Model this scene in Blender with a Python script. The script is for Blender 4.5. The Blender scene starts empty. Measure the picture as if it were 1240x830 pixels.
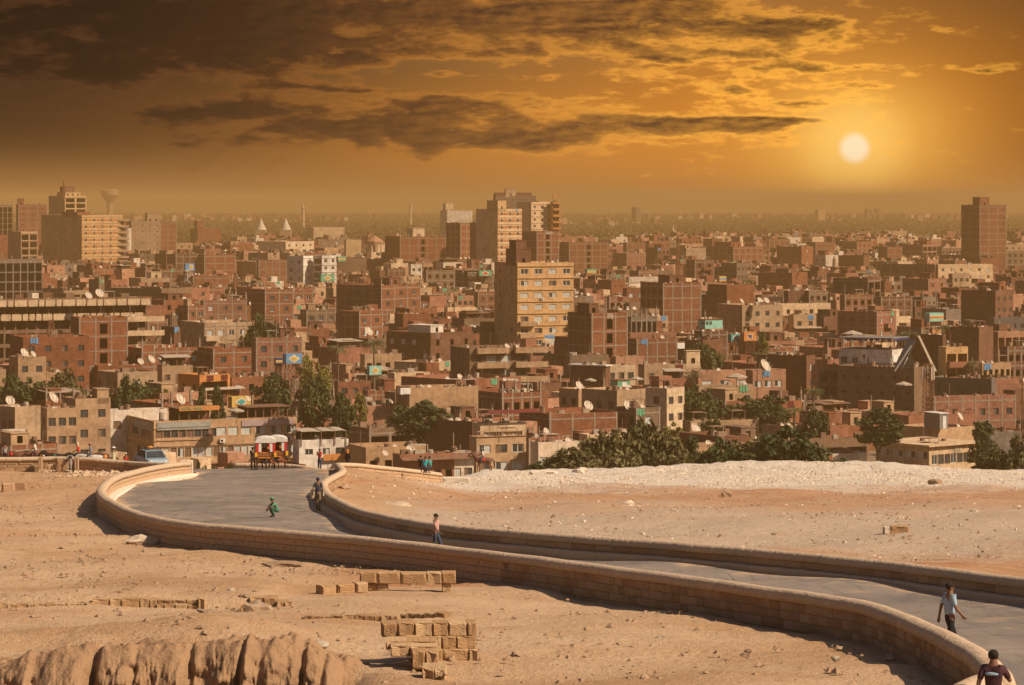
import bpy, math, random
import numpy as np
from mathutils import Vector, Matrix, noise as mnoise
random.seed(7)
RS = np.random.RandomState(11)
sc = bpy.context.scene
COL = sc.collection
PI = math.pi
F = 3516.0          # focal length in photo pixels (1240 wide)
HZ = 240.0          # horizon row of the photo
CAMZ = 44.0
HAZE_D = 2.75e-4; HAZE_C = (0.59, 0.375, 0.150, 1)

# ------------------------------------------------------------------ camera
cam_d = bpy.data.cameras.new('camera'); cam = bpy.data.objects.new('camera', cam_d); COL.objects.link(cam)
cam.location = (0, 0, CAMZ); cam.rotation_euler = (PI / 2, 0, 0)
cam_d.sensor_width = 36.0; cam_d.lens = 36.0 * F / 1240.0
cam_d.shift_y = -(415.0 - HZ) / 1240.0
cam_d.clip_start = 1.0; cam_d.clip_end = 60000.0
sc.camera = cam
sc.render.engine = 'CYCLES'
sc.view_settings.view_transform = 'Standard'; sc.view_settings.look = 'None'
sc.view_settings.gamma = 1.0; sc.view_settings.exposure = EXPOSURE = 0.36
sc.cycles.use_denoising = True
sc.cycles.volume_bounces = 1
sc.cycles.max_bounces = 6; sc.cycles.diffuse_bounces = 3
sc.cycles.sample_clamp_indirect = 4.0

# ------------------------------------------------------------------ node helper
class NX:
    """tiny expression builder for shader math"""
    def __init__(s, nt, sock): s.nt = nt; s.s = sock
    def _m(s, op, o=None, c=None, clamp=False):
        n = s.nt.nodes.new('ShaderNodeMath'); n.operation = op; n.use_clamp = clamp
        for i, v in enumerate((s, o, c)):
            if v is None: continue
            if isinstance(v, NX): s.nt.links.new(v.s, n.inputs[i])
            else: n.inputs[i].default_value = v
        return NX(s.nt, n.outputs[0])
    def __add__(s, o): return s._m('ADD', o)
    __radd__ = __add__
    def __mul__(s, o): return s._m('MULTIPLY', o)
    __rmul__ = __mul__
    def __sub__(s, o): return s._m('SUBTRACT', o)
    def __rsub__(s, o): return (s * -1.0) + o
    def __truediv__(s, o): return s._m('DIVIDE', o)
    def sat(s): return s._m('ADD', 0.0, clamp=True)
    def step(s, a, b):
        n = s.nt.nodes.new('ShaderNodeMapRange'); n.interpolation_type = 'SMOOTHSTEP'
        s.nt.links.new(s.s, n.inputs[0]); n.inputs[1].default_value = a; n.inputs[2].default_value = b
        return NX(s.nt, n.outputs[0])
    def exp(s): return s._m('EXPONENT')
def mixc(nt, f, a, b, mode='MIX'):
    n = nt.nodes.new('ShaderNodeMix'); n.data_type = 'RGBA'; n.blend_type = mode
    for i, v in ((0, f), (6, a), (7, b)):
        v = v.s if isinstance(v, NX) else v
        if hasattr(v, 'links'): nt.links.new(v, n.inputs[i])
        elif i == 0: n.inputs[0].default_value = v
        else: n.inputs[i].default_value = (*v[:3], 1)
    return n.outputs[2]
def noisen(nt, vec, scale, detail=4, rough=0.55, dist=0.0):
    n = nt.nodes.new('ShaderNodeTexNoise'); n.inputs['Scale'].default_value = scale
    n.inputs['Detail'].default_value = detail; n.inputs['Roughness'].default_value = rough; n.inputs['Distortion'].default_value = dist
    if vec is not None: nt.links.new(vec, n.inputs['Vector'])
    return NX(nt, n.outputs[0])
def combine(nt, x, y, z=0.0):
    n = nt.nodes.new('ShaderNodeCombineXYZ')
    for i, v in enumerate((x, y, z)):
        if isinstance(v, NX): nt.links.new(v.s, n.inputs[i])
        else: n.inputs[i].default_value = v
    return n.outputs[0]

# ------------------------------------------------------------------ world + sun
SUN_AZ = (0.915, -0.403)      # horizontal direction towards the sun
SUN_EL = math.radians(42)
w = bpy.data.worlds.new('World'); sc.world = w; w.use_nodes = True
nt = w.node_tree; nt.nodes.clear()
out = nt.nodes.new('ShaderNodeOutputWorld')
sky = nt.nodes.new('ShaderNodeTexSky'); sky.sky_type = 'NISHITA'; sky.sun_disc = False
sky.sun_elevation = SUN_EL; sky.sun_rotation = math.atan2(SUN_AZ[0], SUN_AZ[1])
sky.dust_density = 2.5; sky.air_density = 1.0
bg1 = nt.nodes.new('ShaderNodeBackground'); nt.links.new(sky.outputs[0], bg1.inputs[0]); bg1.inputs[1].default_value = 0.055
tc = nt.nodes.new('ShaderNodeTexCoord')
sp = nt.nodes.new('ShaderNodeSeparateXYZ'); nt.links.new(tc.outputs['Generated'], sp.inputs[0])
dx, dy, dz = (NX(nt, sp.outputs[i]) for i in range(3))
az = dx._m('ARCTAN2', dy); el = dz._m('ARCSINE')
U = az * F + 620.0; V = HZ - el * F          # angles expressed in thousandths, handy to place cloud banks
def gauss(cx, cy, rx, ry):
    a = (U - cx) / rx; b = (V - cy) / ry
    return ((a * a + b * b) * -1.0).exp()
warp = noisen(nt, combine(nt, U * 0.006, V * 0.02), 1.0, 3, 0.5)
warp2 = noisen(nt, combine(nt, U * 0.006 + 31.0, V * 0.02), 1.0, 3, 0.5)
def g2(Ux, Vx, cx, cy, rx, ry):
    a = (Ux - cx) / rx; b = (Vx - cy) / ry
    return ((a * a + b * b) * -1.0).exp()
Uw = U + (warp - 0.5) * 90.0; Vw = V + (warp2 - 0.5) * 36.0
banks = [(110, 35, 290, 60, 1.2), (330, 60, 130, 26, .85), (430, 10, 280, 26, 1.1), (675, 30, 140, 26, 1.25), (820, 14, 150, 24, 1.1), (960, 38, 95, 13, .95), (700, 60, 200, 12, .45), (450, 60, 160, 20, .35),
         (570, 160, 360, 26, 1.45), (430, 128, 260, 13, .6), (240, 136, 110, 10, .7), (545, 122, 55, 11, .85), (880, 150, 120, 9, .9),
         (365, 103, 65, 7, .8), (660, 93, 60, 5.5, .85), (520, 92, 40, 5, .7), (610, 113, 32, 4.5, .75), (690, 125, 30, 4, .6), (440, 106, 70, 5, .6),
         (850, 68, 130, 11, .85), (960, 60, 90, 9, .75), (880, 90, 140, 14, .5), (905, 108, 90, 6, .66), (1000, 82, 90, 7, .8), (930, 120, 110, 8, .6), (960, 128, 60, 7, .72), (960, 148, 50, 5, .6), (1030, 104, 50, 5, .55),
         (1165, 85, 55, 5.5, .72), (40, 130, 90, 8, .5), (780, 75, 70, 6, .6), (1040, 30, 60, 5, .4), (130, 90, 170, 18, .7)]
mask = None
for cx, cy, rx, ry, am in banks:
    g = g2(Uw, Vw, cx, cy, rx, ry) * am
    mask = g if mask is None else mask + g
high = (el * 1.0).step(0.07, 0.16) * 0.62         # the same broken cloud carries on above the frame
mask = mask + high
fine = noisen(nt, combine(nt, U * 0.011, V * 0.036), 1.0, 8, 0.62)
fine2 = noisen(nt, combine(nt, U * 0.035 + 7.0, V * 0.11), 1.0, 6, 0.6)
dens = mask + (fine - 0.5) * 2.8 + (fine2 - 0.5) * 1.5
# the same field sampled a little towards the sun gives the lit flanks of the cloud
Uo = Uw + 16.0; Vo = Vw + 5.0
def field(u, v): return noisen(nt, combine(nt, u * 0.011, v * 0.036), 1.0, 8, 0.62) * 2.3 + noisen(nt, combine(nt, u * 0.035 + 7.0, v * 0.11), 1.0, 6, 0.6) * 1.3
lit = ((field(U, V) - field(U + 9.0, V + 4.0)) * 1.1 + 0.35).sat()
cov = dens.step(0.28, 0.86)
thick = dens.step(0.45, 1.25)
near = ((((U - 1010.0) * (U - 1010.0)) / (330.0 * 330.0) + ((V - 130.0) * (V - 130.0)) / (150.0 * 150.0)) * -1.0).exp()
near2 = ((((U - 1033.0) * (U - 1033.0)) / (110.0 * 110.0) + ((V - 170.0) * (V - 170.0)) / (75.0 * 75.0)) * -1.0).exp()
wide = ((((U - 720.0) * (U - 720.0)) / (400.0 * 400.0) + ((V - 205.0) * (V - 205.0)) / (140.0 * 140.0)) * -1.0).exp()
side = (((U - 720.0) * (U - 720.0)) / (-400.0 * 400.0)).exp()
base = mixc(nt, wide, (0.030, 0.013, 0.0065), (0.49, 0.19, 0.031))
upper = mixc(nt, side, (0.022, 0.012, 0.007), (0.21, 0.112, 0.040))
base = mixc(nt, (V * -1.0).step(-150.0, -10.0), base, upper)
lowb = (((V - 236.0) * (V - 236.0)) / (-42.0 * 42.0)).exp() * 0.75
base = mixc(nt, lowb, base, (0.33, 0.150, 0.042))
base = mixc(nt, near * 0.55, base, (0.80, 0.265, 0.02))
base = mixc(nt, near2 * 0.85, base, (1.0, 0.52, 0.09))
cdark = mixc(nt, side, (0.006, 0.0032, 0.0026), (0.080, 0.033, 0.014))
cthin = mixc(nt, near, mixc(nt, side, (0.045, 0.018, 0.010), (0.42, 0.15, 0.026)), (1.15, 0.50, 0.06))
ccol = mixc(nt, (thick - lit * 0.55 * side).sat(), cthin, cdark)
skyc = mixc(nt, cov * 0.95, base, ccol)
sd = (((U - 1033.0) * (U - 1033.0) + (V - 180.0) * (V - 180.0))._m('SQRT'))
skyc = mixc(nt, (1.0 - sd.step(14.0, 85.0)) * 0.5, skyc, (1.0, 0.62, 0.16))
disc = (1.0 - sd.step(10.0, 23.0)) * 0.9
skyc = mixc(nt, disc, skyc, (1.0, 0.80, 0.52))
bg2 = nt.nodes.new('ShaderNodeBackground'); nt.links.new(skyc, bg2.inputs[0]); bg2.inputs[1].default_value = 0.88
mx = nt.nodes.new('ShaderNodeMixShader'); nt.links.new(el.step(0.10, 0.42).s, mx.inputs[0])
nt.links.new(bg2.outputs[0], mx.inputs[1]); nt.links.new(bg1.outputs[0], mx.inputs[2]); nt.links.new(mx.outputs[0], out.inputs[0])

sl = bpy.data.lights.new('sun', 'SUN'); sun = bpy.data.objects.new('sun', sl); COL.objects.link(sun)
sl.energy = 5.0; sl.angle = math.radians(0.6); sl.color = (1.0, 0.80, 0.58)
sd_ = Vector((SUN_AZ[0] * math.cos(SUN_EL), SUN_AZ[1] * math.cos(SUN_EL), math.sin(SUN_EL)))
sun.rotation_euler = sd_.to_track_quat('Z', 'Y').to_euler(); sun.location = (80, 60, 120)

# ------------------------------------------------------------------ scene helpers
def link(o): COL.objects.link(o); return o
def tag(o, label=None, cat=None, group=None, kind=None):
    if label: o['label'] = label
    if cat: o['category'] = cat
    if group: o['group'] = group
    if kind: o['kind'] = kind
    return o
def empty(name, loc, rz=0.0, label=None, cat=None, group=None):
    o = bpy.data.objects.new(name, None); link(o); o.location = loc; o.rotation_euler = (0, 0, rz)
    o.empty_display_size = 0.3
    return tag(o, label, cat, group)
class MB:
    """collects faces, links them as ONE mesh"""
    def __init__(s): s.v = []; s.f = []; s.m = []; s.M = None; s.mi = 0
    def add(s, vs, fs, M=None):
        n = len(s.v); M = M or s.M
        if M is not None: vs = [tuple(M @ Vector(p)) for p in vs]
        s.v.extend(vs); s.f.extend([tuple(i + n for i in f) for f in fs]); s.m.extend([s.mi] * len(fs))
    def box(s, a, b, M=None):
        x0, y0, z0 = a; x1, y1, z1 = b
        s.add([(x0, y0, z0), (x1, y0, z0), (x1, y1, z0), (x0, y1, z0), (x0, y0, z1), (x1, y0, z1), (x1, y1, z1), (x0, y1, z1)],
              [(0, 3, 2, 1), (4, 5, 6, 7), (0, 1, 5, 4), (1, 2, 6, 5), (2, 3, 7, 6), (3, 0, 4, 7)], M)
    def quad(s, a, b, c, d, M=None): s.add([a, b, c, d], [(0, 1, 2, 3)], M)
    def tube(s, p, q, r0, r1=None, n=6, caps=True, M=None):
        r1 = r0 if r1 is None else r1
        p = Vector(p); q = Vector(q); d = (q - p); L = d.length
        if L < 1e-6: return
        qt = d.to_track_quat('Z', 'Y')
        vs = []
        for r, c in ((r0, p), (r1, q)):
            for k in range(n):
                a = 2 * PI * k / n
                vs.append(tuple(c + qt @ Vector((r * math.cos(a), r * math.sin(a), 0))))
        fs = [(k, (k + 1) % n, n + (k + 1) % n, n + k) for k in range(n)]
        if caps: fs += [tuple(range(n - 1, -1, -1)), tuple(range(n, 2 * n))]
        s.add(vs, fs, M)
    def ball(s, c, r, nu=10, nv=7, M=None):
        rx, ry, rz = r if hasattr(r, '__len__') else (r, r, r)
        vs = [(c[0], c[1], c[2] - rz)]
        for i in range(1, nv):
            t = -PI / 2 + PI * i / nv
            for k in range(nu):
                a = 2 * PI * k / nu
                vs.append((c[0] + rx * math.cos(t) * math.cos(a), c[1] + ry * math.cos(t) * math.sin(a), c[2] + rz * math.sin(t)))
        vs.append((c[0], c[1], c[2] + rz)); T = len(vs) - 1
        fs = [(0, 1 + (k + 1) % nu, 1 + k) for k in range(nu)]
        for i in range(nv - 2):
            for k in range(nu):
                a = 1 + i * nu; fs.append((a + k, a + (k + 1) % nu, a + nu + (k + 1) % nu, a + nu + k))
        a = 1 + (nv - 2) * nu
        fs += [(a + k, a + (k + 1) % nu, T) for k in range(nu)]
        s.add(vs, fs, M)
    def prism(s, pts, y0, y1, M=None):
        """polygon in x,z swept along y"""
        n = len(pts)
        vs = [(x, y0, z) for x, z in pts] + [(x, y1, z) for x, z in pts]
        s.add(vs, [tuple(range(n)), tuple(range(2 * n - 1, n - 1, -1))] + [(k, n + k, n + (k + 1) % n, (k + 1) % n) for k in range(n)], M)
    def mesh(s, name, mats, smooth=False):
        me = bpy.data.meshes.new(name); me.from_pydata(s.v, [], s.f)
        for m in (mats if isinstance(mats, (list, tuple)) else [mats]): me.materials.append(m)
        if isinstance(mats, (list, tuple)) and len(mats) > 1: me.polygons.foreach_set('material_index', s.m)
        if smooth: me.polygons.foreach_set('use_smooth', [True] * len(me.polygons))
        me.update(); return me
    def build(s, name, mats, parent=None, smooth=False, color=None):
        if not s.f: return None
        return put(name, s.mesh(name, mats, smooth), parent, color)
def put(name, me, parent=None, color=None, loc=None, rz=None, scale=None):
    o = bpy.data.objects.new(name, me); link(o)
    if parent is not None: o.parent = parent
    if color is not None: o.color = (*color[:3], 1)
    if loc is not None: o.location = loc
    if rz is not None: o.rotation_euler = (0, 0, rz)
    if scale is not None: o.scale = scale
    return o
def bulk_mesh(name, V, Fq, mats, mi=None, smooth=False):
    """fast mesh from numpy arrays: V n x 3, Fq m x k"""
    me = bpy.data.meshes.new(name); V = np.asarray(V, dtype=np.float32); Fq = np.asarray(Fq, dtype=np.int32)
    k = Fq.shape[1]
    me.vertices.add(len(V)); me.vertices.foreach_set('co', V.ravel())
    me.loops.add(Fq.size); me.loops.foreach_set('vertex_index', Fq.ravel())
    me.polygons.add(len(Fq)); me.polygons.foreach_set('loop_start', np.arange(0, Fq.size, k, dtype=np.int32))
    for m in (mats if isinstance(mats, (list, tuple)) else [mats]): me.materials.append(m)
    if mi is not None: me.polygons.foreach_set('material_index', np.asarray(mi, dtype=np.int32))
    me.update(calc_edges=True)
    me.polygons.foreach_set('use_smooth', np.full(len(Fq), smooth))
    return me
def wx(px, D): return (px - 620.0) * D / F
def wz(py, D): return CAMZ - (py - HZ) * D / F

# ------------------------------------------------------------------ materials
def newmat(name, rough=0.85, spec=0.3):
    m = bpy.data.materials.new(name); m.use_nodes = True
    nt = m.node_tree; b = nt.nodes['Principled BSDF']; b.inputs['Roughness'].default_value = rough
    b.inputs['Specular IOR Level'].default_value = spec
    return m, nt, b
def bump(nt, b, h, strength=0.5, dist=0.1):
    n = nt.nodes.new('ShaderNodeBump'); n.inputs['Strength'].default_value = strength; n.inputs['Distance'].default_value = dist
    nt.links.new(h.s if isinstance(h, NX) else h, n.inputs['Height']); nt.links.new(n.outputs[0], b.inputs['Normal'])
def ocoord(nt, which='Object'):
    return nt.nodes.new('ShaderNodeTexCoord').outputs[which]
def objvec(nt):
    """object coordinates shifted by the object's own random number"""
    oi = nt.nodes.new('ShaderNodeObjectInfo')
    a = nt.nodes.new('ShaderNodeVectorMath'); a.operation = 'ADD'
    mul = NX(nt, oi.outputs['Random']) * 57.0
    nt.links.new(ocoord(nt), a.inputs[0]); nt.links.new(combine(nt, mul, mul, mul), a.inputs[1])
    return a.outputs[0], oi
def simple(name, col, rough=0.7, spec=0.3, var=0.25, scale=3.0, metal=0.0, bmp=0.0):
    m, nt, b = newmat(name, rough, spec); b.inputs['Metallic'].default_value = metal
    v, oi = objvec(nt)
    n = noisen(nt, v, scale, 4, 0.6)
    c = mixc(nt, n.step(0.25, 0.75), tuple(x * (1 - var) for x in col), tuple(min(1, x * (1 + var)) for x in col))
    nt.links.new(c, b.inputs['Base Color'])
    if bmp: bump(nt, b, n, bmp, 0.05)
    return m
def wallmat(name, kind, col=None):
    """plaster / brick / concrete; base tint is the object's own colour unless col is given"""
    m, nt, b = newmat(name, 0.92, 0.15)
    v, oi = objvec(nt)
    tint = oi.outputs['Color'] if col is None else None
    if col is not None:
        rgb = nt.nodes.new('ShaderNodeRGB'); rgb.outputs[0].default_value = (*col, 1); tint = rgb.outputs[0]
    big = noisen(nt, v, 0.22, 4, 0.6); med = noisen(nt, v, 1.3, 5, 0.65); fin = noisen(nt, v, 7.0, 3, 0.6)
    dark = mixc(nt, 1.0, tint, (0.62, 0.58, 0.55), 'MULTIPLY'); light = mixc(nt, 1.0, tint, (1.22, 1.2, 1.18), 'MULTIPLY')
    f = (big.step(0.3, 0.7) * 0.45 + med.step(0.3, 0.7) * 0.55).sat()
    c = mixc(nt, f, dark, light)
    if kind == 'brick':
        br = nt.nodes.new('ShaderNodeTexBrick'); br.inputs['Scale'].default_value = 1.0
        br.inputs['Brick Width'].default_value = 0.5; br.inputs['Row Height'].default_value = 0.16; br.inputs['Mortar Size'].default_value = 0.02
        br.inputs['Color1'].default_value = (1.12, 1.0, 0.95, 1); br.inputs['Color2'].default_value = (0.72, 0.74, 0.78, 1); br.inputs['Mortar'].default_value = (0.95, 1.1, 1.15, 1)
        sx = nt.nodes.new('ShaderNodeSeparateXYZ'); nt.links.new(v, sx.inputs[0])
        X, Y, Z = (NX(nt, sx.outputs[i]) for i in range(3))
        nt.links.new(combine(nt, X + Y, Z, 0.0), br.inputs['Vector'])
        c = mixc(nt, 0.8, c, mixc(nt, 1.0, c, br.outputs[0], 'MULTIPLY'))
        c = mixc(nt, (med - 0.5).step(0.1, 0.25) * 0.35, c, (0.36, 0.29, 0.23))   # mortar smears
    if kind == 'plaster':
        # vertical streaks of dirt and patches of fallen render
        mp = nt.nodes.new('ShaderNodeMapping'); mp.inputs['Scale'].default_value = (1.4, 1.4, 0.12); nt.links.new(v, mp.inputs[0])
        st = noisen(nt, mp.outputs[0], 1.5, 4, 0.6)
        c = mixc(nt, st.step(0.52, 0.72) * 0.4, c, (0.15, 0.11, 0.085))
        pt = noisen(nt, v, 0.5, 6, 0.7)
        c = mixc(nt, pt.step(0.62, 0.66) * 0.5, c, (0.25, 0.19, 0.15))
    nt.links.new(c, b.inputs['Base Color'])
    bump(nt, b, fin * 0.5 + med * 0.5, 0.35, 0.06)
    return m
M = {}
M['plaster'] = wallmat('plaster', 'plaster'); M['brick'] = wallmat('brickwork', 'brick'); M['concrete'] = wallmat('concrete', 'concrete')
M['frame_c'] = simple('concrete_frame', (0.25, 0.19, 0.14), 0.9, 0.1, 0.3, 2.0)
M['roof'] = simple('roof_dust', (0.30, 0.215, 0.155), 0.95, 0.1, 0.35, 0.6, bmp=0.4)
M['glass'] = simple('window_glass', (0.035, 0.042, 0.045), 0.12, 0.5, 0.4, 0.8)
M['curtain'] = simple('pale_curtain', (0.42, 0.42, 0.38), 0.6, 0.4, 0.2, 2.0)
M['shutter'] = simple('brown_shutter', (0.16, 0.095, 0.06), 0.7, 0.2, 0.3, 3.0)
M['wframe'] = simple('window_frame_paint', (0.50, 0.46, 0.40), 0.6, 0.3, 0.2, 2.0)
M['dframe'] = simple('dark_window_frame', (0.12, 0.08, 0.055), 0.6, 0.3, 0.2, 2.0)
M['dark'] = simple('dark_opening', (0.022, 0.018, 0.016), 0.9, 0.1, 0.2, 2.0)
M['wood'] = simple('weathered_wood', (0.17, 0.09, 0.055), 0.85, 0.2, 0.35, 2.0)
M['rust'] = simple('rusty_steel', (0.20, 0.085, 0.045), 0.85, 0.2, 0.35, 2.0)
M['steel'] = simple('grey_steel', (0.19, 0.17, 0.155), 0.55, 0.4, 0.2, 2.0)
M['dish'] = simple('dish_paint', (0.47, 0.38, 0.29), 0.6, 0.3, 0.15, 2.0)
M['white'] = simple('white_paint', (0.62, 0.58, 0.52), 0.6, 0.3, 0.1, 2.0)
M['canvas'] = simple('dusty_canvas', (0.36, 0.29, 0.22), 0.9, 0.1, 0.2, 1.0)
M['red'] = simple('red_cloth', (0.45, 0.03, 0.02), 0.8, 0.2, 0.2, 4.0)
M['orange'] = simple('orange_varnished_wood', (0.55, 0.17, 0.03), 0.5, 0.4, 0.25, 4.0)
M['yellow'] = simple('yellow_paint', (0.75, 0.38, 0.02), 0.5, 0.4, 0.15, 4.0)
M['maroon'] = simple('maroon_tarp', (0.13, 0.025, 0.02), 0.85, 0.2, 0.2, 2.0)
M['black'] = simple('black_paint', (0.02, 0.02, 0.022), 0.5, 0.4, 0.2, 4.0)
M['green'] = simple('green_paint', (0.10, 0.30, 0.17), 0.6, 0.3, 0.25, 2.0)
M['mint'] = simple('mint_panel', (0.22, 0.46, 0.36), 0.6, 0.3, 0.25, 1.0)
M['teal'] = simple('teal_paint', (0.05, 0.28, 0.26), 0.6, 0.3, 0.2, 1.0)
M['blue'] = simple('blue_paint', (0.10, 0.25, 0.42), 0.6, 0.3, 0.2, 1.0)
M['gold'] = simple('mustard_paint', (0.50, 0.33, 0.08), 0.6, 0.3, 0.2, 1.0)

# ================================================================== LAND
_road = np.array([(-60, 37.6), (0, 36.9), (30, 36.0), (50, 34.6), (68, 33.2), (100, 30.8), (125, 29.25), (153, 27.6), (180, 26.1), (210, 24.2), (220, 23.35), (228, 22.6), (238, 21.5), (252, 18.6), (300, 4.0), (330, -0.8), (400, -1.5)])
_field = np.array([(-60, 37.6), (0, 36.9), (30, 36.0), (50, 34.6), (68, 33.2), (100, 30.8), (125, 28.95), (153, 27.0), (200, 23.5), (240, 20.6), (265, 18.95), (276, 18.0), (288, 14.5), (320, 2.0), (340, -0.8), (400, -1.5)])
_dd = np.arange(-60, 401, 0.5)
def _smooth(t):
    z = np.interp(_dd, t[:, 0], t[:, 1]); k = np.ones(9) / 9
    zz = np.convolve(np.pad(z, 4, mode='edge'), k, mode='valid'); return zz
ZR, ZF = _smooth(_road), _smooth(_field)
def sstep(x, a, b):
    t = np.clip((x - a) / (b - a), 0, 1); return t * t * (3 - 2 * t)
def ground(X, D, fine=False):
    X = np.asarray(X, float); D = np.asarray(D, float)
    zr = np.interp(D, _dd, ZR); zf = np.interp(D, _dd, ZF)
    s = sstep(X, -13.0, -2.0) * sstep(D, 100, 125)
    z = zr * (1 - s) + zf * s
    z = z + s * 1.0 * np.exp(-((X - 26) / 14) ** 2 - ((D - 268) / 9) ** 2)          # crest of white rubble
    # sandy mound and the scarp under it, in front
    edge = 65.5 + .35 * np.sin(X * 0.9) + 0.2 * np.sin(X * 2.3 + 1)
    m = 1 - sstep(X, -6.3, -2.8)
    z = z + m * 0.45 * np.exp(-((D - 70) / 5.0) ** 2)
    z = z - m * 3.6 * (1 - sstep(D, edge - 1.1, edge)) * sstep(D, 20, 45)
    z = z + 0.35 * np.exp(-((X + 7.6) / 1.8) ** 2 - ((D - 72.5) / 3.5) ** 2)
    # terrace behind the low ruined wall
    t = (1 - sstep(X, -7.6, -7.0)) * sstep(D, 86.1, 86.6) * (1 - sstep(D, 90, 100))
    z = z + 0.28 * t
    # gentle swells
    k = 1 - sstep(D, 235, 260)
    z = z + k * (0.10 * np.sin(X * 0.23 + D * 0.11) + 0.07 * np.sin(X * 0.61 - D * 0.27 + 2))
    return z
def gz(X, D): return float(ground(X, D))

def depth_for(py, hw=1.0, lo=46.0, hi=214.0):
    """distance at which the top of a wall hw high stands on row py"""
    D = np.arange(lo, hi, 0.25); y = HZ + (CAMZ - (np.interp(D, _dd, ZR) + hw)) * F / D
    i = np.where(y <= py)[0]
    if len(i) == 0: return hi
    i = i[0]
    if i == 0: return lo
    t = (y[i - 1] - py) / (y[i - 1] - y[i]); return D[i - 1] + 0.25 * t
def wall_path(pts, hw):
    r = []
    for p in pts:
        D = p[2] if len(p) > 2 else depth_for(p[1], hw)
        r.append((wx(p[0], D), D, wz(p[1], D)))
    P = np.array(r)
    # Catmull-Rom then equal steps
    out = []
    for i in range(len(P) - 1):
        p0 = P[max(i - 1, 0)]; p1 = P[i]; p2 = P[i + 1]; p3 = P[min(i + 2, len(P) - 1)]
        for t in np.arange(0, 1, 0.05):
            out.append(0.5 * ((2 * p1) + (-p0 + p2) * t + (2 * p0 - 5 * p1 + 4 * p2 - p3) * t * t + (-p0 + 3 * p1 - 3 * p2 + p3) * t ** 3))
    out.append(P[-1]); Q = np.array(out)
    k = np.ones(7) / 7
    Qs = Q.copy()
    for c in range(3): Qs[3:-3, c] = np.convolve(Q[:, c], k, mode='valid')
    Q = Qs
    L = np.concatenate([[0], np.cumsum(np.linalg.norm(np.diff(Q[:, :2], axis=0), axis=1))])
    return Q, L
def resample(Q, L, s):
    return np.stack([np.interp(s, L, Q[:, c]) for c in range(3)], -1)

LEFT = wall_path([(1213, 822, 51.0), (1206, 806), (1178, 782), (1112, 750), (1060, 731), (1000, 720), (900, 706), (800, 693), (700, 680), (560, 663), (480, 654), (400, 646), (300, 638), (225, 631), (172, 621), (138, 607), (124, 597), (124, 588), (137, 577), (163, 569), (198, 562, 193), (228, 559, 203)], 1.0)
RIGHT = wall_path([(2300, 800, 46), (1700, 752, 62), (1400, 716, 76), (1240, 699), (1131, 686), (1037, 675), (820, 656), (700, 648), (640, 643), (528, 633), (450, 619), (428, 612), (403, 600), (394, 592), (391, 585), (396, 579, 174), (408, 573, 184), (415, 568, 194), (411, 562.5, 203), (410, 560.5, 211), (430, 561, 215), (470, 565, 219), (500, 568, 222), (533, 572.5, 226)], 0.85)
FARL = wall_path([(-60, 554, 213), (20, 553.5, 213), (70, 553, 213), (110, 554, 212), (150, 558, 211), (190, 560, 208), (214, 561, 205)], 1.0)
FARM = wall_path([(283, 560.5, 233), (345, 561.5, 232), (372, 565, 230), (396, 571.5, 228)], 1.0)
STUB = wall_path([(1205, 812, 51.5), (1178, 822, 50.2), (1130, 850, 47.0), (1090, 880, 44.5)], 1.0)

# ---- terrain sheets
def sheet(xs, ds, zfun, mats, name, mi=None):
    X, D = np.meshgrid(xs, ds); Z = zfun(X, D)
    V = np.stack([X.ravel(), D.ravel(), Z.ravel()], 1); nx, ny = len(xs), len(ds)
    i = np.arange(ny - 1)[:, None] * nx + np.arange(nx - 1)[None, :]
    Fq = np.stack([i, i + 1, i + nx + 1, i + nx], -1).reshape(-1, 4)
    me = bulk_mesh(name, V, Fq, mats, mi, True)
    return tag(link(bpy.data.objects.new(name, me)), kind='structure')
def vnoise(X, Y, s, seed=0):
    """cheap value noise for arrays"""
    rs = np.random.RandomState(seed); T = rs.rand(256, 256)
    x = X * s; y = Y * s; xi = np.floor(x).astype(int); yi = np.floor(y).astype(int); fx = x - xi; fy = y - yi
    fx = fx * fx * (3 - 2 * fx); fy = fy * fy * (3 - 2 * fy)
    g = lambda a, b: T[a % 256, b % 256]
    return (g(xi, yi) * (1 - fx) + g(xi + 1, yi) * fx) * (1 - fy) + (g(xi, yi + 1) * (1 - fx) + g(xi + 1, yi + 1) * fx) * fy - 0.5
def road_span(D):
    Q, L = LEFT; q, l = RIGHT
    o = np.argsort(Q[:, 1]); xl = np.interp(D, Q[o, 1], Q[o, 0]); o = np.argsort(q[:260, 1]); xr = np.interp(D, q[o, 1], q[o, 0])
    o2 = q[:, 1] < 205; qq = q[o2]; o = np.argsort(qq[:, 1]); xr = np.interp(D, qq[o, 1], qq[o, 0])
    return xl, xr
def land_z(X, D):
    z = ground(X, D)
    xl, xr = road_span(D)
    on = (X > xl + 0.3) & (X < xr - 0.3) & (D > 46) & (D < 200)
    rough = vnoise(X, D, 0.9, 1) * 0.10 + vnoise(X, D, 2.1, 2) * 0.05 + vnoise(X, D, 0.25, 3) * 0.25
    rub = sstep(D, 246, 262) * sstep(X, -14, -4)
    rough = rough + rub * (vnoise(X, D, 1.7, 4) * 0.2 + vnoise(X, D, 0.5, 5) * 0.35)
    scarp = (1 - sstep(X, -6.3, -2.8)) * (1 - sstep(D, 66, 76))
    rough = rough + scarp * (vnoise(X, D, 1.3, 6) * 0.30)
    z = z + np.where(on, 0, rough)
    road2 = sstep(X, -50, -46) * (1 - sstep(X, -15, -13)) * np.where(X > -23, sstep(D, 198, 203), sstep(D, 213, 213.5)) * (1 - sstep(D, 236, 239))
    return np.where(on, z - 0.35, z) - 0.35 * (road2 > 0.5)
m, nt, b = newmat('desert_ground', 0.95, 0.1)
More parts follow.
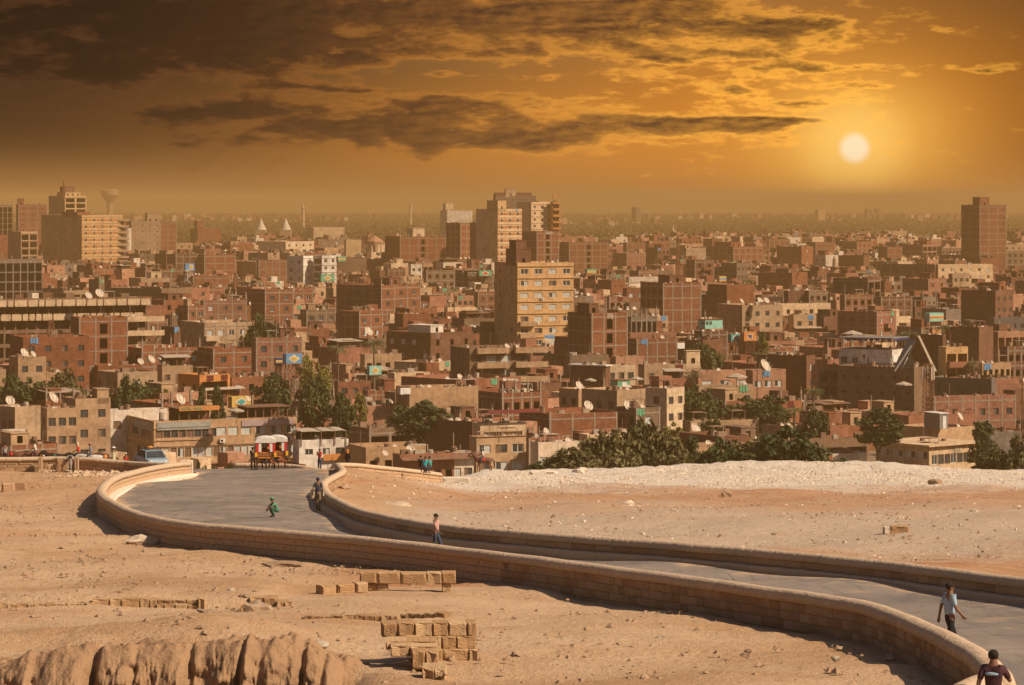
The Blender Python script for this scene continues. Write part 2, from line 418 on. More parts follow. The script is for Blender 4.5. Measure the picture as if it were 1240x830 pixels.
oc = ocoord(nt); sx = nt.nodes.new('ShaderNodeSeparateXYZ'); nt.links.new(oc, sx.inputs[0]); X_ = NX(nt, sx.outputs[0]); Y_ = NX(nt, sx.outputs[1])
n1 = noisen(nt, oc, 0.09, 4, 0.6); n2 = noisen(nt, oc, 0.8, 5, 0.65); n3 = noisen(nt, oc, 6.0, 5, 0.7); n4 = noisen(nt, oc, 25.0, 3, 0.6)
sand = mixc(nt, n1.step(0.35, 0.65), (0.43, 0.255, 0.135), (0.55, 0.375, 0.232))
sand = mixc(nt, n2.step(0.45, 0.75) * 0.55, sand, (0.56, 0.40, 0.255))
orange = mixc(nt, n2.step(0.3, 0.7), (0.40, 0.18, 0.08), (0.47, 0.27, 0.145))
pale = mixc(nt, n3.step(0.35, 0.65), (0.52, 0.42, 0.32), (0.70, 0.62, 0.53))
greyb = mixc(nt, n3.step(0.3, 0.7), (0.40, 0.28, 0.19), (0.56, 0.44, 0.33))
Yw = Y_ + (n1 - 0.5) * 60.0 + (n2 - 0.5) * 26.0 + (n3 - 0.5) * 14.0
rf = X_.step(-9.0, -4.0)                       # the field beyond the road
c = sand
band_g = Yw.step(104.0, 132.0); band_o = Yw.step(152.0, 196.0) * 0.8; band_w = (Yw - X_._m('MINIMUM', 0.0) * 1.6).step(200.0, 236.0)
fieldc = mixc(nt, band_g, orange, greyb); fieldc = mixc(nt, band_o, fieldc, orange); fieldc = mixc(nt, band_w, fieldc, pale)
c = mixc(nt, rf * Y_.step(96.0, 100.0), c, fieldc)
farl = (1.0 - rf) * Y_.step(150.0, 175.0)
c = mixc(nt, farl * n1.step(0.4, 0.6) * 0.8, c, orange)
c = mixc(nt, (1.0 - rf) * n1.step(0.55, 0.7) * 0.6, c, orange)
c = mixc(nt, n3.step(0.52, 0.75) * 0.25, c, (0.24, 0.15, 0.095))
c = mixc(nt, n4.step(0.58, 0.72) * 0.4, c, (0.20, 0.125, 0.08))
nt.links.new(c, b.inputs['Base Color']); bump(nt, b, n3 * 0.5 + n4 * 0.3 + noisen(nt, oc, 1.7, 5, 0.7) * 0.9, 0.85, 0.22)
MG = m
xs = np.concatenate([np.arange(-150, -44, 3.0), np.arange(-44, 56, 0.42), np.arange(56, 160, 3.0)])
ds = np.concatenate([np.arange(-50, 44, 4.0), np.arange(44, 120, 0.4), np.arange(120, 292, 0.6), np.arange(292, 345, 3.0)])
sheet(xs, ds, land_z, MG, 'desert_terrain')
# city floor out to the horizon
m, nt, b = newmat('city_floor', 0.95, 0.1); oc = ocoord(nt)
c = mixc(nt, noisen(nt, oc, 0.02, 6, 0.65).step(0.35, 0.65), (0.15, 0.105, 0.075), (0.27, 0.19, 0.13))
far = noisen(nt, oc, 0.002, 5, 0.6)
c = mixc(nt, far.step(0.42, 0.6) * 0.5, c, (0.10, 0.095, 0.055)); nt.links.new(c, b.inputs['Base Color'])
sheet(np.array([-9000, -3000, -1000, -300, 0, 300, 1000, 3000, 9000.]), np.array([-400, 0, 300, 600, 1200, 2500, 5000, 10000, 20000.]), lambda X, D: np.zeros_like(X), m, 'city_ground')

# ---- road
m, nt, b = newmat('asphalt', 0.85, 0.3); oc = ocoord(nt)
n1 = noisen(nt, oc, 0.25, 5, 0.65); n2 = noisen(nt, oc, 9.0, 4, 0.7)
mp = nt.nodes.new('ShaderNodeMapping'); mp.inputs['Scale'].default_value = (1.0, 0.12, 1); mp.inputs['Rotation'].default_value = (0, 0, 0.2); nt.links.new(oc, mp.inputs[0])
tr = noisen(nt, mp.outputs[0], 1.3, 5, 0.65, 1.5)
c = mixc(nt, n1.step(0.3, 0.7), (0.16, 0.135, 0.115), (0.235, 0.19, 0.155))
c = mixc(nt, tr.step(0.46, 0.68) * 0.55, c, (0.10, 0.086, 0.075))
c = mixc(nt, tr.step(0.2, 0.4), mixc(nt, 0.35, c, (0.24, 0.19, 0.15)), c)
c = mixc(nt, n2.step(0.6, 0.75) * 0.35, c, (0.26, 0.20, 0.15))
dust = noisen(nt, oc, 0.5, 6, 0.7)
c = mixc(nt, dust.step(0.52, 0.68) * 0.6, c, (0.33, 0.23, 0.15))
at = nt.nodes.new('ShaderNodeAttribute'); at.attribute_name = 'edge'; eg = NX(nt, at.outputs['Fac'])
c = mixc(nt, (eg * 1.25 + (dust - 0.5) * 2.2 + (n1 - 0.5) * 0.8).step(0.62, 1.0) * 0.9, c, (0.42, 0.28, 0.17))     # sand drifted against the walls
vr = nt.nodes.new('ShaderNodeTexVoronoi'); vr.feature = 'DISTANCE_TO_EDGE'; vr.inputs['Scale'].default_value = 0.22; nt.links.new(oc, vr.inputs['Vector'])
c = mixc(nt, (1.0 - NX(nt, vr.outputs['Distance']).step(0.0, 0.012)) * 0.55, c, (0.05, 0.042, 0.038))               # cracks
nt.links.new(c, b.inputs['Base Color']); bump(nt, b, n2, 0.3, 0.02)
Dr = np.arange(46, 237.1, 0.8); V = []
NXR = 12
for D in Dr:
    xl, xr = road_span(D)
    if D > 203: xl = -22.6 if D < 212.6 else -48.0
    if D > 202: xr = -12.8
    for k in range(NXR + 1):
        X = xl + (xr - xl) * k / NXR; V.append((X, D, np.interp(D, _dd, ZR) + 0.0))
V = np.array(V)
V[:, 2] = ground(V[:, 0], V[:, 1]) + 0.02
i = np.arange(len(Dr) - 1)[:, None] * (NXR + 1) + np.arange(NXR)[None, :]
Fq = np.stack([i, i + 1, i + NXR + 2, i + NXR + 1], -1).reshape(-1, 4)
rme = bulk_mesh('road', V, Fq, m, None, True); ea = rme.attributes.new('edge', 'FLOAT', 'POINT')
kk_ = np.tile(np.abs(np.arange(NXR + 1) / NXR * 2 - 1) ** 3, len(Dr)).astype(np.float32); ea.data.foreach_set('value', kk_)
tag(link(bpy.data.objects.new('road', rme)), kind='structure')

# ================================================================== STONE WALLS
def stonemat(name, c0, c1, c2):
    m, nt, b = newmat(name, 0.92, 0.15); v, oi = objvec(nt)
    r = NX(nt, oi.outputs['Random'])
    n = noisen(nt, v, 1.6, 5, 0.65); f = noisen(nt, v, 9.0, 4, 0.65)
    c = mixc(nt, r.step(0.0, 1.0), c0, c1); c = mixc(nt, n.step(0.45, 0.75) * 0.6, c, c2)
    c = mixc(nt, f.step(0.55, 0.8) * 0.35, c, tuple(x * 0.5 for x in c0))
    nt.links.new(c, b.inputs['Base Color']); bump(nt, b, f * 0.6 + n * 0.5, 1.0, 0.11); return m
M['block'] = stonemat('limestone_block', (0.36, 0.215, 0.12), (0.50, 0.335, 0.205), (0.43, 0.27, 0.16))
M['blockpale'] = stonemat('pale_limestone', (0.60, 0.48, 0.36), (0.72, 0.61, 0.49), (0.52, 0.40, 0.28))
M['ruin'] = stonemat('old_limestone', (0.42, 0.25, 0.125), (0.55, 0.37, 0.21), (0.34, 0.20, 0.10))
M['coping'] = stonemat('coping_stone', (0.50, 0.36, 0.24), (0.50, 0.36, 0.24), (0.60, 0.46, 0.33))
M['rubble'] = stonemat('rubble_stone', (0.30, 0.19, 0.115), (0.46, 0.33, 0.22), (0.38, 0.25, 0.16))
M['rockface'] = stonemat('bedrock', (0.27, 0.16, 0.088), (0.31, 0.19, 0.105), (0.17, 0.10, 0.058))
M['mortar'] = simple('mortar', (0.22, 0.145, 0.09), 0.95, 0.1, 0.2, 3.0)
def block_mesh(name, mat, seed, rough=0.03):
    """unit block, x 0..1, y -.5...5, z 0..1 with rough-hewn front and back"""
    r = random.Random(seed); mb = MB(); j = lambda a: r.uniform(-a, a)
    vs = [(0, -.44, 0), (1, -.44, 0), (1, .44, 0), (0, .44, 0), (0, -.44, 1), (1, -.44, 1), (1, .44, 1), (0, .44, 1)]
    e, g = .10, .14
    inner = []
    for s in (-1, 1):
        for (x, z) in ((e, g), (.5, g), (1 - e, g), (e, 1 - g), (.5, 1 - g), (1 - e, 1 - g)):
            inner.append((x + j(.04), s * (.5 + j(rough)), z + j(.05)))
    V = vs + inner; a, bq = 8, 14
    F_ = [(0, 3, 2, 1), (4, 5, 6, 7), (1, 2, 6, 5), (3, 0, 4, 7)]
    for o, (p, q, s2, t) in ((a, (0, 1, 5, 4)), (bq, (3, 2, 6, 7))):
        fs = [(p, q, o + 2, o + 1, o), (q, s2, o + 5, o + 2), (s2, t, o + 3, o + 4, o + 5), (t, p, o, o + 3), (o, o + 1, o + 4, o + 3), (o + 1, o + 2, o + 5, o + 4)]
        F_ += fs if o == a else [f[::-1] for f in fs]
    mb.add(V, F_)
    return mb.mesh(name, mat)
BLK = {k: [block_mesh('stone_block', M[k], s, .04 if k != 'ruin' else .09) for s in range(5)] for k in ('block', 'blockpale', 'ruin')}
def merge_into(mb, me, Mx):
    n = len(mb.v); mb.v.extend([tuple(Mx @ v.co) for v in me.vertices]); mb.f.extend([tuple(i + n for i in p.vertices) for p in me.polygons]); mb.m.extend([0] * len(me.polygons))
def sweep(mb, Q, L, prof, step=0.5, joint=0):
    """profile (offset across, z relative to top) swept along the path; closed profile"""
    s = np.arange(0, L[-1] + 1e-6, step)
    js = np.cumsum(np.array([joint * random.uniform(.85, 1.15) for _ in range(int(L[-1] / joint) - 1)])) if joint else np.array([])
    if joint: s = np.sort(np.concatenate([s, js - .022, js, js + .022]))
    P = resample(Q, L, s); n = len(prof); base = len(mb.v)
    for k in range(len(P)):
        a = P[max(k - 1, 0)]; c = P[min(k + 1, len(P) - 1)]; t = Vector((c[0] - a[0], c[1] - a[1])); t.normalize(); nr = (-t.y, t.x)
        jj = random.uniform(-.012, .012) if not joint else .012 * math.sin(s[k] * .9) * math.sin(s[k] * .37)
        q_ = .93 if joint and len(js) and np.min(np.abs(js - s[k])) < .005 else 1.0
        for (o, z) in [(a_ * q_, b_ * q_ - (1 - q_) * .04) for a_, b_ in prof]: mb.v.append((P[k][0] + nr[0] * o, P[k][1] + nr[1] * o, P[k][2] + z + jj))
    for k in range(len(P) - 1):
        for q in range(n):
            a = base + k * n + q; c = base + k * n + (q + 1) % n
            mb.f.append((a, c, c + n, a + n)); mb.m.append(mb.mi)
    mb.f.append(tuple(base + q for q in range(n))[::-1]); mb.m.append(mb.mi)
    e = base + (len(P) - 1) * n; mb.f.append(tuple(e + q for q in range(n))); mb.m.append(mb.mi)
def coping_profile(w, h, n=7, lip=.04):
    pr = []
    for k in range(n + 1):
        a = PI * k / n
        pr.append((-math.cos(a) * (w / 2), -h * .55 + math.sin(a) * h * .55))
    pr += [(w / 2, -h), (-w / 2, -h)]
    return pr
def stone_wall(name, path, label, courses, width=.42, cop=.30, blen=.55, bh=.26, kind='block', limit=300, plinth=None, s0=0.0):
    Q, L = path
    root = empty(name, (0, 0, 0), 0, label, 'wall')
    mb = MB(); sweep(mb, Q, L, coping_profile(width + .12, cop), .35, 1.25); mb.build('coping', M['coping'], root, True)
    H_ = courses * bh + cop
    mb = MB(); w2 = width / 2 - .035; sweep(mb, Q, L, [(-w2, -cop - .01), (w2, -cop - .01), (w2, -H_ - .3), (-w2, -H_ - .3)]); mb.build('wall_core', M['mortar'], root)
    if plinth:
        side, pw, ph, top = plinth
        a = width / 2 - .02; mb = MB(); sweep(mb, Q, L, [(side * a, -top), (side * (a + pw * .85), -top - .02), (side * (a + pw), -top - .06), (side * (a + pw), -top - ph - .5), (side * a, -top - ph - .5)][::(1 if side > 0 else -1)]); mb.build('plinth', M['coping'], root)
    cand = []; rr = random.Random(5)
    for c in range(courses):
        s = s0 - rr.uniform(0, blen)
        while s < L[-1]:
            l = blen * rr.uniform(.75, 1.3); a = max(s, 0.0); e = min(s + l, L[-1]); s += l
            if e - a < .15: continue
            P = resample(Q, L, np.array([a, e])); p, q = P
            zt = p[2] - cop - c * bh; ang = math.atan2(q[1] - p[1], q[0] - p[0]); ln = math.hypot(q[0] - p[0], q[1] - p[1])
            pitch = math.atan2(q[2] - p[2], ln)
            if min(gz(p[0], p[1]), gz(q[0], q[1])) > zt - .02 and c > 0 and not plinth: continue
            Mx = Matrix.Translation((p[0], p[1], zt - bh + .006)) @ Matrix.Rotation(ang, 4, 'Z') @ Matrix.Rotation(-pitch, 4, 'Y') @ Matrix.Diagonal((ln - .016, width * rr.uniform(.96, 1.04), bh - .018, 1))
            inframe = -30 < p[0] * F / p[1] + 620 < 1270
            cand.append((p[1] if inframe else 1e3 + p[1], Mx, rr.randrange(5)))
    cand.sort(key=lambda t: t[0])
    rest = MB()
    for i, (d, Mx, v) in enumerate(cand):
        if i < limit and d < 1e3:
            o = put('stone_block', BLK[kind][v], root); o.matrix_local = Mx
        else: merge_into(rest, BLK[kind][v], Mx)
    r = rest.build('stone_block', M[kind], root)
    if r: r['kind'] = 'stuff'
    return root
stone_wall('stone_wall', LEFT, 'long curving limestone wall with rounded coping between the sand slope and the road', 4, limit=300)
stone_wall('stone_wall', RIGHT, 'low stone parapet with stepped plinth between the road and the orange gravel field', 2, width=.40, bh=.27, blen=1.1, limit=240, plinth=(1, .28, .22, .57))
stone_wall('stone_wall', FARL, 'straight stone wall with two posts, horses and riders waiting behind it', 3, limit=90, blen=.9)
stone_wall('stone_wall', FARM, 'short pale stone wall behind the two horse carriages', 2, limit=60, kind='blockpale', blen=.8)
stone_wall('stone_wall', STUB, 'short wall spur joining the end of the curving wall at the picture corner', 4, limit=60)
# rough white kerb along the inside of the bend
Q, L = LEFT
k0 = np.where(Q[:, 1] > 152)[0][0]; Qk, Lk = Q[k0:], L[k0:] - L[k0]
mb = MB(); sweep(mb, Qk, Lk, [(-.2, -.80), (-.62, -.84), (-.72, -.95), (-.74, -1.5), (-.2, -1.5)]); o = mb.build('kerb', M['blockpale']); tag(o, kind='structure')
# end block and posts
def block_thing(px, D, w, d, h, label, kind='block', rz=0.0, name='stone_block', cat='stone block', sink=.05):
    X = wx(px, D); o = put(name, BLK[kind][random.randrange(5)], None, None, (X - w / 2 * math.cos(rz), D - w / 2 * math.sin(rz), gz(X, D) - sink), rz, (w, d, h)); return tag(o, label, cat)
block_thing(226, 205, .9, .6, 1.05, 'pale square end block where the curving wall meets the road', 'blockpale', .1)
block_thing(49, 212.3, .28, .5, 1.15, 'tall square stone post in the far wall below the brown horses', name='stone_post', cat='post')
block_thing(93, 211.8, .28, .5, 1.1, 'square stone post beside the man bending over the far wall', name='stone_post', cat='post')
block_thing(63, 210.8, .6, .4, .55, 'small square block leaning by the far wall between its posts', rz=.2)
block_thing(76, 210.6, .75, .5, .85, 'larger square block standing against the far wall beside the bending man', rz=.1)
block_thing(10, 176, .75, .6, .55, 'dark faced half of the split block lying on the sand below the far wall', rz=.25)
block_thing(22, 176.5, 1.0, .6, .55, 'sandy block lying alone on the sand, longer half of a split pair', rz=.05)
block_thing(1074, 137, .32, .4, .35, 'small cream block lying on the gravel field against a longer one', 'blockpale', .1)
block_thing(1089, 137, .85, .45, .36, 'long weathered block lying alone on the gravel field', 'ruin', .02)
block_thing(538, 129, .42, .42, .65, 'upright pale pointed stone on the field behind the road parapet', 'blockpale', .4)
block_thing(514, 229, .6, .6, .7, 'grey concrete cube at the end of the pale wall beside the seated group', 'blockpale', .1)
o = put('stone_slab', BLK['blockpale'][2], None, None, (wx(536, 236), 236, gz(wx(550, 236), 236) - .05), -.02, (2.2, .8, .45)); tag(o, 'long low pale slab lying on the ridge before the rider', 'stone slab')

# ---- ruined walls in the sand: every block a part
def ruin(label, rows, mat='ruin', name='ruined_wall', thick=.45, taper=0):
    root = empty(name, (0, 0, 0), 0, label, 'ruin')
    for (D, yt, yb, edges, D2) in rows:
        n = len(edges) - 1
        for k in range(n):
            x0, x1 = edges[k], edges[k + 1]
            if x1 is None or x0 is None: continue
            d = D + (D2 - D) * (k + .5) / n
            X0, X1 = wx(x0, d), wx(x1, d); h = (yb - yt) * d / F * 1.03; zt = wz(yt + random.uniform(-.6, .6), d)
            slope = math.atan2(D2 - D, abs(wx(edges[-1] or x1, D) - wx(edges[0] or x0, D)) + 1e-6)
            o = put('stone_block', BLK[mat][random.randrange(5)], root, None, (X0, d, zt - h), slope * .9, ((X1 - X0) * .99, thick * random.uniform(.95, 1.05), h - .006))
            o.rotation_euler[1] = random.uniform(-.015, .015)
    return root
ruin('low ruin of two courses of hewn blocks standing below the curving wall', [(94.5, 692, 706, [436, 457, 485, 517, 535, 552], 94.5), (94.6, 705.5, 714, [444, 457, 470], 94.6), (94.6, 705, 716, [535, 546], 94.6), (92.8, 708, 722, [386, 406, 429], 93.6), (93.7, 706, 718, [429, 444], 93.9)])
ruin('squared corner of golden rusticated blocks, three courses high, in the sand', [(66.9, 752, 769, [462, 480, 501, 523, 542, 565, 576], 67.2), (66.8, 769, 784.5, [486, 509, 533, 551, 576], 67.1), (66.7, 784.5, 803, [509, 519, 534, 566, 576], 67.0)], thick=.5)
ruin('row of worn upright blocks and dark rubble half buried across the sandy slope', [(86, 724, 738, [112, 134, 148, 170, 182, 191], 86), (86, 725, 731, [191, 209, 226, 241], 86), (85.9, 731, 739, [191, 200, 213, 228, 241], 85.9), (85.8, 723, 739, [241, 249], 85.8), (85.6, 730, 738, [0, 9, 20, 34, 41, 55, 66, 80, 92, 101, 112], 85.8)], thick=.4)
ruin('dark rough stone lining of a sunken trench behind the golden block corner', [(79, 744, 753, [370, 377, 391, 402, 415, 431, 442, 455, 463, 474, 484], 78.6), (78.6, 752, 762, [434, 446, 456, 466], 78.6), (80, 741, 747, [484, 495, 506, 517, 530, 545], 79)], mat='ruin', thick=.35)
ruin('broken steps of tilted blocks tumbling down beside the golden corner', [(65.2, 785, 808, [500, 516, 531], 65.2), (63.5, 806, 838, [512, 527, 541], 63.5), (65.6, 779, 792, [474, 497, 530], 65.6), (66.1, 774, 784, [468, 492, 528], 66.1)], thick=.8)
ruin('pair of worn blocks and a tumbled slab at the crest of the sandy mound', [(86.5, 722, 737, [303, 320, 336], 86.5), (86, 727, 738, [336, 346, 355], 86), (82, 733, 752, [292, 303], 82)], thick=.6)

# ---- rocks
M['rockpale'] = stonemat('pale_rock', (0.50, 0.38, 0.27), (0.66, 0.55, 0.43), (0.40, 0.28, 0.18))
def rock_mesh(name, mat, seed, sub=1, amp=.28, flat=.7):
    import bmesh
    bm = bmesh.new(); bmesh.ops.create_icosphere(bm, subdivisions=sub, radius=1.0); off = Vector((seed * 7.1, seed * 3.3, seed * 1.7))
    for v in bm.verts:
        p = v.co.copy(); f = 1 + amp * 2 * mnoise.noise(p * 1.1 + off) + amp * mnoise.noise(p * 2.7 + off)
        v.co = Vector((p.x * f, p.y * f, p.z * f * flat))
    me = bpy.data.meshes.new(name); bm.to_mesh(me); bm.free(); me.materials.append(mat); return me
ROCKS = [rock_mesh('rock', M['rockpale'], s, 2, .3) for s in range(5)]
ROCKD = [rock_mesh('rock', M['rubble'], s + 9, 2, .3) for s in range(4)]
def rock(px, py, size, label, lib=None, group=None, squash=(1, 1, 1), D=None):
    """rock at photo position (foot row py)"""
    if D is None:
        Ds = np.arange(48, 285, .5); X = (px - 620) * Ds / F; y = HZ + (CAMZ - ground(X, Ds)) * F / Ds
        D = Ds[np.argmin(np.abs(y - py))]
    X = wx(px, D); lib = lib or ROCKS
    o = put('rock', lib[random.randrange(len(lib))], None, None, (X, D, gz(X, D) + size * .15), random.uniform(0, 6), (size * squash[0], size * squash[1], size * squash[2]))
    return tag(o, label, 'rock', group)
rock(641, 706, .30, 'rounded grey boulder in the pair lying against the outer wall face'); rock(652, 703, .26, 'dark top rock of the small heap against the outer wall face', ROCKD)
rock(716, 717, .24, 'pale rock lying in the wall shadow east of the boulder heap'); rock(703, 716, .2, 'flat stone half buried close to the foot of the outer wall', squash=(1.6, 1, .6))
rock(1020, 771, .22, 'white stone lying in the deep wall shadow near the bend', ROCKS); rock(1047, 778, .24, 'second pale stone in the wall shadow, lower and broader', ROCKS, squash=(1.5, 1, .7)); rock(1078, 798, .12, 'small stone at the edge of the corner shadow')
rock(171, 656, .42, 'long grey boulder lying at the foot of the wall bend', squash=(1.7, .8, .8)); rock(180, 651, .36, 'upright brown rock touching the foot of the wall bend', ROCKD); rock(336, 672, .3, 'grey stones piled at the wall base above the bare sand', ROCKD, squash=(1.5, 1, .8))
rock(345, 686, .5, 'flat dark edged ledge of rock lying in the sand below the wall', ROCKD, squash=(1.8, 1, .35))
rock(388, 783, .2, 'pale rounded rock on the brown mound', squash=(1.4, 1, .8)); rock(313, 742, .4, 'eroded standing rock at the mound crest between worn blocks', ROCKD, squash=(1, 1, 1.1)); rock(250, 742, .22, 'low brown rock just under the row of worn upright blocks', ROCKD, squash=(1.5, 1, .6))
rock(483, 614, .55, 'largest white rock in the scatter behind the road parapet', squash=(1.6, 1, .6)); rock(468, 612, .3, 'smaller white rock beside the white scatter behind the parapet'); rock(1133, 586, .55, 'brown boulder standing on the white gravel ridge', ROCKD)
rock(662, 575, .9, 'flat white boulder on the crest of the gravel ridge', squash=(1.4, 1, .5)); rock(703, 573, .6, 'upright white boulder on the crest below the scrub tree'); rock(415, 592, .4, 'dark stone on the field at the bend of the low parapet', ROCKD)
for i, (px, py, s, l) in enumerate([(60, 652, .16, 'small pale stone alone on the upper sand slope'), (118, 620, .2, 'brown stone close to the outer bend of the wall'), (280, 716, .14, 'palest of the pebbly stones above the worn block row'), (560, 760, .12, 'little stone on smooth sand beside the golden corner'), (800, 775, .13, 'single dark stone on the open sand south of the wall'), (905, 790, .1, 'tiny pale stone on open sand near the deep wall shadow'), (1012, 797, .1, 'white pebble lying on sand before the corner shadow'), (880, 600, .4, 'grey stone half way up the orange field'), (760, 612, .35, 'rust coloured stone on the orange field'), (940, 650, .25, 'stone where grey gravel meets orange field'), (1180, 622, .3, 'grey stone high on the field near the picture edge')]):
    rock(px, py, s, l, ROCKD if i % 2 else ROCKS)
# bedrock outcrop: one eroded ledge of bulging limestone, cracked upright, facing the camera
NU, NV = 620, 90
us = np.linspace(-70, 486, NU); top_px = np.interp(us, [-70, 20, 60, 110, 160, 230, 300, 350, 372, 390, 430, 486], [812, 806, 799, 792, 787, 785, 782, 780, 786, 797, 806, 822])
tt_ = np.linspace(0, 1, NV)
cr_u = [44, 114, 166, 231, 262, 293, 364, 392, 440, -6]; cr_w = [6, 5, 3.0, 4, 1.4, 3.5, 5, 4, 5, 5]; cr_d = [.2, .55, .10, .34, .05, .30, .42, .2, .1, .3]
Uu, Tt = np.meshgrid(us, tt_, indexing='ij')
wob = vnoise(Tt * 6, Uu * .02, 1.0, 40) * 9
crack = sum(d * np.exp(-((Uu + wob - c) / w) ** 2) for c, w, d in zip(cr_u, cr_w, cr_d))
bulge = .55 * (vnoise(Uu * .022, Tt * .6, 1, 41) + .5) ** 1.5 + .35 * (vnoise(Uu * .06, Tt * 2.0, 1, 51) + .5)
s_ = Tt * 4.2
fl = np.clip(s_ / 1.5, 0, 1); dn = np.clip((s_ - 1.5) / 2.7, 0, 1)
Yd = 66.6 - fl * 1.5 - np.sin(np.clip(dn * 6, 0, PI / 2)) * .45 - dn * .55
Zz = -np.where(fl < 1, (fl ** 3) * .06, .06) - (1 - np.cos(np.clip(dn * 6, 0, PI / 2))) * .32 - dn * 2.3
Xx = wx(Uu, 65.0)
face = np.clip(dn * 5, 0, 1)
rgh = vnoise(Xx, Zz, 1.6, 42) * .5 + vnoise(Xx, Zz, 4.0, 43) * .32 + vnoise(Xx, Zz, 10.0, 44) * .18 + vnoise(Xx, Zz, 22.0, 45) * .09 + np.floor(vnoise(Xx * .4, Zz * 2.0, 3.0, 46) * 5) / 5 * .22
Yd = Yd + face * (crack - bulge - rgh) + (1 - face) * vnoise(Xx, Yd, 3.0, 47) * .1
Zt = wz(top_px, 65.2)[:, None]
Zo = Zt + Zz - crack * .35 * np.clip(fl * 2 - 1, 0, 1) + (1 - face) * (vnoise(Xx, Yd, 2.2, 48) * .24 + vnoise(Xx, Yd, 7, 49) * .12) + bulge * .5 * np.clip(fl * 1.5 - .5, 0, 1)
back = np.clip(1 - fl * 3, 0, 1); Zo = Zo * (1 - back) + back * (ground(Xx, Yd) - .12)
Vv = np.stack([Xx.ravel(), Yd.ravel(), Zo.ravel()], 1); i = np.arange(NU - 1)[:, None] * NV + np.arange(NV - 1)[None, :]
tag(link(bpy.data.objects.new('rock_outcrop', bulk_mesh('rock_outcrop', Vv, np.stack([i, i + 1, i + NV + 1, i + NV], -1).reshape(-1, 4), M['rockface'], None, True))), 'long low eroded limestone outcrop with dark upright cracks under the sandy mound', 'rock outcrop')
# gravel: nobody could count it
def scatter(name, n, sampler, smin, smax, mat, seed):
    rs = np.random.RandomState(seed); X, D = sampler(rs, n); Z = ground(X, D); n = len(X)
    s = smin * (smax / smin) ** (rs.rand(n) ** 2.2)
    t = np.array([(1, 0, 0), (0, 1, 0), (-1, 0, 0), (0, -1, 0), (0, 0, .8), (.7, .7, .35), (-.7, .6, .4), (.5, -.8, .3)])
    fc = np.array([(0, 5, 4), (5, 1, 4), (1, 6, 4), (6, 2, 4), (2, 3, 4), (3, 7, 4), (7, 0, 4)])
    V = t[None] * (1 + (rs.rand(n, 8, 1) - .5) * .6) * s[:, None, None] * np.array([1, 1, 1]) + (rs.rand(n, 8, 3) - .5) * s[:, None, None] * .3
    a = rs.rand(n) * 6.28; c, q = np.cos(a), np.sin(a)
    x = V[..., 0] * c[:, None] - V[..., 1] * q[:, None]; y = V[..., 0] * q[:, None] + V[..., 1] * c[:, None]
    V = np.stack([x + X[:, None], y + D[:, None], V[..., 2] + Z[:, None] + .0], -1).reshape(-1, 3)
    Fq = (fc[None] + (np.arange(n) * 8)[:, None, None]).reshape(-1, 3)
    return tag(link(bpy.data.objects.new(name, bulk_mesh(name, V, Fq, mat))), 'loose ' + name + ' scattered over the desert ground', 'gravel', kind='stuff')
def off_road(X, D):
    xl, xr = road_span(D); ok = ~((X > xl - .5) & (X < xr + .5) & (D > 44) & (D < 206)); return ok & ~((X < -12) & (D > 201) & (D < 238))
def smp_left(rs, n):
    D = 52 + 150 * rs.rand(n) ** 1.1; X = rs.uniform(-34, 12, n); k = off_road(X, D) & (X < road_span(D)[0]); k &= (vnoise(X, D, .25, 8) + rs.rand(n) * .5 > .15); return X[k], D[k]
def smp_field(rs, n):
    D = 96 + 172 * rs.rand(n); X = rs.uniform(-16, 46, n) ; k = off_road(X, D) & (X > road_span(D)[1]); k &= (vnoise(X, D, .3, 9) + rs.rand(n) * .6 > .1); return X[k], D[k]
def smp_ridge(rs, n):
    D = rs.normal(252, 14, n); X = rs.uniform(-30, 48, n); k = (D < 280) & (X > -15) & off_road(X, D); return X[k], D[k]
def smp_bank(rs, n):
    D = rs.uniform(196, 211, n); X = rs.uniform(-34, -22, n); k = np.abs(X + 26.5 - (D - 200) * -.2) < rs.rand(n) * 6; return X[k], D[k]
scatter('gravel', 30000, smp_left, .015, .14, M['rubble'], 1); scatter('dark_gravel', 9000, smp_field, .03, .14, M['rubble'], 2)
scatter('pale_gravel', 4000, smp_field, .03, .14, M['rockpale'], 3); scatter('white_rubble', 30000, smp_ridge, .03, .13, M['rockpale'], 4); scatter('stone_rubble', 900, smp_bank, .08, .3, M['rubble'], 5)

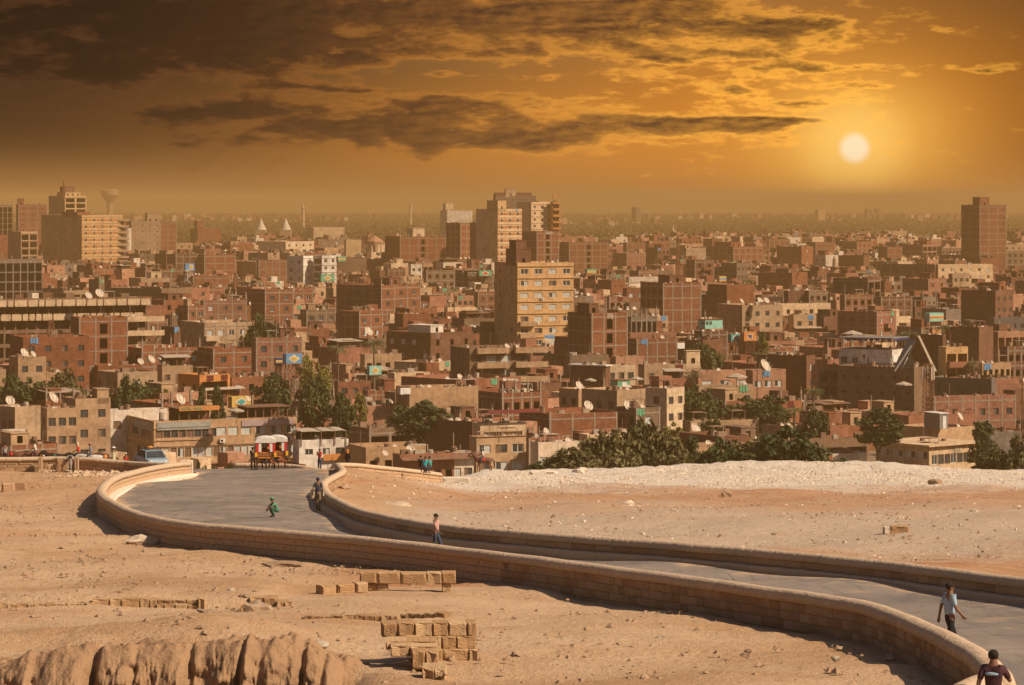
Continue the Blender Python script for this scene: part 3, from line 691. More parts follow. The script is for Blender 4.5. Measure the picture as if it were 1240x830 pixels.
# ================================================================== CITY
PAL = {'red': (0.222, 0.087, 0.046), 'brown': (0.16, 0.076, 0.046), 'tan': (0.385, 0.254, 0.152), 'cream': (0.576, 0.422, 0.268), 'yellow': (0.511, 0.335, 0.17), 'grey': (0.185, 0.147, 0.116), 'pink': (0.403, 0.213, 0.132), 'white': (0.636, 0.564, 0.475), 'dark': (0.086, 0.063, 0.05), 'rose': (0.285, 0.128, 0.081), 'umber': (0.179, 0.117, 0.076), 'pale': (0.578, 0.489, 0.385), 'slate': (0.112, 0.101, 0.092), 'orange': (0.482, 0.207, 0.063)}
def unit_window(kind):
    """unit frame, x 0..1, z 0..1, thin in y; returns (frame mesh, pane mesh)"""
    f = MB(); t = .07
    for a, b in (((0, 0, 0), (t, .07, 1)), ((1 - t, 0, 0), (1, .07, 1)), ((t, 0, 1 - t), (1 - t, .07, 1)), ((t, 0, 0), (1 - t, .07, t))): f.box(a, b)
    if kind != 'door': f.box((.47, .005, t), (.53, .065, 1 - t))
    fm = f.mesh('window', M['wframe' if kind in ('glass', 'half', 'curtain', 'door') else 'dframe'])
    p = MB()
    mats = [M['glass'], M['curtain'], M['shutter']]
    if kind == 'glass': p.box((t, .03, t), (1 - t, .045, 1 - t))
    elif kind == 'dark': p.box((t, .03, t), (1 - t, .045, 1 - t))
    elif kind == 'curtain': p.mi = 1; p.box((t, .03, t), (1 - t, .045, 1 - t))
    elif kind == 'half': p.box((t, .03, t), (.47, .045, 1 - t)); p.mi = 1; p.box((.53, .03, t), (1 - t, .045, 1 - t))
    elif kind == 'halfs': p.mi = 2; p.box((t, .03, t), (.47, .045, 1 - t)); p.mi = 0; p.box((.53, .03, t), (1 - t, .045, 1 - t))
    elif kind == 'shutter': p.mi = 2; p.box((t, .03, t), (1 - t, .045, 1 - t))
    elif kind == 'door': p.mi = 2; p.box((t, .03, t), (1 - t, .045, 1 - t))
    return fm, p.mesh('pane', mats)
UW = {k: unit_window(k) for k in ('glass', 'dark', 'curtain', 'half', 'halfs', 'shutter', 'door')}
def wall_face(mb, org, u, W, H, holes, depth, inward, z0=0.0):
    """one face of a wall with real openings and reveals. org: lower corner, u: unit vector along, inward: unit vector into the house"""
    xs = sorted({0.0, W} | {h[0] for h in holes} | {h[1] for h in holes}); zs = sorted({z0, H} | {h[2] for h in holes} | {h[3] for h in holes})
    P = lambda a, z, d=0.0: (org[0] + u[0] * a + inward[0] * d, org[1] + u[1] * a + inward[1] * d, z)
    for j in range(len(zs) - 1):
        zc = (zs[j] + zs[j + 1]) / 2; run = None
        for i in range(len(xs)):
            solid = i < len(xs) - 1 and not any(h[0] < (xs[i] + xs[i + 1]) / 2 < h[1] and h[2] < zc < h[3] for h in holes)
            if solid and run is None: run = xs[i]
            if not solid and run is not None:
                mb.quad(P(run, zs[j]), P(xs[i], zs[j]), P(xs[i], zs[j + 1]), P(run, zs[j + 1])); run = None
    for a, b, c, d in holes:
        for p, q in (((a, c), (b, c)), ((b, c), (b, d)), ((b, d), (a, d)), ((a, d), (a, c))):
            mb.quad(P(*p), P(*p, depth), P(*q, depth), P(*q))
def layout(rng, W, n, fh, cols, kind, z_lo, parap):
    """openings of one face: (u0, u1, z0, z1, wtype)"""
    out = []
    if cols <= 0: return out
    bw = W / cols
    for f in range(n):
        zb = f * fh
        if zb + fh < z_lo: continue
        for c in range(cols):
            x = (c + .5) * bw; k = kind; wt = None
            if k == 'mix': k = rng.choice('wwwhxn')
            if k == 'brick': k = rng.choice('whhxnnn')
            if k == 'n': continue
            if k in ('w', 's', 'g', 'b', 'k'):
                w = min(1.25 if k != 'b' else 2.1, bw * .72); h = 1.25
                wt = rng.choice({'w': ['half', 'halfs', 'dark', 'curtain', 'glass'], 's': ['shutter', 'halfs', 'dark', 'half'], 'g': ['glass', 'dark'], 'b': ['halfs', 'half', 'glass', 'curtain'], 'k': ['dark', 'dark', 'halfs']}[k])
                out.append((x - w / 2, x + w / 2, zb + 1.0, zb + 1.0 + h, wt))
            elif k == 'h': w = min(1.1, bw * .6); out.append((x - w / 2, x + w / 2, zb + .95, zb + 2.25, None))
            elif k == 'x': w = .55; out.append((x - w / 2, x + w / 2, zb + 1.5, zb + 2.1, None))
            elif k == 'L': w = bw * .84; out.append((x - w / 2, x + w / 2, zb + .35, zb + fh - .45, None))         # open loggia
            elif k == 'O': w = bw - .4; out.append((x - w / 2, x + w / 2, zb + .05, zb + fh - .35, None))          # bare frame
            elif k == 'C':
                if c == cols // 2: w = min(bw * .5, 1.6); out.append((x - w / 2, x + w / 2, zb + .5, zb + fh - .45, None))
            elif k == 'D':
                if c == cols // 2: out.append((x - .5, x + .5, zb + .05, zb + 2.15, 'door'))
                else: w = min(1.2, bw * .6); out.append((x - w / 2, x + w / 2, zb + 1.0, zb + 2.2, rng.choice(['half', 'halfs', 'glass'])))
    return [o for o in out if o[3] < n * fh + .01]
ALLH = []
def house(g, label, short, cat='building', name='house', cheap=None, group=None):
    """g: dict X,Y (front corner), yaw, W (lit face), L (shaded face), h, n, style, col, cr, kr, cl, kl, zlo, ex"""
    rng = random.Random(g['seed']); X, Y, a, W, L, h, n = g['X'], g['Y'], g['yaw'], g['W'], g['L'], g['h'], g['n']
    par = g.get('par', .9); hr = h - par; fh = hr / max(n, 1); col = PAL[g['col']]; jit = rng.uniform(.88, 1.12); jr = rng.uniform(.95, 1.06)
    col = (col[0] * jit * jr, col[1] * jit, col[2] * jit / jr)
    style = g['style']; mat = M['brick'] if style in 'br' else M['plaster']; ex = g.get('ex', {})
    zlo = g.get('zlo', 0.0)
    hr_ = layout(rng, W, n, fh, g['cr'], g['kr'], zlo, par); hl_ = layout(rng, L, n, fh, g['cl'], g['kl'], zlo, par)
    hx = ex.get('holesR', []); hr_ = [o for o in hr_ if not any(o[0] < q[1] + .15 and o[1] > q[0] - .15 and o[2] < q[3] + .15 and o[3] > q[2] - .15 for q in hx)] + hx
    mb = MB() if cheap is None else cheap[mat_key(style, g['col'])]
    MM = Matrix.Translation((X, Y, 0)) @ Matrix.Rotation(a, 4, 'Z')
    if cheap is not None: mb.M = MM
    else: mb.M = None
    if cheap is not None:
        mb.box((0, 0, 0), (W, L, hr)); t = .25
        for p, q in (((0, 0, hr), (W, t, h)), ((0, t, hr), (t, L, h)), ((W - t, t, hr), (W, L, h)), ((t, L - t, hr), (W - t, L, h))): mb.box(p, q)
        dk = cheap['dark']; dk.M = MM
        for o in hr_: dk.box((o[0], -.03, o[2]), (o[1], .02, o[3]))
        for o in hl_: dk.box((-.03, o[0], o[2]), (.02, o[1], o[3]))
        if rng.random() < .6:
            sw = min(3.0, W * .4); mb.box((W - sw - 1, L * .4, hr), (W - 1, L * .4 + sw, hr + 2.5))
        if g.get('fr'):
            fc = cheap['frame']; fc.M = MM
            for f in range(1, n + 1): fc.box((-.04, -.04, f * fh - .15), (W + .04, .02, f * fh + .12))
            nb = max(1, int(W / 3.6))
            for k in range(nb + 1): x = k * (W - .3) / nb; fc.box((x, -.05, 0), (x + .3, .02, h))
        return None
    root = empty(name, (X, Y, 0), a, label, cat, group)
    H_ = [o[:4] for o in hr_]; HL = [o[:4] for o in hl_]
    wall_face(mb, (0, 0), (1, 0), W, h, H_, .28, (0, 1)); wall_face(mb, (0, L), (0, -1), L, h, [(L - o[1], L - o[0], o[2], o[3]) for o in HL], .28, (1, 0))
    mb.quad((W, 0, 0), (W, L, 0), (W, L, h), (W, 0, h)); mb.quad((W, L, 0), (0, L, 0), (0, L, h), (W, L, h))
    t = .22
    mb.quad((t, t, hr), (t, t, h), (W - t, t, h), (W - t, t, hr)); mb.quad((t, L - t, hr), (W - t, L - t, hr), (W - t, L - t, h), (t, L - t, h))
    mb.quad((t, t, hr), (t, L - t, hr), (t, L - t, h), (t, t, h)); mb.quad((W - t, t, hr), (W - t, t, h), (W - t, L - t, h), (W - t, L - t, hr))
    for p in (((0, 0), (W, 0), (W - t, t), (t, t)), ((W, 0), (W, L), (W - t, L - t), (W - t, t)), ((W, L), (0, L), (t, L - t), (W - t, L - t)), ((0, L), (0, 0), (t, t), (t, L - t))):
        mb.quad(*[(x, y, h) for x, y in p])
    mb.build('wall', mat, root, color=col)
    rb = MB(); rb.quad((t, t, hr), (W - t, t, hr), (W - t, L - t, hr), (t, L - t, hr)); 
    if max(g['kr'], g['kl']) and not g.get('lite'):
        for f in range(1, n): 
            if f * fh > zlo - fh: rb.quad((.3, .3, f * fh), (W - .3, .3, f * fh), (W - .3, L - .3, f * fh), (.3, L - .3, f * fh))
    for _ in range(rng.randint(1, 4) if not g.get('lite') else 1):                                  # rubbish and stacked bricks on the roof
        bx, by = rng.uniform(.6, max(.7, W - 1.8)), rng.uniform(.6, max(.7, L - 1.8)); rb.box((bx, by, hr + .01), (bx + rng.uniform(.5, 1.4), by + rng.uniform(.4, 1.0), hr + rng.uniform(.3, 1.1)))
    rb.build('roof', M['roof'], root)
    if g.get('fr'):
        fb = MB(); e = .035
        nb = max(1, round(W / rng.uniform(3.0, 4.2))) if g['cr'] <= 1 else g['cr']; nl = max(1, round(L / 3.8)) if g['cl'] <= 1 else g['cl']
        def beam(lo, hi, zc, face):
            # cut the beam where an opening crosses it
            hs = hr_ if face == 'R' else hl_
            cut = sorted([(o[0], o[1]) for o in hs if o[2] < zc + .12 and o[3] > zc - .14]); s = lo; spans = []
            for c0, c1 in cut: spans.append((s, c0)); s = c1
            spans.append((s, hi))
            for s0, s1 in spans:
                if s1 - s0 > .05:
                    if face == 'R': fb.box((s0, -e, zc - .14), (s1, .01, zc + .12))
                    else: fb.box((-e, s0, zc - .14), (.01, s1, zc + .12))
        for f in range(1, n + 1):
            if f * fh < zlo - 1: continue
            beam(.3, W - .3, f * fh, 'R'); beam(.3, L, f * fh, 'L')
        z1 = h + (0 if not ex.get('stubs') else 0)
        def clear(x0, x1, hs): return not any(o[0] < x1 and o[1] > x0 for o in hs)
        for k in range(nb + 1):
            x = k * (W - .3) / nb
            if clear(x, x + .3, hr_): fb.box((x, -e - .008, 0), (x + .3, .01, z1 + .01))
        for k in range(1, nl + 1):
            y = k * (L - .3) / nl
            if clear(y, y + .3, hl_): fb.box((-e - .008, y, 0), (.01, y + .3, z1 + .01))
        fb.box((-e - .008, -e - .009, 0), (.02, .3, z1 + .012))
        fb.build('concrete_frame', M['frame_c'], root)
    for o in hr_:
        if o[4]:
            f, p = UW[o[4]]; w_ = put('window', f, root, None, (o[0], .10, o[2]), 0, (o[1] - o[0], 1, o[3] - o[2])); put('pane', p, w_)
    for o in hl_:
        if o[4]:
            f, p = UW[o[4]]; w_ = put('window', f, root, None, (.17, o[0], o[2]), PI / 2, (o[1] - o[0], 1, o[3] - o[2])); put('pane', p, w_)
    # ---- extras
    if 'band' in ex:                                   # painted panels between the windows
        bb = MB()
        for f in range(n):
            if (f + 1) * fh < zlo: continue
            xs = [0.02]; 
            for o in sorted(o for o in hr_ if f * fh < o[2] < (f + 1) * fh): xs += [o[0] - .15, o[1] + .15]
            xs.append(W * ex.get('bandw', 1.0) - .02)
            for k in range(0, len(xs) - 1, 2):
                if xs[k + 1] - xs[k] > .3: bb.box((xs[k], -.03, f * fh + 1.1), (xs[k + 1], .01, f * fh + 2.1))
        bb.build('painted_panel', M['bandp'], root)
    if 'ledge' in ex:
        lb = MB()
        for f in range(1, n + 1):
            if f * fh > zlo: lb.box((-.06, -.22, f * fh - .1), (W + .06, .01, f * fh + .12))
        lb.build('ledge', mat, root, color=col)
    for (u0, u1, f0, f1) in ex.get('bal', []):         # balconies on the lit face
        for f in range(f0, f1 + 1):
            if (f + 1) * fh < zlo: continue
            z = f * fh; bb = MB(); bb.box((u0, -1.15, z - .16), (u1, -.012, z)); bb.box((u0, -1.15, z), (u1, -1.05, z + .95)); bb.box((u0, -1.05, z), (u0 + .1, -.012, z + .95)); bb.box((u1 - .1, -1.05, z), (u1, -.012, z + .95))
            bb.build('balcony', mat, root, color=PAL[ex.get('balcol', g['col'])])
    for (u0, u1, f0, f1) in ex.get('balL', []):        # balconies on the shaded face
        for f in range(f0, f1 + 1):
            if (f + 1) * fh < zlo: continue
            z = f * fh; bb = MB(); bb.box((-1.15, u0, z - .16), (-.012, u1, z)); bb.box((-1.15, u0, z), (-1.05, u1, z + .95)); bb.box((-1.05, u0, z), (-.012, u0 + .1, z + .95)); bb.box((-1.05, u1 - .1, z), (-.012, u1, z + .95))
            bb.build('balcony', mat, root, color=PAL[ex.get('balcol', g['col'])])
    for (u0, u1, v0, v1, hh, cc) in ex.get('pent', []):  # rooms on the roof
        rm = MB(); x0, x1, y0, y1 = u0 * W, u1 * W, v0 * L, v1 * L; hs = []
        if x1 - x0 > 2.2: k = max(1, int((x1 - x0) / 3)); hs = [((i + .5) * (x1 - x0) / k - .45, (i + .5) * (x1 - x0) / k + .45, hr + .9, hr + 2.0) for i in range(k)] if hh > 2.3 else []
        wall_face(rm, (x0, y0), (1, 0), x1 - x0, hr + hh, hs, .2, (0, 1), hr); rm.quad((x1, y0, hr), (x1, y1, hr), (x1, y1, hr + hh), (x1, y0, hr + hh)); rm.quad((x1, y1, hr), (x0, y1, hr), (x0, y1, hr + hh), (x1, y1, hr + hh)); rm.quad((x0, y1, hr), (x0, y0, hr), (x0, y0, hr + hh), (x0, y1, hr + hh)); 
        rm.box((x0 - .12, y0 - .12, hr + hh), (x1 + .12, y1 + .12, hr + hh + .16))
        rm.build('roof_room', M['brick'] if cc in ('red', 'brown') else M['plaster'], root, color=PAL[cc])
    if ex.get('stubs'):                                # unfinished columns with bars
        nn = ex['stubs']; 
        for k in range(nn):
            x = .0 + k * (W - .3) / max(1, nn - 1); cb = MB(); hh = rng.uniform(.8, 2.2)
            cb.box((x, .0, h), (x + .3, .3, h + hh)); 
            for q in (.05, .22): cb.box((x + q, .05, h + hh), (x + q + .04, .09, h + hh + .7))
            cb.build('column_stub', M['frame_c'], root)
    if ex.get('fins'):                                 # cream panel segments along the edges of the floors
        for f in ex['fins']:
            x = 0.0; z = f * fh - .55
            while x < W - .8:
                ww = rng.choice([1.1, 2.0, 2.6]); sb = MB(); sb.prism([(x, z), (x + ww, z), (x + ww, z + 1.25), (x, z + 1.25)], -1.3, -.95); sb.prism([(x, z - .02), (x + ww, z - .02), (x + ww, z - .15), (x, z - .15)][::-1], -1.3, -.012)
                sb.build('parapet_panel', M['plaster'], root, color=PAL['cream']); x += ww + .35
    if ex.get('awn'):
        for (u0, u1, z, dp, mt) in ex['awn']:
            ab = MB(); ab.add([(u0, -.012, z + .35), (u1, -.012, z + .35), (u1, -dp, z), (u0, -dp, z), (u0, -.012, z + .42), (u1, -.012, z + .42), (u1, -dp, z + .07), (u0, -dp, z + .07)], [(0, 1, 2, 3), (7, 6, 5, 4), (0, 4, 5, 1), (1, 5, 6, 2), (2, 6, 7, 3), (3, 7, 4, 0)]); ab.build('awning', M[mt], root)
    if ex.get('shade'):                                # light pavilion on the roof: posts and a thin cover
        for (u0, u1, v0, v1, hh, mt) in ex['shade']:
            x0, x1, y0, y1 = u0 * W, u1 * W, v0 * L, v1 * L; k = max(2, int((x1 - x0) / 2.5) + 1)
            for i in range(k):
                x = x0 + i * (x1 - x0 - .14) / (k - 1)
                for y in (y0, y1 - .14): pb = MB(); pb.box((x, y, hr), (x + .14, y + .14, hr + hh)); pb.build('post', M['wood'], root)
            cb = MB(); cb.add([(x0 - .3, y0 - .4, hr + hh - .1), (x1 + .3, y0 - .4, hr + hh - .1), (x1 + .3, y1 + .3, hr + hh + .25), (x0 - .3, y1 + .3, hr + hh + .25), (x0 - .3, y0 - .4, hr + hh + .02), (x1 + .3, y0 - .4, hr + hh + .02), (x1 + .3, y1 + .3, hr + hh + .37), (x0 - .3, y1 + .3, hr + hh + .37)], [(3, 2, 1, 0), (4, 5, 6, 7), (0, 1, 5, 4), (1, 2, 6, 5), (2, 3, 7, 6), (3, 0, 4, 7)]); cb.build('roof_cover', M[mt], root)
            bb = MB(); bb.quad((x0, y1, hr), (x1, y1, hr), (x1, y1, hr + hh * .9), (x0, y1, hr + hh * .9)); bb.build('back_wall', M['brick'], root, color=PAL['brown'])
    if ex.get('ac'):
        for (u, f) in ex['ac']:
            ab = MB(); ab.box((u, -.42, f * fh + .35), (u + .85, -.06, f * fh + .95)); ab.mi = 1; ab.tube((u + .3, -.43, f * fh + .65), (u + .3, -.425, f * fh + .65), .22, n=10); o_ = ab.build('air_conditioner', [M['white'], M['dark']], root)
    if ex.get('rail'):
        rbm = MB(); rbm.box((0, -.16, h + .75), (W, -.02, h + .87)); x = .1
        while x < W - .15: rbm.tube((x + .07, -.09, h + .02), (x + .07, -.09, h + .76), .06, .045, 5, False); x += .42
        rbm.box((0, -.17, h + .0), (W, -.01, h + .06)); rbm.build('balustrade', M['plaster'], root, color=PAL['tan'])
    if ex.get('scallop'):
        k = ex['scallop']; sb = MB(); ww = W / k
        for i in range(k): sb.prism([(i * ww + ww / 2 + math.cos(t_) * ww * .46, h + .01 + math.sin(t_) * ww * .32) for t_ in np.linspace(0, PI, 9)], .0, .22)
        sb.build('scalloped_parapet', M['brick'], root, color=PAL['rose'])
    g['root'] = root; g['hr'] = hr; g['short'] = short
    return root
def mat_key(style, col): return ('b' if style in 'br' else 'p') + col
M['bandp'] = simple('brick_red_panel', (.36, .155, .07), .9, .1, .2, 1.0)

TILE = {'A': (0, 200), 'B': (310, 200), 'C': (610, 200), 'D': (910, 200), 'E': (0, 380), 'F': (310, 380), 'G': (610, 380), 'H': (910, 380)}
ZS = 1240 / 330.0
def hero(t, x0, xm, x1, yt, yb, dn, style, col, wr, wl, label, short, ex=None, name='house', cat='house', fh=3.05, yaw=None, L=None):
    ox, oy = TILE[t]; x0, xm, x1 = (ox + v / ZS for v in (x0, xm, x1)); yt, yb = (oy + v / ZS for v in (yt, yb))
    if dn > 30: D = dn; h = CAMZ - (yt - HZ) * D / F; n = max(1, round((h - .9) / fh))
    else: n = dn; h = n * fh + .9; D = (CAMZ - h) * F / (yt - HZ)
    s = D / F; wr_, wl_ = (x1 - xm) * s, (xm - x0) * s
    if yaw is None: yaw = min(max(math.atan2(max(wl_, .01), max(wr_, .01)), math.radians(22)), math.radians(62))
    W = max(wr_, .6) / math.cos(yaw); L_ = L if L else (max(wl_, .6) / math.sin(yaw) if xm > x0 + 1 else min(W, 12))
    W = max(W, 2.0) if x1 > xm + .5 else 8.0
    L_ = max(L_, 3.0)
    r, k = (wr[:-1], wr[-1]) if wr else ('0', 'n'); rl, kl = (wl[:-1], wl[-1]) if wl else ('0', 'n')
    def kk(c): return {'m': 'mix', 'q': 'brick'}.get(c, c)
    g = dict(X=wx(xm, D), Y=D, yaw=yaw, W=W, L=L_, h=h, n=n, style='r' if style == 'r' else style[0], fr=style in ('b', 'gf', 'pf'), col=col, cr=int(r or 0), kr=kk(k), cl=int(rl or 0), kl=kk(kl),
             zlo=max(0, CAMZ - (yb + 8 - HZ) * D / F), ex=ex or {}, seed=len(ALLH) * 17 + 3, px=(x0, x1), pm=xm, yt=yt, yb=yb, label=label, short=short, name=name, cat=cat, hero=True)
    if isinstance(g['ex'], dict) and callable(g['ex'].get('fn')): g['ex'] = g['ex']['fn'](g)
    ALLH.append(g); return g
AP = dict(name='apartment_block', cat='apartment block'); TW = dict(name='apartment_tower', cat='tower')
P1 = [(.55, .85, .3, .7, 2.6, 'brown')]; P2 = [(.1, .35, .2, .6, 2.4, 'tan')]; P3 = [(.6, .95, .2, .8, 2.7, 'red')]
# -------- A
hero('A', 162, 372, 530, 228, 450, 1390, 'p', 'yellow', '5k', '3x', 'tall apartment tower with yellow and red banded face and a wide dark brick flank', 'yellow banded tower', {'band': 1, 'ledge': 1, 'pent': [(.0, .3, .1, .5, 2.2, 'red')]}, **TW)
hero('A', 515, 530, 562, 246, 440, 1410, 'p', 'tan', '1L', '', 'narrow stack of open balconies joined to the yellow banded tower', 'balcony stack', {'bal': [(0, 6, 2, 11)]}, **TW)
hero('A', 208, 295, 380, 140, 250, 1520, 'p', 'yellow', '2L', '1x', 'highest block of the western skyline, arched loggias under a lattice aerial', 'arched skyline block', {'ledge': 1, 'pent': [(.1, .8, .1, .6, 2.6, 'yellow'), (.15, .6, .2, .5, 5.6, 'brown')]}, **TW)
hero('A', 66, 84, 206, 180, 300, 1600, 'b', 'red', '3x', '1x', 'wide bare brick slab block beside the highest arched skyline block', 'bare brick slab', {'pent': [(0, .2, .1, .5, 4, 'red')]}, **TW)
hero('A', -40, -10, 52, 182, 330, 1560, 'gf', 'umber', '3O', '', 'unfinished concrete skeleton tower cut by the picture edge at the skyline', 'skeleton tower', {'stubs': 4}, **TW)
hero('A', 25, 95, 160, 303, 430, 1250, 'p', 'tan', '2L', '2n', 'mid height block with stacked loggias standing before the bare brick slab', 'loggia block', {'ledge': 1}, **AP)
hero('A', -60, -40, 30, 318, 420, 1150, 'r', 'red', '2n', '', 'plain red brick block at the picture edge below the skeleton tower', 'edge brick block', **AP)
hero('A', -60, -40, 178, 430, 590, 900, 'gf', 'grey', '7O', '', 'wide unfinished concrete frame of open floors below the yellow banded tower', 'open concrete frame', {'stubs': 6}, **AP)
hero('A', 565, 598, 726, 256, 405, 1500, 'b', 'tan', '4x', '', 'brick tower with pale cylinder stair and cluttered roof beside the yellow banded tower', 'cylinder stair tower', {'pent': [(.55, .95, .1, .5, 5, 'tan')]}, **TW)
hero('A', 722, 726, 800, 262, 345, 1700, 'b', 'red', '2n', '', 'red brick block tucked behind the cylinder stair tower', 'brick block behind it', **AP)
hero('A', 855, 900, 1003, 290, 360, 2000, 'r', 'red', '3n', '1n', 'isolated red brick block standing alone before the far trees', 'isolated brick block', {'pent': [(.0, .3, .1, .5, 6, 'red')]}, **AP)
hero('A', 830, 930, 1062, 408, 500, 6, 'b', 'red', '3n', '2n', 'square red brick block with blank gridded face above the water tower kiosk', 'blank gridded block', {'stubs': 3})
hero('A', 730, 745, 872, 355, 400, 5, 'p', 'tan', '4h', '', 'pale flat roofed house crowded with dishes beside the cylinder stair tower', 'dish roof house')
hero('A', 570, 640, 765, 515, 560, 4, 'p', 'tan', '3h', '2h', 'tan house with a raised cream kiosk on its roof in the old quarter', 'kiosk roof house', {'pent': [(.4, .75, .1, .5, 3, 'cream')]})
hero('A', 470, 735, 850, 562, 615, 5, 'p', 'umber', '2w', '3n', 'low brown house with a white balcony niche behind the cream parapet block', 'white niche house', {'bal': [(.6, 3.5, 3, 3)], 'balcol': 'white'})
hero('A', 400, 450, 470, 520, 600, 930, 'g', 'umber', '1n', '1n', 'dark slim chimney like block rising behind the cream parapet block', 'slim dark block')
hero('A', -60, -30, 632, 612, 800, 625, 'g', 'umber', '14L', '', 'long dark concrete block ringed by bands of overhanging cream parapet panels', 'cream parapet block', {'fins': [7, 6], 'par': .3}, **AP)
hero('A', 300, 360, 571, 694, 960, 600, 'b', 'red', '3C', '1x', 'tall red brick block with a vertical slot of dark openings and grey frame', 'slotted brick block', {}, **AP)
hero('A', 572, 575, 628, 690, 830, 615, 'p', 'cream', '1L', '', 'cream stack of balconies squeezed against the slotted brick block', 'cream balcony stack', {'bal': [(0, 8, 2, 6)], 'balcol': 'cream'}, **AP)
hero('A', 615, 672, 756, 702, 780, 4, 'b', 'red', '2w', '1n', 'small brick house with one pale window below the orange parapet', 'one window brick house')
hero('A', 610, 620, 745, 640, 700, 5, 'r', 'rose', '3n', '', 'rosy brick house between the cream parapet block and the brown corner house', 'rosy brick house', {'stubs': 3})
hero('A', 800, 855, 926, 640, 720, 5, 'b', 'red', '2w', '2h', 'corner house of brick with two curtained openings west of the three window house', 'two curtain corner house', {'pent': P2})
hero('A', 918, 926, 1116, 617, 690, 800, 'b', 'rose', '3w', '', 'long rosy brick house with three white framed windows in a row', 'three window house', {'stubs': 4})
hero('A', 795, 930, 1165, 718, 860, 650, 'b', 'tan', '5w', '3w', 'three storey tan apartment house with cream balconies and dishes lining its roof', 'tan balcony apartments', {'bal': [(0, 3.2, 3, 4), (9, 12, 3, 4)], 'balcol': 'cream'}, **AP)
hero('A', 730, 792, 798, 735, 790, 5, 'r', 'brown', '', '1n', 'small dark windowless cube next to the tan balcony apartments', 'dark cube house')
hero('A', 1130, 1206, 1330, 567, 690, 6, 'b', 'red', '2w', '2n', 'dark sided brick block with a clean lit brick face west of the lattice tower', 'dark sided brick block', {}, **AP)
hero('A', 1062, 1165, 1330, 440, 520, 5, 'p', 'tan', '5n', '3x', 'wide beige block with small square openings below the pale arched house', 'wide beige block')
hero('A', 285, 290, 400, 572, 612, 4, 'g', 'tan', '3L', '', 'low open sided concrete house behind the cream parapet panels', 'open sided house')
hero('A', 160, 288, 292, 562, 612, 4, 'g', 'umber', '', '2n', 'low brown blank walled house behind the cream parapet panels', 'blank brown house')
hero('A', 870, 878, 1040, 505, 560, 5, 'b', 'red', '3n', '', 'brick house with pale coping standing between kiosk roof house and lattice tower', 'pale coping house')
hero('A', 745, 800, 925, 408, 470, 6, 'b', 'brown', '4x', '1n', 'dim brown brick block adjoining the blank gridded block', 'dim brick block', {'stubs': 3})
# -------- B
hero('B', 0, 135, 255, 348, 400, 6, 'p', 'cream', '4h', '2x', 'peach block with arched windows and small aerials, facing the brick tower pair', 'peach arched block')
hero('B', 225, 262, 400, 284, 330, 2300, 'p', 'cream', '9x', '1n', 'long pale institutional block with rows of tiny windows by the far trees', 'long institutional block', {}, **AP)
hero('B', 138, 215, 256, 414, 560, 1170, 'p', 'white', '1k', '2w', 'white apartment house with round arched windows, western half', 'white arched apartments', {'ledge': 1}, **AP)
hero('B', 256, 300, 364, 412, 560, 1168, 'p', 'white', '2k', '1L', 'white apartment house with recessed balconies, eastern half', 'white recessed apartments', {'ledge': 1}, **AP)
hero('B', 0, 12, 137, 432, 530, 6, 'b', 'red', '4n', '', 'broad brick block with blank frame panels beside the white arched apartments', 'broad blank block')
hero('B', 400, 410, 480, 340, 420, 1500, 'p', 'yellow', '3n', '', 'ochre hall with plain walls beside the domed pavilion', 'ochre hall')
hero('B', 578, 655, 862, 326, 440, 1300, 'b', 'red', '5C', '3x', 'very wide gridded brick block with one column of dark openings', 'wide gridded block', {'pent': [(.35, .6, .2, .6, 4.5, 'cream')], 'stubs': 12}, **AP)
hero('B', 835, 870, 984, 208, 262, 2300, 'p', 'pale', '5x', '2x', 'pale distant tower with rows of tiny windows behind the dark brick pair', 'pale distant tower', {'pent': [(.0, .3, .2, .6, 6.5, 'cream')]}, **TW)
hero('B', 862, 930, 986, 264, 420, 1350, 'b', 'red', '2x', '3h', 'dark flanked brick tower standing just before the pale distant tower', 'dark flanked tower', {}, **TW)
hero('B', 1000, 1100, 1210, 200, 445, 1280, 'p', 'cream', '3k', '5n', 'slim tower with bright cream and brick banded face and gridded brick flank', 'cream banded tower', {'band': 1, 'ledge': 1, 'pent': [(.0, .35, .0, .5, 4.5, 'yellow')]}, **TW)
hero('B', 978, 1000, 1003, 262, 430, 1300, 'g', 'umber', '', '1x', 'narrow dark service shaft between two towers', 'service shaft', **TW)
hero('B', 1083, 1090, 1275, 140, 300, 1460, 'p', 'umber', '6x', '', 'tallest tower of the skyline, brown shaded shaft with stepped crown', 'tallest brown tower', {'pent': [(.25, .5, .0, .5, 4.4, 'tan'), (.0, .9, .1, .8, 2.3, 'brown')]}, yaw=math.radians(22), **TW)
hero('C', 60, 125, 222, 168, 300, 1440, 'p', 'cream', '3k', '2x', 'pale lit wing of the tallest tower with dark square windows', 'pale lit wing', {'ledge': 1}, **TW)
hero('C', 215, 222, 254, 168, 300, 1442, 'p', 'orange', '1L', '', 'column of rounded terracotta balconies closing the tallest tower', 'terracotta balcony column', {'bal': [(0, 4.2, 8, 14)], 'balcol': 'orange'}, **TW)
hero('C', 85, 150, 252, 302, 440, 1200, 'b', 'red', '3C', '2n', 'gridded brick block with dark slot standing under the tallest tower', 'gridded slot block', {}, **AP)
hero('C', -44, 62, 320, 445, 830, 730, 'p', 'yellow', '4b', '2w', 'big golden apartment block dominating the middle of the town', 'golden apartment block', {'bal': [(.4, 4.6, 0, 4), (14.2, 17.3, 0, 4)], 'balcol': 'tan', 'ledge': 0, 'pent': [(.0, .26, .05, .5, 4.2, 'brown'), (.02, .2, .1, .4, 6.4, 'brown')], 'ac': [(6.3, 6), (4.9, 4), (12.2, 2)]}, **AP)
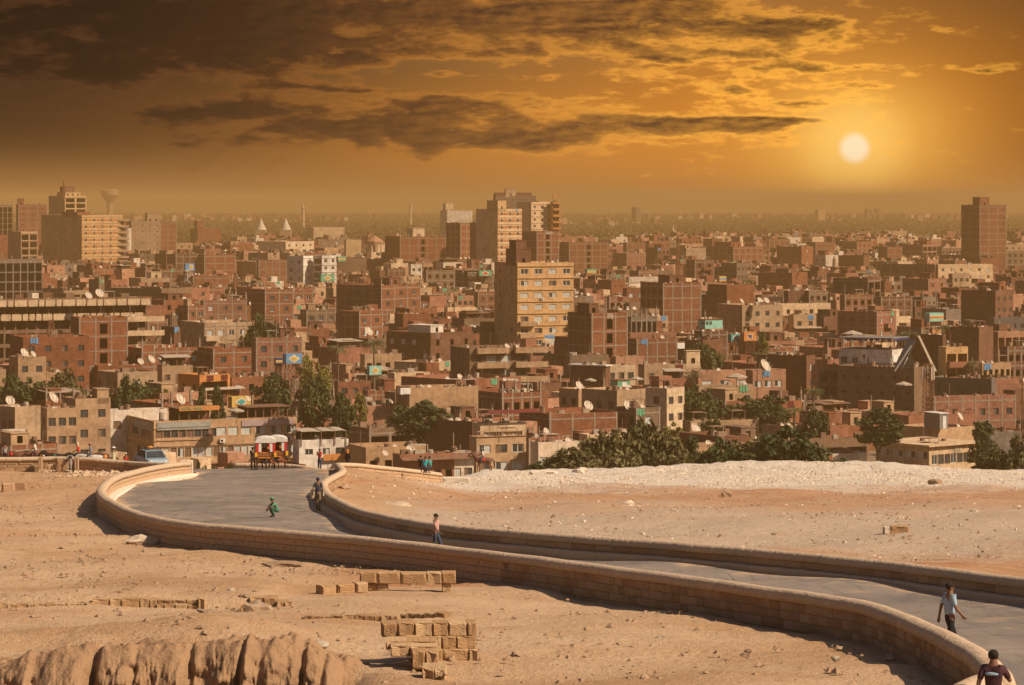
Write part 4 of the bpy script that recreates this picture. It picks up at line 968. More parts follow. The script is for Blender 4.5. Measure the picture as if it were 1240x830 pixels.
hero('B', 0, 40, 255, 572, 640, 5, 'b', 'red', '5w', '1n', 'long brick house with white framed windows south of the white apartments', 'white framed brick house')
hero('B', 355, 570, 742, 548, 650, 820, 'b', 'red', '3w', '5k', 'big two winged brick house, dark wing windowed, lit wing patched', 'two winged brick house', {'pent': P1, 'stubs': 5}, **AP)
hero('B', 365, 470, 572, 667, 790, 5, 'b', 'red', '2w', '3n', 'brick house whose parapet is a row of small arches', 'arched parapet house', {'scallop': 5})
hero('B', 625, 670, 795, 678, 745, 4, 'r', 'red', '0n', '1n', 'plain windowless box of raw red brick amid the roofs', 'raw brick box')
hero('B', 585, 795, 985, 764, 880, 4, 'r', 'brown', '3h', '4w', 'dark brown house with four pale windows and a white rooftop recess', 'four window brown house', {'pent': [(.1, .4, .1, .6, 2.4, 'white')]})
hero('B', 670, 790, 865, 598, 650, 4, 'r', 'rose', '2n', '2h', 'rose brick house with dishes on a low terrace', 'rose terrace house')
hero('B', 855, 872, 1000, 648, 700, 3, 'p', 'cream', '4n', '', 'cream flat topped house below the black water tanks', 'cream tank house', {'pent': P2})
hero('B', 700, 705, 756, 452, 520, 5, 'p', 'pale', '2k', '', 'small pale house front among brick below the wide gridded block', 'small pale front')
hero('B', 757, 760, 805, 450, 520, 5, 'p', 'pink', '2L', '', 'pink house front with stacked balconies below the wide gridded block', 'pink stacked front', {'bal': [(0, 4, 2, 4)]})
hero('B', 510, 515, 576, 430, 480, 5, 'r', 'red', '2n', '', 'narrow raw brick front beside the domed pavilion base', 'narrow raw front')
hero('B', 590, 600, 680, 472, 530, 5, 'b', 'brown', '3n', '', 'brown framed house under the western edge of the wide gridded block', 'brown framed house')
hero('B', 770, 775, 905, 480, 560, 5, 'b', 'umber', '4h', '', 'umber house with rows of empty openings before the dark flanked tower', 'umber open windowed house')
hero('B', 905, 940, 1080, 480, 560, 1000, 'b', 'umber', '4x', '1n', 'umber brick house behind the raised green water tanks', 'house behind green tanks')
hero('B', 1000, 1010, 1090, 578, 660, 4, 'b', 'red', '2k', '', 'brick cube house with dark windows just west of the golden block', 'brick cube house')
hero('B', 900, 915, 990, 595, 660, 4, 'p', 'pink', '3k', '', 'pinkish house with three little windows under the raised green tanks', 'pinkish house')
hero('B', 30, 45, 185, 688, 740, 3, 'g', 'grey', '5L', '', 'low grey colonnade of open bays with a dish on its flat roof', 'low grey colonnade')
hero('B', 130, 140, 330, 748, 800, 3, 'r', 'red', '4n', '', 'wide raw brick house with water barrels on the roof', 'wide raw brick house', {'pent': P1})
hero('B', 195, 230, 360, 660, 730, 4, 'b', 'umber', '3w', '2h', 'shabby brick house with an awning among masts', 'shabby mast house', {'pent': P2})
hero('B', 350, 365, 500, 425, 500, 5, 'r', 'umber', '4n', '', 'dim brown house east of the white recessed apartments', 'dim brown house')
# -------- C
hero('C', 255, 297, 478, 352, 500, 1400, 'b', 'red', '5C', '2h', 'wide brick block with grey grid standing east of the tallest tower', 'east gridded block', {'stubs': 0}, **AP)
hero('C', 545, 560, 645, 352, 400, 6, 'b', 'red', '3n', '', 'far brick house with twin roof rooms before the tree belt', 'far brick house', {'pent': P3})
hero('C', 500, 560, 648, 402, 480, 5, 'b', 'rose', '3n', '2n', 'rosy brick house with bright coping east of the gridded blocks', 'bright coping house')
hero('C', 760, 830, 935, 378, 430, 5, 'b', 'tan', '5x', '2n', 'tan brick house with a pale roof slab near the red mast', 'pale slab house', {'pent': P2})
hero('C', 930, 1045, 1190, 372, 450, 6, 'b', 'red', '5x', '4h', 'broad brick block with stepped cream roof rooms and small square openings', 'stepped roof block', {'pent': [(.1, .45, .2, .8, 3, 'red'), (.5, .6, .3, .6, 6, 'cream')]}, **AP)
hero('C', 835, 870, 960, 432, 530, 6, 'b', 'brown', '2h', '2k', 'brown corner house with red balconies on the lit side', 'red balcony corner house', {'bal': [(3.5, 7.5, 2, 5)], 'balcol': 'red'})
hero('C', 1000, 1060, 1116, 447, 540, 6, 'g', 'umber', '3k', '2h', 'umber house with washing hung on its wall', 'washing line house', {'stubs': 3})
hero('C', 1170, 1215, 1290, 460, 560, 5, 'r', 'brown', '2n', '1x', 'dark brown brick house behind the red dish roof house', 'dark brown brick house')
hero('C', 630, 725, 905, 537, 690, 7, 'b', 'red', '4n', '4h', 'massive brick block with blank grid face and dark windowed flank', 'massive blank block', {'pent': [(.35, .75, .3, .8, 2.6, 'brown')]}, **AP)
hero('C', 430, 490, 554, 524, 590, 5, 'r', 'red', '2x', '2n', 'small raw brick house directly east of the golden block', 'small raw brick house', {'stubs': 4})
hero('C', 935, 1015, 1146, 545, 640, 6, 'r', 'red', '3n', '2n', 'bright raw brick block with striped shading on its side wall', 'bright raw brick block')
hero('C', 870, 985, 1085, 592, 700, 5, 'g', 'brown', '4k', '3n', 'dim brown block with barred windows below the bright raw brick block', 'dim barred block')
hero('C', 985, 1085, 1278, 638, 770, 758, 'p', 'tan', '4k', '1n', 'sandy plastered apartment house with small square windows and three big dishes', 'sandy square windowed house', {}, **AP)
hero('C', 295, 400, 568, 674, 800, 620, 'b', 'red', '3C', '4n', 'brick block with dark shaded flank standing before the massive blank block', 'dark flank brick block', {'pent': [(.0, .25, .1, .6, 2.8, 'brown')]}, **AP)
hero('C', 550, 605, 795, 792, 850, 4, 'b', 'red', '4n', '2k', 'low brick house behind the white corrugated awning', 'low brick house')
hero('C', 640, 645, 725, 712, 745, 4, 'r', 'red', '2n', '', 'little red brick box between the massive block and the pale awnings', 'little red box')
hero('C', 872, 905, 1022, 757, 900, 4, 'b', 'brown', '3n', '1n', 'brown brick house carrying the mint green cabin on its roof', 'mint cabin house')
hero('C', 325, 345, 470, 640, 690, 5, 'b', 'brown', '4n', '', 'brown brick house hard against the foot of the golden block', 'brown foot house', {'stubs': 3})
hero('C', 470, 480, 568, 600, 660, 5, 'b', 'rose', '3h', '', 'house with two dark doorways east of the golden block', 'two doorway house')
hero('C', 555, 560, 640, 560, 640, 5, 'r', 'red', '2w', '', 'brick front with clay pots between raw house and massive block', 'clay pot house')
hero('C', 565, 580, 700, 690, 760, 5, 'gf', 'grey', '5O', '', 'roofless grey frame of bare columns under construction', 'bare column frame', {'stubs': 6})
hero('C', 560, 570, 830, 510, 540, 4, 'p', 'pale', '8n', '', 'long low cream wall and roof catching light behind the palms', 'long low cream roof')
hero('C', 570, 575, 790, 765, 800, 4, 'r', 'rose', '5n', '', 'long rosy terrace wall dotted with small dishes', 'rosy terrace wall')
# -------- D
hero('D', 975, 1038, 1170, 182, 370, 1350, 'b', 'red', '3n', '2h', 'lone brick tower on the eastern skyline with a stair hut on top', 'lone eastern tower', {'pent': [(.15, .5, .2, .6, 4.4, 'red')]}, **TW)
hero('D', 120, 228, 292, 372, 470, 6, 'r', 'red', '1w', '4n', 'dark flanked brick house with a turquoise window', 'turquoise window house')
hero('D', 258, 292, 384, 352, 410, 6, 'b', 'red', '2n', '1n', 'square brick house behind the turquoise window house', 'square brick house behind')
hero('D', 75, 80, 180, 338, 380, 6, 'b', 'red', '4x', '', 'far brick house with tiny dark openings beside the lattice mast', 'far tiny windowed house')
hero('D', 425, 480, 556, 348, 400, 6, 'b', 'red', '3x', '2x', 'far brick block with three round tanks on the roof', 'three tank block')
hero('D', 585, 620, 690, 372, 440, 6, 'b', 'red', '2n', '1n', 'bright brick cube before the tree belt in the east', 'bright brick cube')
hero('D', 690, 780, 856, 362, 430, 6, 'b', 'rose', '3L', '3n', 'block with recessed dark loggias east of the bright brick cube', 'recessed loggia block', {'pent': P3})
hero('D', 860, 866, 1136, 378, 410, 5, 'p', 'umber', '16h', '', 'very long two tone school block with a strip of small windows', 'long school block')
hero('D', 1115, 1122, 1300, 362, 420, 5, 'p', 'tan', '6h', '', 'pale block at the picture edge below the lone eastern tower', 'pale edge block')
hero('D', 398, 510, 546, 412, 480, 5, 'r', 'brown', '2n', '3n', 'dark blind walled house under the three tank block', 'dark blind house')
hero('D', 600, 835, 850, 453, 530, 5, 'b', 'brown', '1n', '5x', 'wide dark shaded brick wall with a few openings and dishes along the top', 'wide dark wall house')
hero('D', 832, 850, 1116, 453, 540, 5, 'p', 'cream', '6w', '', 'cream two storey block with painted circles and big windows', 'cream circle block')
hero('D', 40, 185, 270, 490, 570, 5, 'r', 'red', '2x', '2n', 'brick house with a triangular shadow on its dark side', 'triangle shadow house', {'pent': [(.2, .6, .2, .6, 2.2, 'brown')]})
hero('D', 378, 530, 604, 516, 610, 6, 'b', 'brown', '2L', '3k', 'brown apartment house with dark windows and open corner balconies', 'brown corner balcony house', {'bal': [(.2, 3.4, 2, 5)]}, **AP)
hero('D', 600, 605, 640, 530, 610, 5, 'r', 'red', '1n', '', 'slim lit brick annex against the brown corner balcony house', 'slim brick annex')
hero('D', 695, 805, 903, 518, 600, 5, 'b', 'rose', '2k', '2n', 'striped brick and concrete house with dishes, middle of the eastern quarter', 'striped eastern house', {'pent': P1})
hero('D', 970, 1110, 1216, 572, 690, 6, 'r', 'brown', '3k', '3x', 'dark brown house with an orange painted window bay', 'orange bay house', {'pent': P3}, **AP)
hero('D', 100, 115, 372, 632, 690, 4, 'p', 'cream', '7h', '', 'long cream washed house above the tan porch house', 'long cream house')
hero('D', 180, 192, 300, 682, 800, 4, 'g', 'tan', '2k', '', 'tan porch house on open columns beside an orange stall', 'tan porch house', {'awn': [(0, 8, 9.5, 1.2, 'roof')]})
hero('D', 404, 570, 680, 668, 810, 5, 'b', 'rose', '2w', '4x', 'house with grey gridded flank and rose front pierced by white windows', 'rose front house', {'bal': [(4, 8, 4, 4)]}, **AP)
hero('D', 795, 885, 1026, 656, 740, 4, 'g', 'grey', '4n', '2n', 'raw grey block house with bare blockwork walls', 'raw grey block house')
hero('D', 1095, 1105, 1300, 694, 760, 4, 'p', 'slate', '5k', '', 'dark slate plastered house at the picture edge with dull windows', 'dark slate house')
hero('D', 875, 945, 1030, 560, 610, 4, 'r', 'brown', '3n', '2n', 'low brown roofs between the striped house and the orange bay house', 'low brown roof house')
hero('D', 1130, 1135, 1250, 392, 480, 5, 'b', 'umber', '4h', '', 'umber block with strips of openings under the pale edge block', 'umber strip block')
hero('D', 250, 262, 350, 572, 610, 5, 'b', 'umber', '3h', '', 'umber patched house next to the sandy square windowed house', 'umber patched house')
hero('D', 160, 168, 252, 572, 620, 5, 'r', 'brown', '3n', '', 'brown low front behind the long cream house', 'brown low front')
hero('D', 415, 425, 560, 590, 660, 5, 'b', 'red', '4h', '', 'ragged red house row between corner balcony house and rose front house', 'ragged red row')
hero('D', 580, 590, 740, 600, 670, 5, 'b', 'brown', '4x', '', 'brown brick row scattered with dishes east of the ragged red row', 'brown dish row')
hero('D', 905, 915, 1000, 495, 560, 5, 'p', 'tan', '3k', '', 'small tan house below the cream circle block', 'small tan house')
# -------- E
hero('E', 0, 105, 390, 108, 250, 577, 'r', 'red', '4k', '2n', 'low red brick house with long black windows and a sunk porch', 'sunk porch brick house', {})
hero('E', 20, 82, 200, 198, 300, 560, 'p', 'tan', '2k', '1k', 'tan plastered house with two large dishes on its parapet', 'two dish tan house')
hero('E', -60, -30, 22, 255, 390, 540, 'g', 'tan', '1n', '', 'blank tan wall at the picture edge beside the dark bushes', 'blank edge wall')
hero('E', 188, 212, 288, 267, 380, 563, 'p', 'tan', '2k', '1n', 'small tan box house with a green window by the bushes', 'green window box house')
hero('E', 285, 295, 432, 248, 350, 590, 'g', 'grey', '2L', '', 'dark concrete carport building with wide open bays', 'open bay building')
hero('E', 418, 535, 702, 268, 350, 563, 'p', 'tan', '3w', '4w', 'tan and maroon bungalow with a strip of blue windows', 'blue window bungalow', {})
hero('E', 440, 445, 640, 237, 268, 590, 'r', 'red', '4n', '', 'long low red brick wall just behind the blue window bungalow', 'long red brick wall')
hero('E', 705, 738, 872, 238, 340, 585, 'p', 'tan', '3D', '2n', 'tan roof restaurant with sloping canopy beside the open fronted orange pavilion', 'sloping canopy restaurant', {'shade': [(.1, .9, .1, .8, 2.6, 'canvas')]})
hero('E', 795, 908, 1036, 280, 340, 552, 'p', 'orange', '1L', '2h', 'orange fronted pavilion with a white sill and arched side', 'orange pavilion', {'awn': [(.3, 10, 7.4, 1.2, 'canvas')]})
hero('E', 510, 645, 898, 158, 245, 600, 'b', 'red', '5w', '3h', 'row of brick flats with concrete piers and boarded windows', 'boarded brick flats', {'stubs': 5}, **AP)
hero('E', 880, 970, 1150, 160, 260, 597, 'b', 'red', '2k', '2k', 'brick house with one dark window between grey bay and shaded alley', 'one dark window house')
hero('E', 1150, 1165, 1370, 110, 290, 580, 'b', 'rose', '3k', '', 'large rose brick house with few windows above the dark round trees', 'large rose brick house', {'pent': P1}, **AP)
hero('E', 165, 214, 345, 432, 600, 440, 'p', 'tan', '3k', '1k', 'stepped sand coloured house, lower front wing with small windows', 'stepped sand house')
hero('E', 262, 343, 492, 388, 600, 446, 'p', 'tan', '2k', '2k', 'tall blank sand coloured wall of the stepped house with one green window', 'blank sand wall', {'pent': [(.62, .95, .0, .4, 2.2, 'tan')]})
hero('E', -50, 68, 166, 425, 600, 455, 'p', 'tan', '2n', '3k', 'weathered tan house with faded writing on its plaster at the picture edge', 'faded writing house', {'balL': [(6, 12, 2, 2)]})
hero('E', 458, 700, 1235, 490, 700, 450, 'p', 'tan', '0n', '0n', 'long hotel with ribbon windows and blank signboards, closing the end of the road', 'ribbon window hotel', {'HOTEL': 1}, name='hotel', cat='hotel')
hero('E', 462, 500, 750, 440, 495, 462, 'p', 'white', '4s', '1k', 'white roof storey with brown windows set back on the hotel', 'white hotel storey', name='roof_storey', cat='roof storey')
# -------- F
hero('F', 175, 196, 416, 577, 700, 430, 'p', 'white', '0n', '0n', 'small white house with orange railing below a shaded canvas terrace', 'white canvas terrace house', {'WHITE': 1})
hero('F', 405, 516, 700, 522, 680, 470, 'b', 'umber', '2L', '1n', 'ruinous brown brick house with rubble heaped on its roof', 'ruinous brick house')
hero('F', 690, 700, 775, 525, 640, 480, 'p', 'umber', '1n', '', 'blank brown wall between the ruinous house and the dark slab block', 'blank brown wall')
hero('F', 768, 985, 1000, 490, 640, 455, 'r', 'brown', '', '2n', 'large dark windowless slab block beside the tan balustrade house', 'dark slab block')
hero('F', 985, 1003, 1230, 562, 720, 430, 'p', 'tan', '3b', '1n', 'tan house with roof balustrade and pairs of green windows', 'tan balustrade house', {'rail': 1})
hero('F', 1003, 1020, 1228, 500, 562, 438, 'p', 'cream', '1L', '', 'cream roof room of the balustrade house with a dark red tarp', 'red tarp roof room', {'awn': [(1, 9, 11.5, 1.5, 'maroon')]}, name='roof_storey', cat='roof storey')
hero('F', 650, 655, 900, 642, 700, 405, 'p', 'rose', '5h', '', 'low mauve shed with striped roof edge behind the seated group', 'low mauve shed', {'awn': [(0, 10, 7.4, 1.2, 'wood')]})
hero('F', 885, 890, 990, 632, 700, 410, 'p', 'pale', '2w', '', 'small whitewashed front with two windows beside the mauve shed', 'whitewashed front', {'awn': [(0, 4.6, 7.6, 1.2, 'wood')]})
hero('F', 630, 698, 1012, 338, 480, 515, 'p', 'tan', '2n', '1n', 'long windowless sand brick warehouse with peeling lower wall', 'sand brick warehouse')
hero('F', 880, 972, 1235, 158, 300, 560, 'p', 'umber', '4b', '1k', 'grey brown apartment block with long wraparound balconies', 'wraparound balcony block', {'bal': [(1.2, 7.8, 2, 5), (9.2, 16, 2, 5)], 'balcol': 'tan'}, **AP)
hero('F', 650, 930, 1206, 302, 345, 3, 'r', 'rose', '4n', '4n', 'long low rose brick parapet behind the sand brick warehouse', 'rose brick parapet')
hero('F', 1010, 1120, 1300, 362, 470, 3, 'b', 'red', '4h', '3k', 'low brick house with cluttered roof under the rose parapet', 'cluttered brick house', {'stubs': 4})
hero('F', 418, 425, 650, 424, 520, 2, 'r', 'pink', '4n', '', 'pink brick wall divided by dark pilasters, one small window', 'pink pilaster wall', {'stubs': 4})
hero('F', 625, 788, 882, 222, 270, 601, 'p', 'tan', '2w', '3h', 'tan house with air conditioner beside the wraparound balcony block', 'tan air conditioner house')
hero('F', 625, 630, 790, 270, 310, 560, 'p', 'cream', '0n', '', 'plain cream wall catching sun below the tan air conditioner house', 'plain cream wall')
hero('F', 1070, 1200, 1330, 360, 410, 520, 'r', 'red', '3n', '2n', 'row of dark red brick parapets beside the green shuttered yard', 'dark red parapet row')
hero('F', 372, 378, 520, 310, 370, 560, 'r', 'red', '3k', '', 'small brick house under a patched roof by the tall palm', 'patched roof house')
hero('F', 145, 150, 372, 305, 400, 575, 'p', 'umber', '5h', '', 'grey brown walls behind the dark conifers', 'wall behind conifers')
hero('F', 500, 510, 640, 350, 410, 545, 'b', 'red', '4h', '', 'jumbled brick house west of the sand brick warehouse', 'jumbled brick house', {'pent': P3})
hero('F', 405, 500, 770, 610, 680, 425, 'p', 'tan', '4h', '1n', 'low sandy rubble walled yard house with dishes behind the road end', 'rubble walled yard')
hero('F', 485, 495, 660, 185, 240, 620, 'p', 'tan', '4h', '', 'tan house behind the two palms', 'house behind palms')
# -------- G
hero('G', 230, 395, 500, 108, 160, 4, 'r', 'red', '2w', '3n', 'long brick house at the foot of the golden block with a tourist hoarding', 'golden block foot house')
hero('G', 303, 463, 468, 240, 345, 540, 'r', 'brown', '', '3n', 'rust brown timber braced stage building with a white rim', 'timber braced stage')
hero('G', 463, 470, 602, 236, 300, 556, 'p', 'cream', '3k', '', 'cream wall of the house behind the green shutters', 'cream shutter house')
hero('G', 358, 515, 660, 350, 430, 500, 'p', 'tan', '1b', '3k', 'tan house with a gridded window wall and flat parapet', 'gridded window wall house')
hero('G', 648, 742, 828, 340, 500, 486, 'p', 'cream', '2k', '1k', 'tall cream house with sloping gable beside the large tree', 'cream gable house')
hero('G', 72, 208, 522, 457, 550, 470, 'b', 'red', '0n', '2n', 'long windowless brick wall with concrete band before the big scrub', 'long concrete banded wall')
hero('G', 515, 602, 716, 430, 550, 476, 'b', 'umber', '1w', '2h', 'half plastered brick house east of the long banded wall', 'half plastered house')
hero('G', 345, 380, 540, 551, 610, 440, 'p', 'cream', '3n', '', 'sunlit yellow garden wall with dark arches behind the scrub', 'sunlit yellow wall')
hero('G', 150, 157, 346, 586, 710, 428, 'p', 'pale', '4w', '', 'pale two storey house with long balcony beside the scrub', 'pale balcony house', {'bal': [(.2, 11, 1, 1)]})
hero('G', 625, 640, 902, 232, 285, 586, 'p', 'tan', '4k', '', 'tan house with maroon panel and raised square end room', 'maroon panel house', {'pent': [(.75, .99, .0, .4, 3.4, 'cream')]})
hero('G', 878, 885, 1300, 262, 400, 560, 'p', 'pink', '5b', '', 'wide pinkish apartment house with a gazebo on the terrace', 'wide pinkish house', {}, **AP)
hero('G', 868, 888, 1146, 328, 400, 515, 'p', 'tan', '4w', '', 'tan wing with terrace in front of the wide pinkish house', 'tan terrace wing')
hero('G', 840, 850, 1170, 490, 560, 470, 'p', 'tan', '6h', '', 'string of low tan yard walls and sheds under the tree line', 'low tan yard walls')
hero('G', 845, 880, 1105, 596, 660, 432, 'p', 'tan', '3L', '', 'low orange arched porch building among the scrub', 'orange arch porch')
hero('G', 1170, 1180, 1330, 160, 210, 640, 'b', 'red', '4h', '', 'mixed brick house beside the patterned hoarding', 'mixed brick house')
hero('G', 760, 905, 1010, 120, 175, 660, 'r', 'brown', '2n', '2n', 'dark brick front below the mint green cabin', 'dark brick front')
hero('G', 740, 745, 900, 295, 335, 560, 'r', 'rose', '3w', '', 'low rosy house with white windows under a roof pavilion', 'low rosy house', {'shade': [(.0, .5, .1, .7, 2.3, 'canvas')]})
hero('G', 0, 10, 100, 505, 550, 440, 'p', 'tan', '0n', '', 'plain tan upper wall beside the long banded wall', 'plain tan upper wall')
hero('G', 0, 8, 78, 308, 360, 520, 'r', 'rose', '0n', '', 'short rose brick wall below the wraparound balcony block', 'short rose wall')
hero('G', 290, 300, 480, 190, 240, 600, 'r', 'umber', '4h', '', 'roof edge with white plaster bits west of the maroon panel house', 'plaster bit house')
hero('G', 500, 510, 640, 195, 235, 610, 'p', 'pink', '2n', '', 'pink roof wall with blue trim above the cream shutter house', 'pink blue trim wall')
# -------- H
hero('H', 40, 250, 300, 192, 330, 4, 'r', 'brown', '1w', '4n', 'dark plain brick block with one lit window column', 'dark plain brick block')
hero('H', 298, 306, 412, 236, 350, 560, 'b', 'pink', '2L', '', 'pinkish brick house with open balcony niches beside the patchy hotel', 'pinkish niche house')
hero('H', 150, 155, 222, 275, 330, 575, 'p', 'pale', '2h', '', 'small pale house on columns west of the pinkish niche house', 'small pale column house')
hero('H', 412, 740, 830, 246, 450, 540, 'p', 'umber', '2n', '6x', 'big patchy grey building with pockmarked blank side under a roof restaurant', 'patchy restaurant building', {}, **AP)
hero('H', 412, 640, 736, 166, 246, 551, 'p', 'white', '1n', '5g', 'white and glass roof restaurant storey with signs and a blue edged canopy', 'glass roof restaurant', {'par': .3, 'SAFARI': 1}, name='roof_restaurant', cat='restaurant')
hero('H', 874, 885, 992, 152, 250, 560, 'p', 'yellow', '2L', '', 'mustard and red house with stacked open balconies', 'mustard balcony house', {'bal': [(.2, 6.5, 3, 4)], 'balcol': 'rose'})
hero('H', 735, 870, 876, 97, 200, 600, 'r', 'brown', '', '3n', 'dark brown brick block wall behind the triangular canopy', 'dark block wall')
hero('H', 832, 1092, 1215, 297, 400, 548, 'p', 'slate', '2n', '3k', 'slate grey walled house with three black windows and bright brick end', 'slate three window house')
hero('H', 1090, 1096, 1230, 296, 390, 550, 'r', 'rose', '3n', '', 'bright rose brick end wall beside the slate three window house', 'rose end wall')
hero('H', 825, 832, 1232, 380, 530, 522, 'b', 'rose', '6k', '', 'long striped brick and concrete house with black square windows', 'long striped brick house')
hero('H', 915, 1035, 1120, 62, 200, 5, 'r', 'brown', '3n', '3n', 'dark brick house with white zigzag stair on its roof', 'white stair brick house')
hero('H', 1118, 1122, 1260, 82, 140, 640, 'p', 'pink', '4L', '', 'pale pink balconied house at the eastern picture edge', 'pale pink edge house')
hero('H', 695, 850, 1042, 522, 610, 488, 'p', 'tan', '2w', '3w', 'tan house with small white windows carrying a white metal cabin', 'white cabin house')
hero('H', 45, 155, 305, 512, 575, 470, 'p', 'tan', '1n', '2k', 'flat tan upper block of the garage house in the palm grove', 'flat tan garage block')
hero('H', 200, 215, 548, 576, 660, 460, 'p', 'umber', '3L', '', 'brown garage house with pillars and two wide dark bays', 'brown garage house')
hero('H', 318, 322, 535, 640, 710, 452, 'p', 'pale', '0n', '', 'pale blue grey low yard wall before the glass walled hall', 'pale yard wall')
hero('H', 598, 808, 1062, 606, 700, 466, 'p', 'cream', '0n', '0n', 'single storey cream hall with flat overhanging roof and window bands', 'single storey cream hall', {'HALL': 1})
hero('H', 1078, 1085, 1240, 540, 640, 450, 'g', 'grey', '2n', '', 'dark shed wall at the picture edge among scrub', 'dark shed wall')
hero('H', 230, 300, 420, 450, 510, 500, 'r', 'rose', '2n', '2h', 'low rose brick yard houses beside the round dark tree', 'low rose yard house')
hero('H', 640, 715, 1042, 465, 525, 506, 'r', 'rose', '2n', '1n', 'low wall with scalloped brick parapet below the telecom mast', 'scalloped parapet wall', {'scallop': 6})
hero('H', 1160, 1165, 1300, 150, 210, 600, 'b', 'brown', '4h', '', 'brown roofs beside the mustard balcony house at the edge', 'brown edge roofs')
hero('H', 1040, 1050, 1190, 225, 270, 570, 'p', 'tan', '5h', '', 'tan stepped roofs behind the slate three window house', 'tan stepped roofs')
hero('H', 0, 6, 150, 258, 400, 556, 'p', 'pink', '3b', '', 'pink apartment end beside the pole with an air conditioner', 'pink apartment end')

# ---- openings measured for a few special houses
def special(g):
    ex = g['ex']; s = g['Y'] / F
    def zf(zy, ty): return CAMZ - (ty + zy / ZS - HZ) * s
    if ex.get('HOTEL'):
        k = s / math.cos(g['yaw']); kl = s / math.sin(g['yaw']); xm = g['pm']
        R = []; z1, z0 = zf(530, 380), zf(568, 380); y1, y0 = zf(615, 380), zf(658, 380)
        px = xm + 2; i = 0
        while px < 252: R.append(((px - xm) * k, (px + 8.2 - xm) * k, z0, z1, ['shutter', 'dark', 'dark', 'halfs'][i % 4])); px += 8.9; i += 1
        for a, b in ((258.5, 270), (272.5, 284), (288, 299), (304.5, 317), (323, 335), (341, 353)): R.append(((a - xm) * k, (b - xm) * k, z0 + .1, z1 + .1, 'half' if a > 300 else 'curtain'))
        px = 197; i = 0
        while px < 350:
            R.append(((px - xm) * k, (px + 7.2 - xm) * k, y0, y1, ['curtain', 'shutter', 'half', 'shutter', 'curtain', 'curtain'][i % 6])); px += 8.3; i += 1
        ex['holesR'] = R
        Ls = [((xm - b) * kl, (xm - a) * kl, z0, z1, t) for a, b, t in ((125, 135, 'dark'), (138, 144, 'half'), (149, 162, 'dark'), (165, 173, 'shutter'), (174.5, 184, 'dark'))] + [((xm - b) * kl, (xm - a) * kl, y0, y1, 'dark') for a, b in ((158, 164), (169, 174))]
        g['holesL'] = Ls; ex['ac'] = []; g['bands'] = (z0, z1, y0, y1)
        ex['acz'] = [((262 - xm) * k, z0 - 1.0), ((341 - xm) * k, z0 - 1.0), ((236 - xm) * k, y0 - 1.1), ((270 - xm) * k, y0 - 1.1)]
    if ex.get('WHITE'):
        k = s / math.cos(g['yaw']); xm = g['pm']; f = lambda zx: (310 + zx / ZS - xm) * k
        a, b = zf(645, 380), zf(618, 380)
        ex['holesR'] = [(f(222), f(258), a, b, 'glass'), (f(300), f(332), a, b + .05, 'half'), (f(358), f(400), a, b + .1, 'dark')]
    if ex.get('HALL'):
        k = s / math.cos(g['yaw']); kl = s / math.sin(g['yaw']); xm = g['pm']; f = lambda zx: (910 + zx / ZS - xm) * k; fl = lambda zx: (xm - 910 - zx / ZS) * kl
        ex['holesR'] = [(f(a), f(a + 30), zf(690, 380), zf(645, 380), 'dark' if i % 3 else 'glass') for i, a in enumerate(range(822, 1030, 33))]
        g['holesL'] = [(fl(a + 40), fl(a), zf(664, 380), zf(630, 380), 'half') for a in (615, 665, 715, 763)]
    if ex.get('SAFARI'):
        pass
_layout = layout
for g in ALLH: special(g)

# ---- filler houses on a loose town grid
def foot(g):
    c, s = math.cos(g['yaw']), math.sin(g['yaw'])
    return (g['X'] + c * g['W'] / 2 - s * g['L'] / 2, g['Y'] + s * g['W'] / 2 + c * g['L'] / 2, .5 * math.hypot(g['W'], g['L']))
occ = [foot(g) for g in ALLH]
GRID = {}
def gcell(x, y): return (int(x // 30), int(y // 30))
for t in occ:
    for i in range(-1, 2):
        for j in range(-1, 2): GRID.setdefault((gcell(t[0], t[1])[0] + i, gcell(t[0], t[1])[1] + j), []).append(t)
TREES = []   # filled below: (px0, px1, ytop, ybase, D)
TREES += [(0, 70, 452, 486, 500), (305, 352, 450, 498, 470), (358, 398, 456, 515, 455), (392, 428, 474, 520, 450), (480, 540, 492, 520, 440), (360, 402, 428, 460, 560), (672, 800, 530, 572, 340), (790, 850, 540, 570, 335), (820, 872, 466, 510, 490), (862, 960, 482, 510, 495), (846, 990, 532, 572, 345), (1034, 1092, 494, 548, 430), (1172, 1240, 545, 578, 330), (975, 1010, 485, 515, 470), (395, 430, 412, 470, 560), (440, 470, 410, 440, 600), (1080, 1110, 398, 420, 590), (905, 940, 408, 440, 600)]
rngf = random.Random(99)
fills = []
D = 425.0
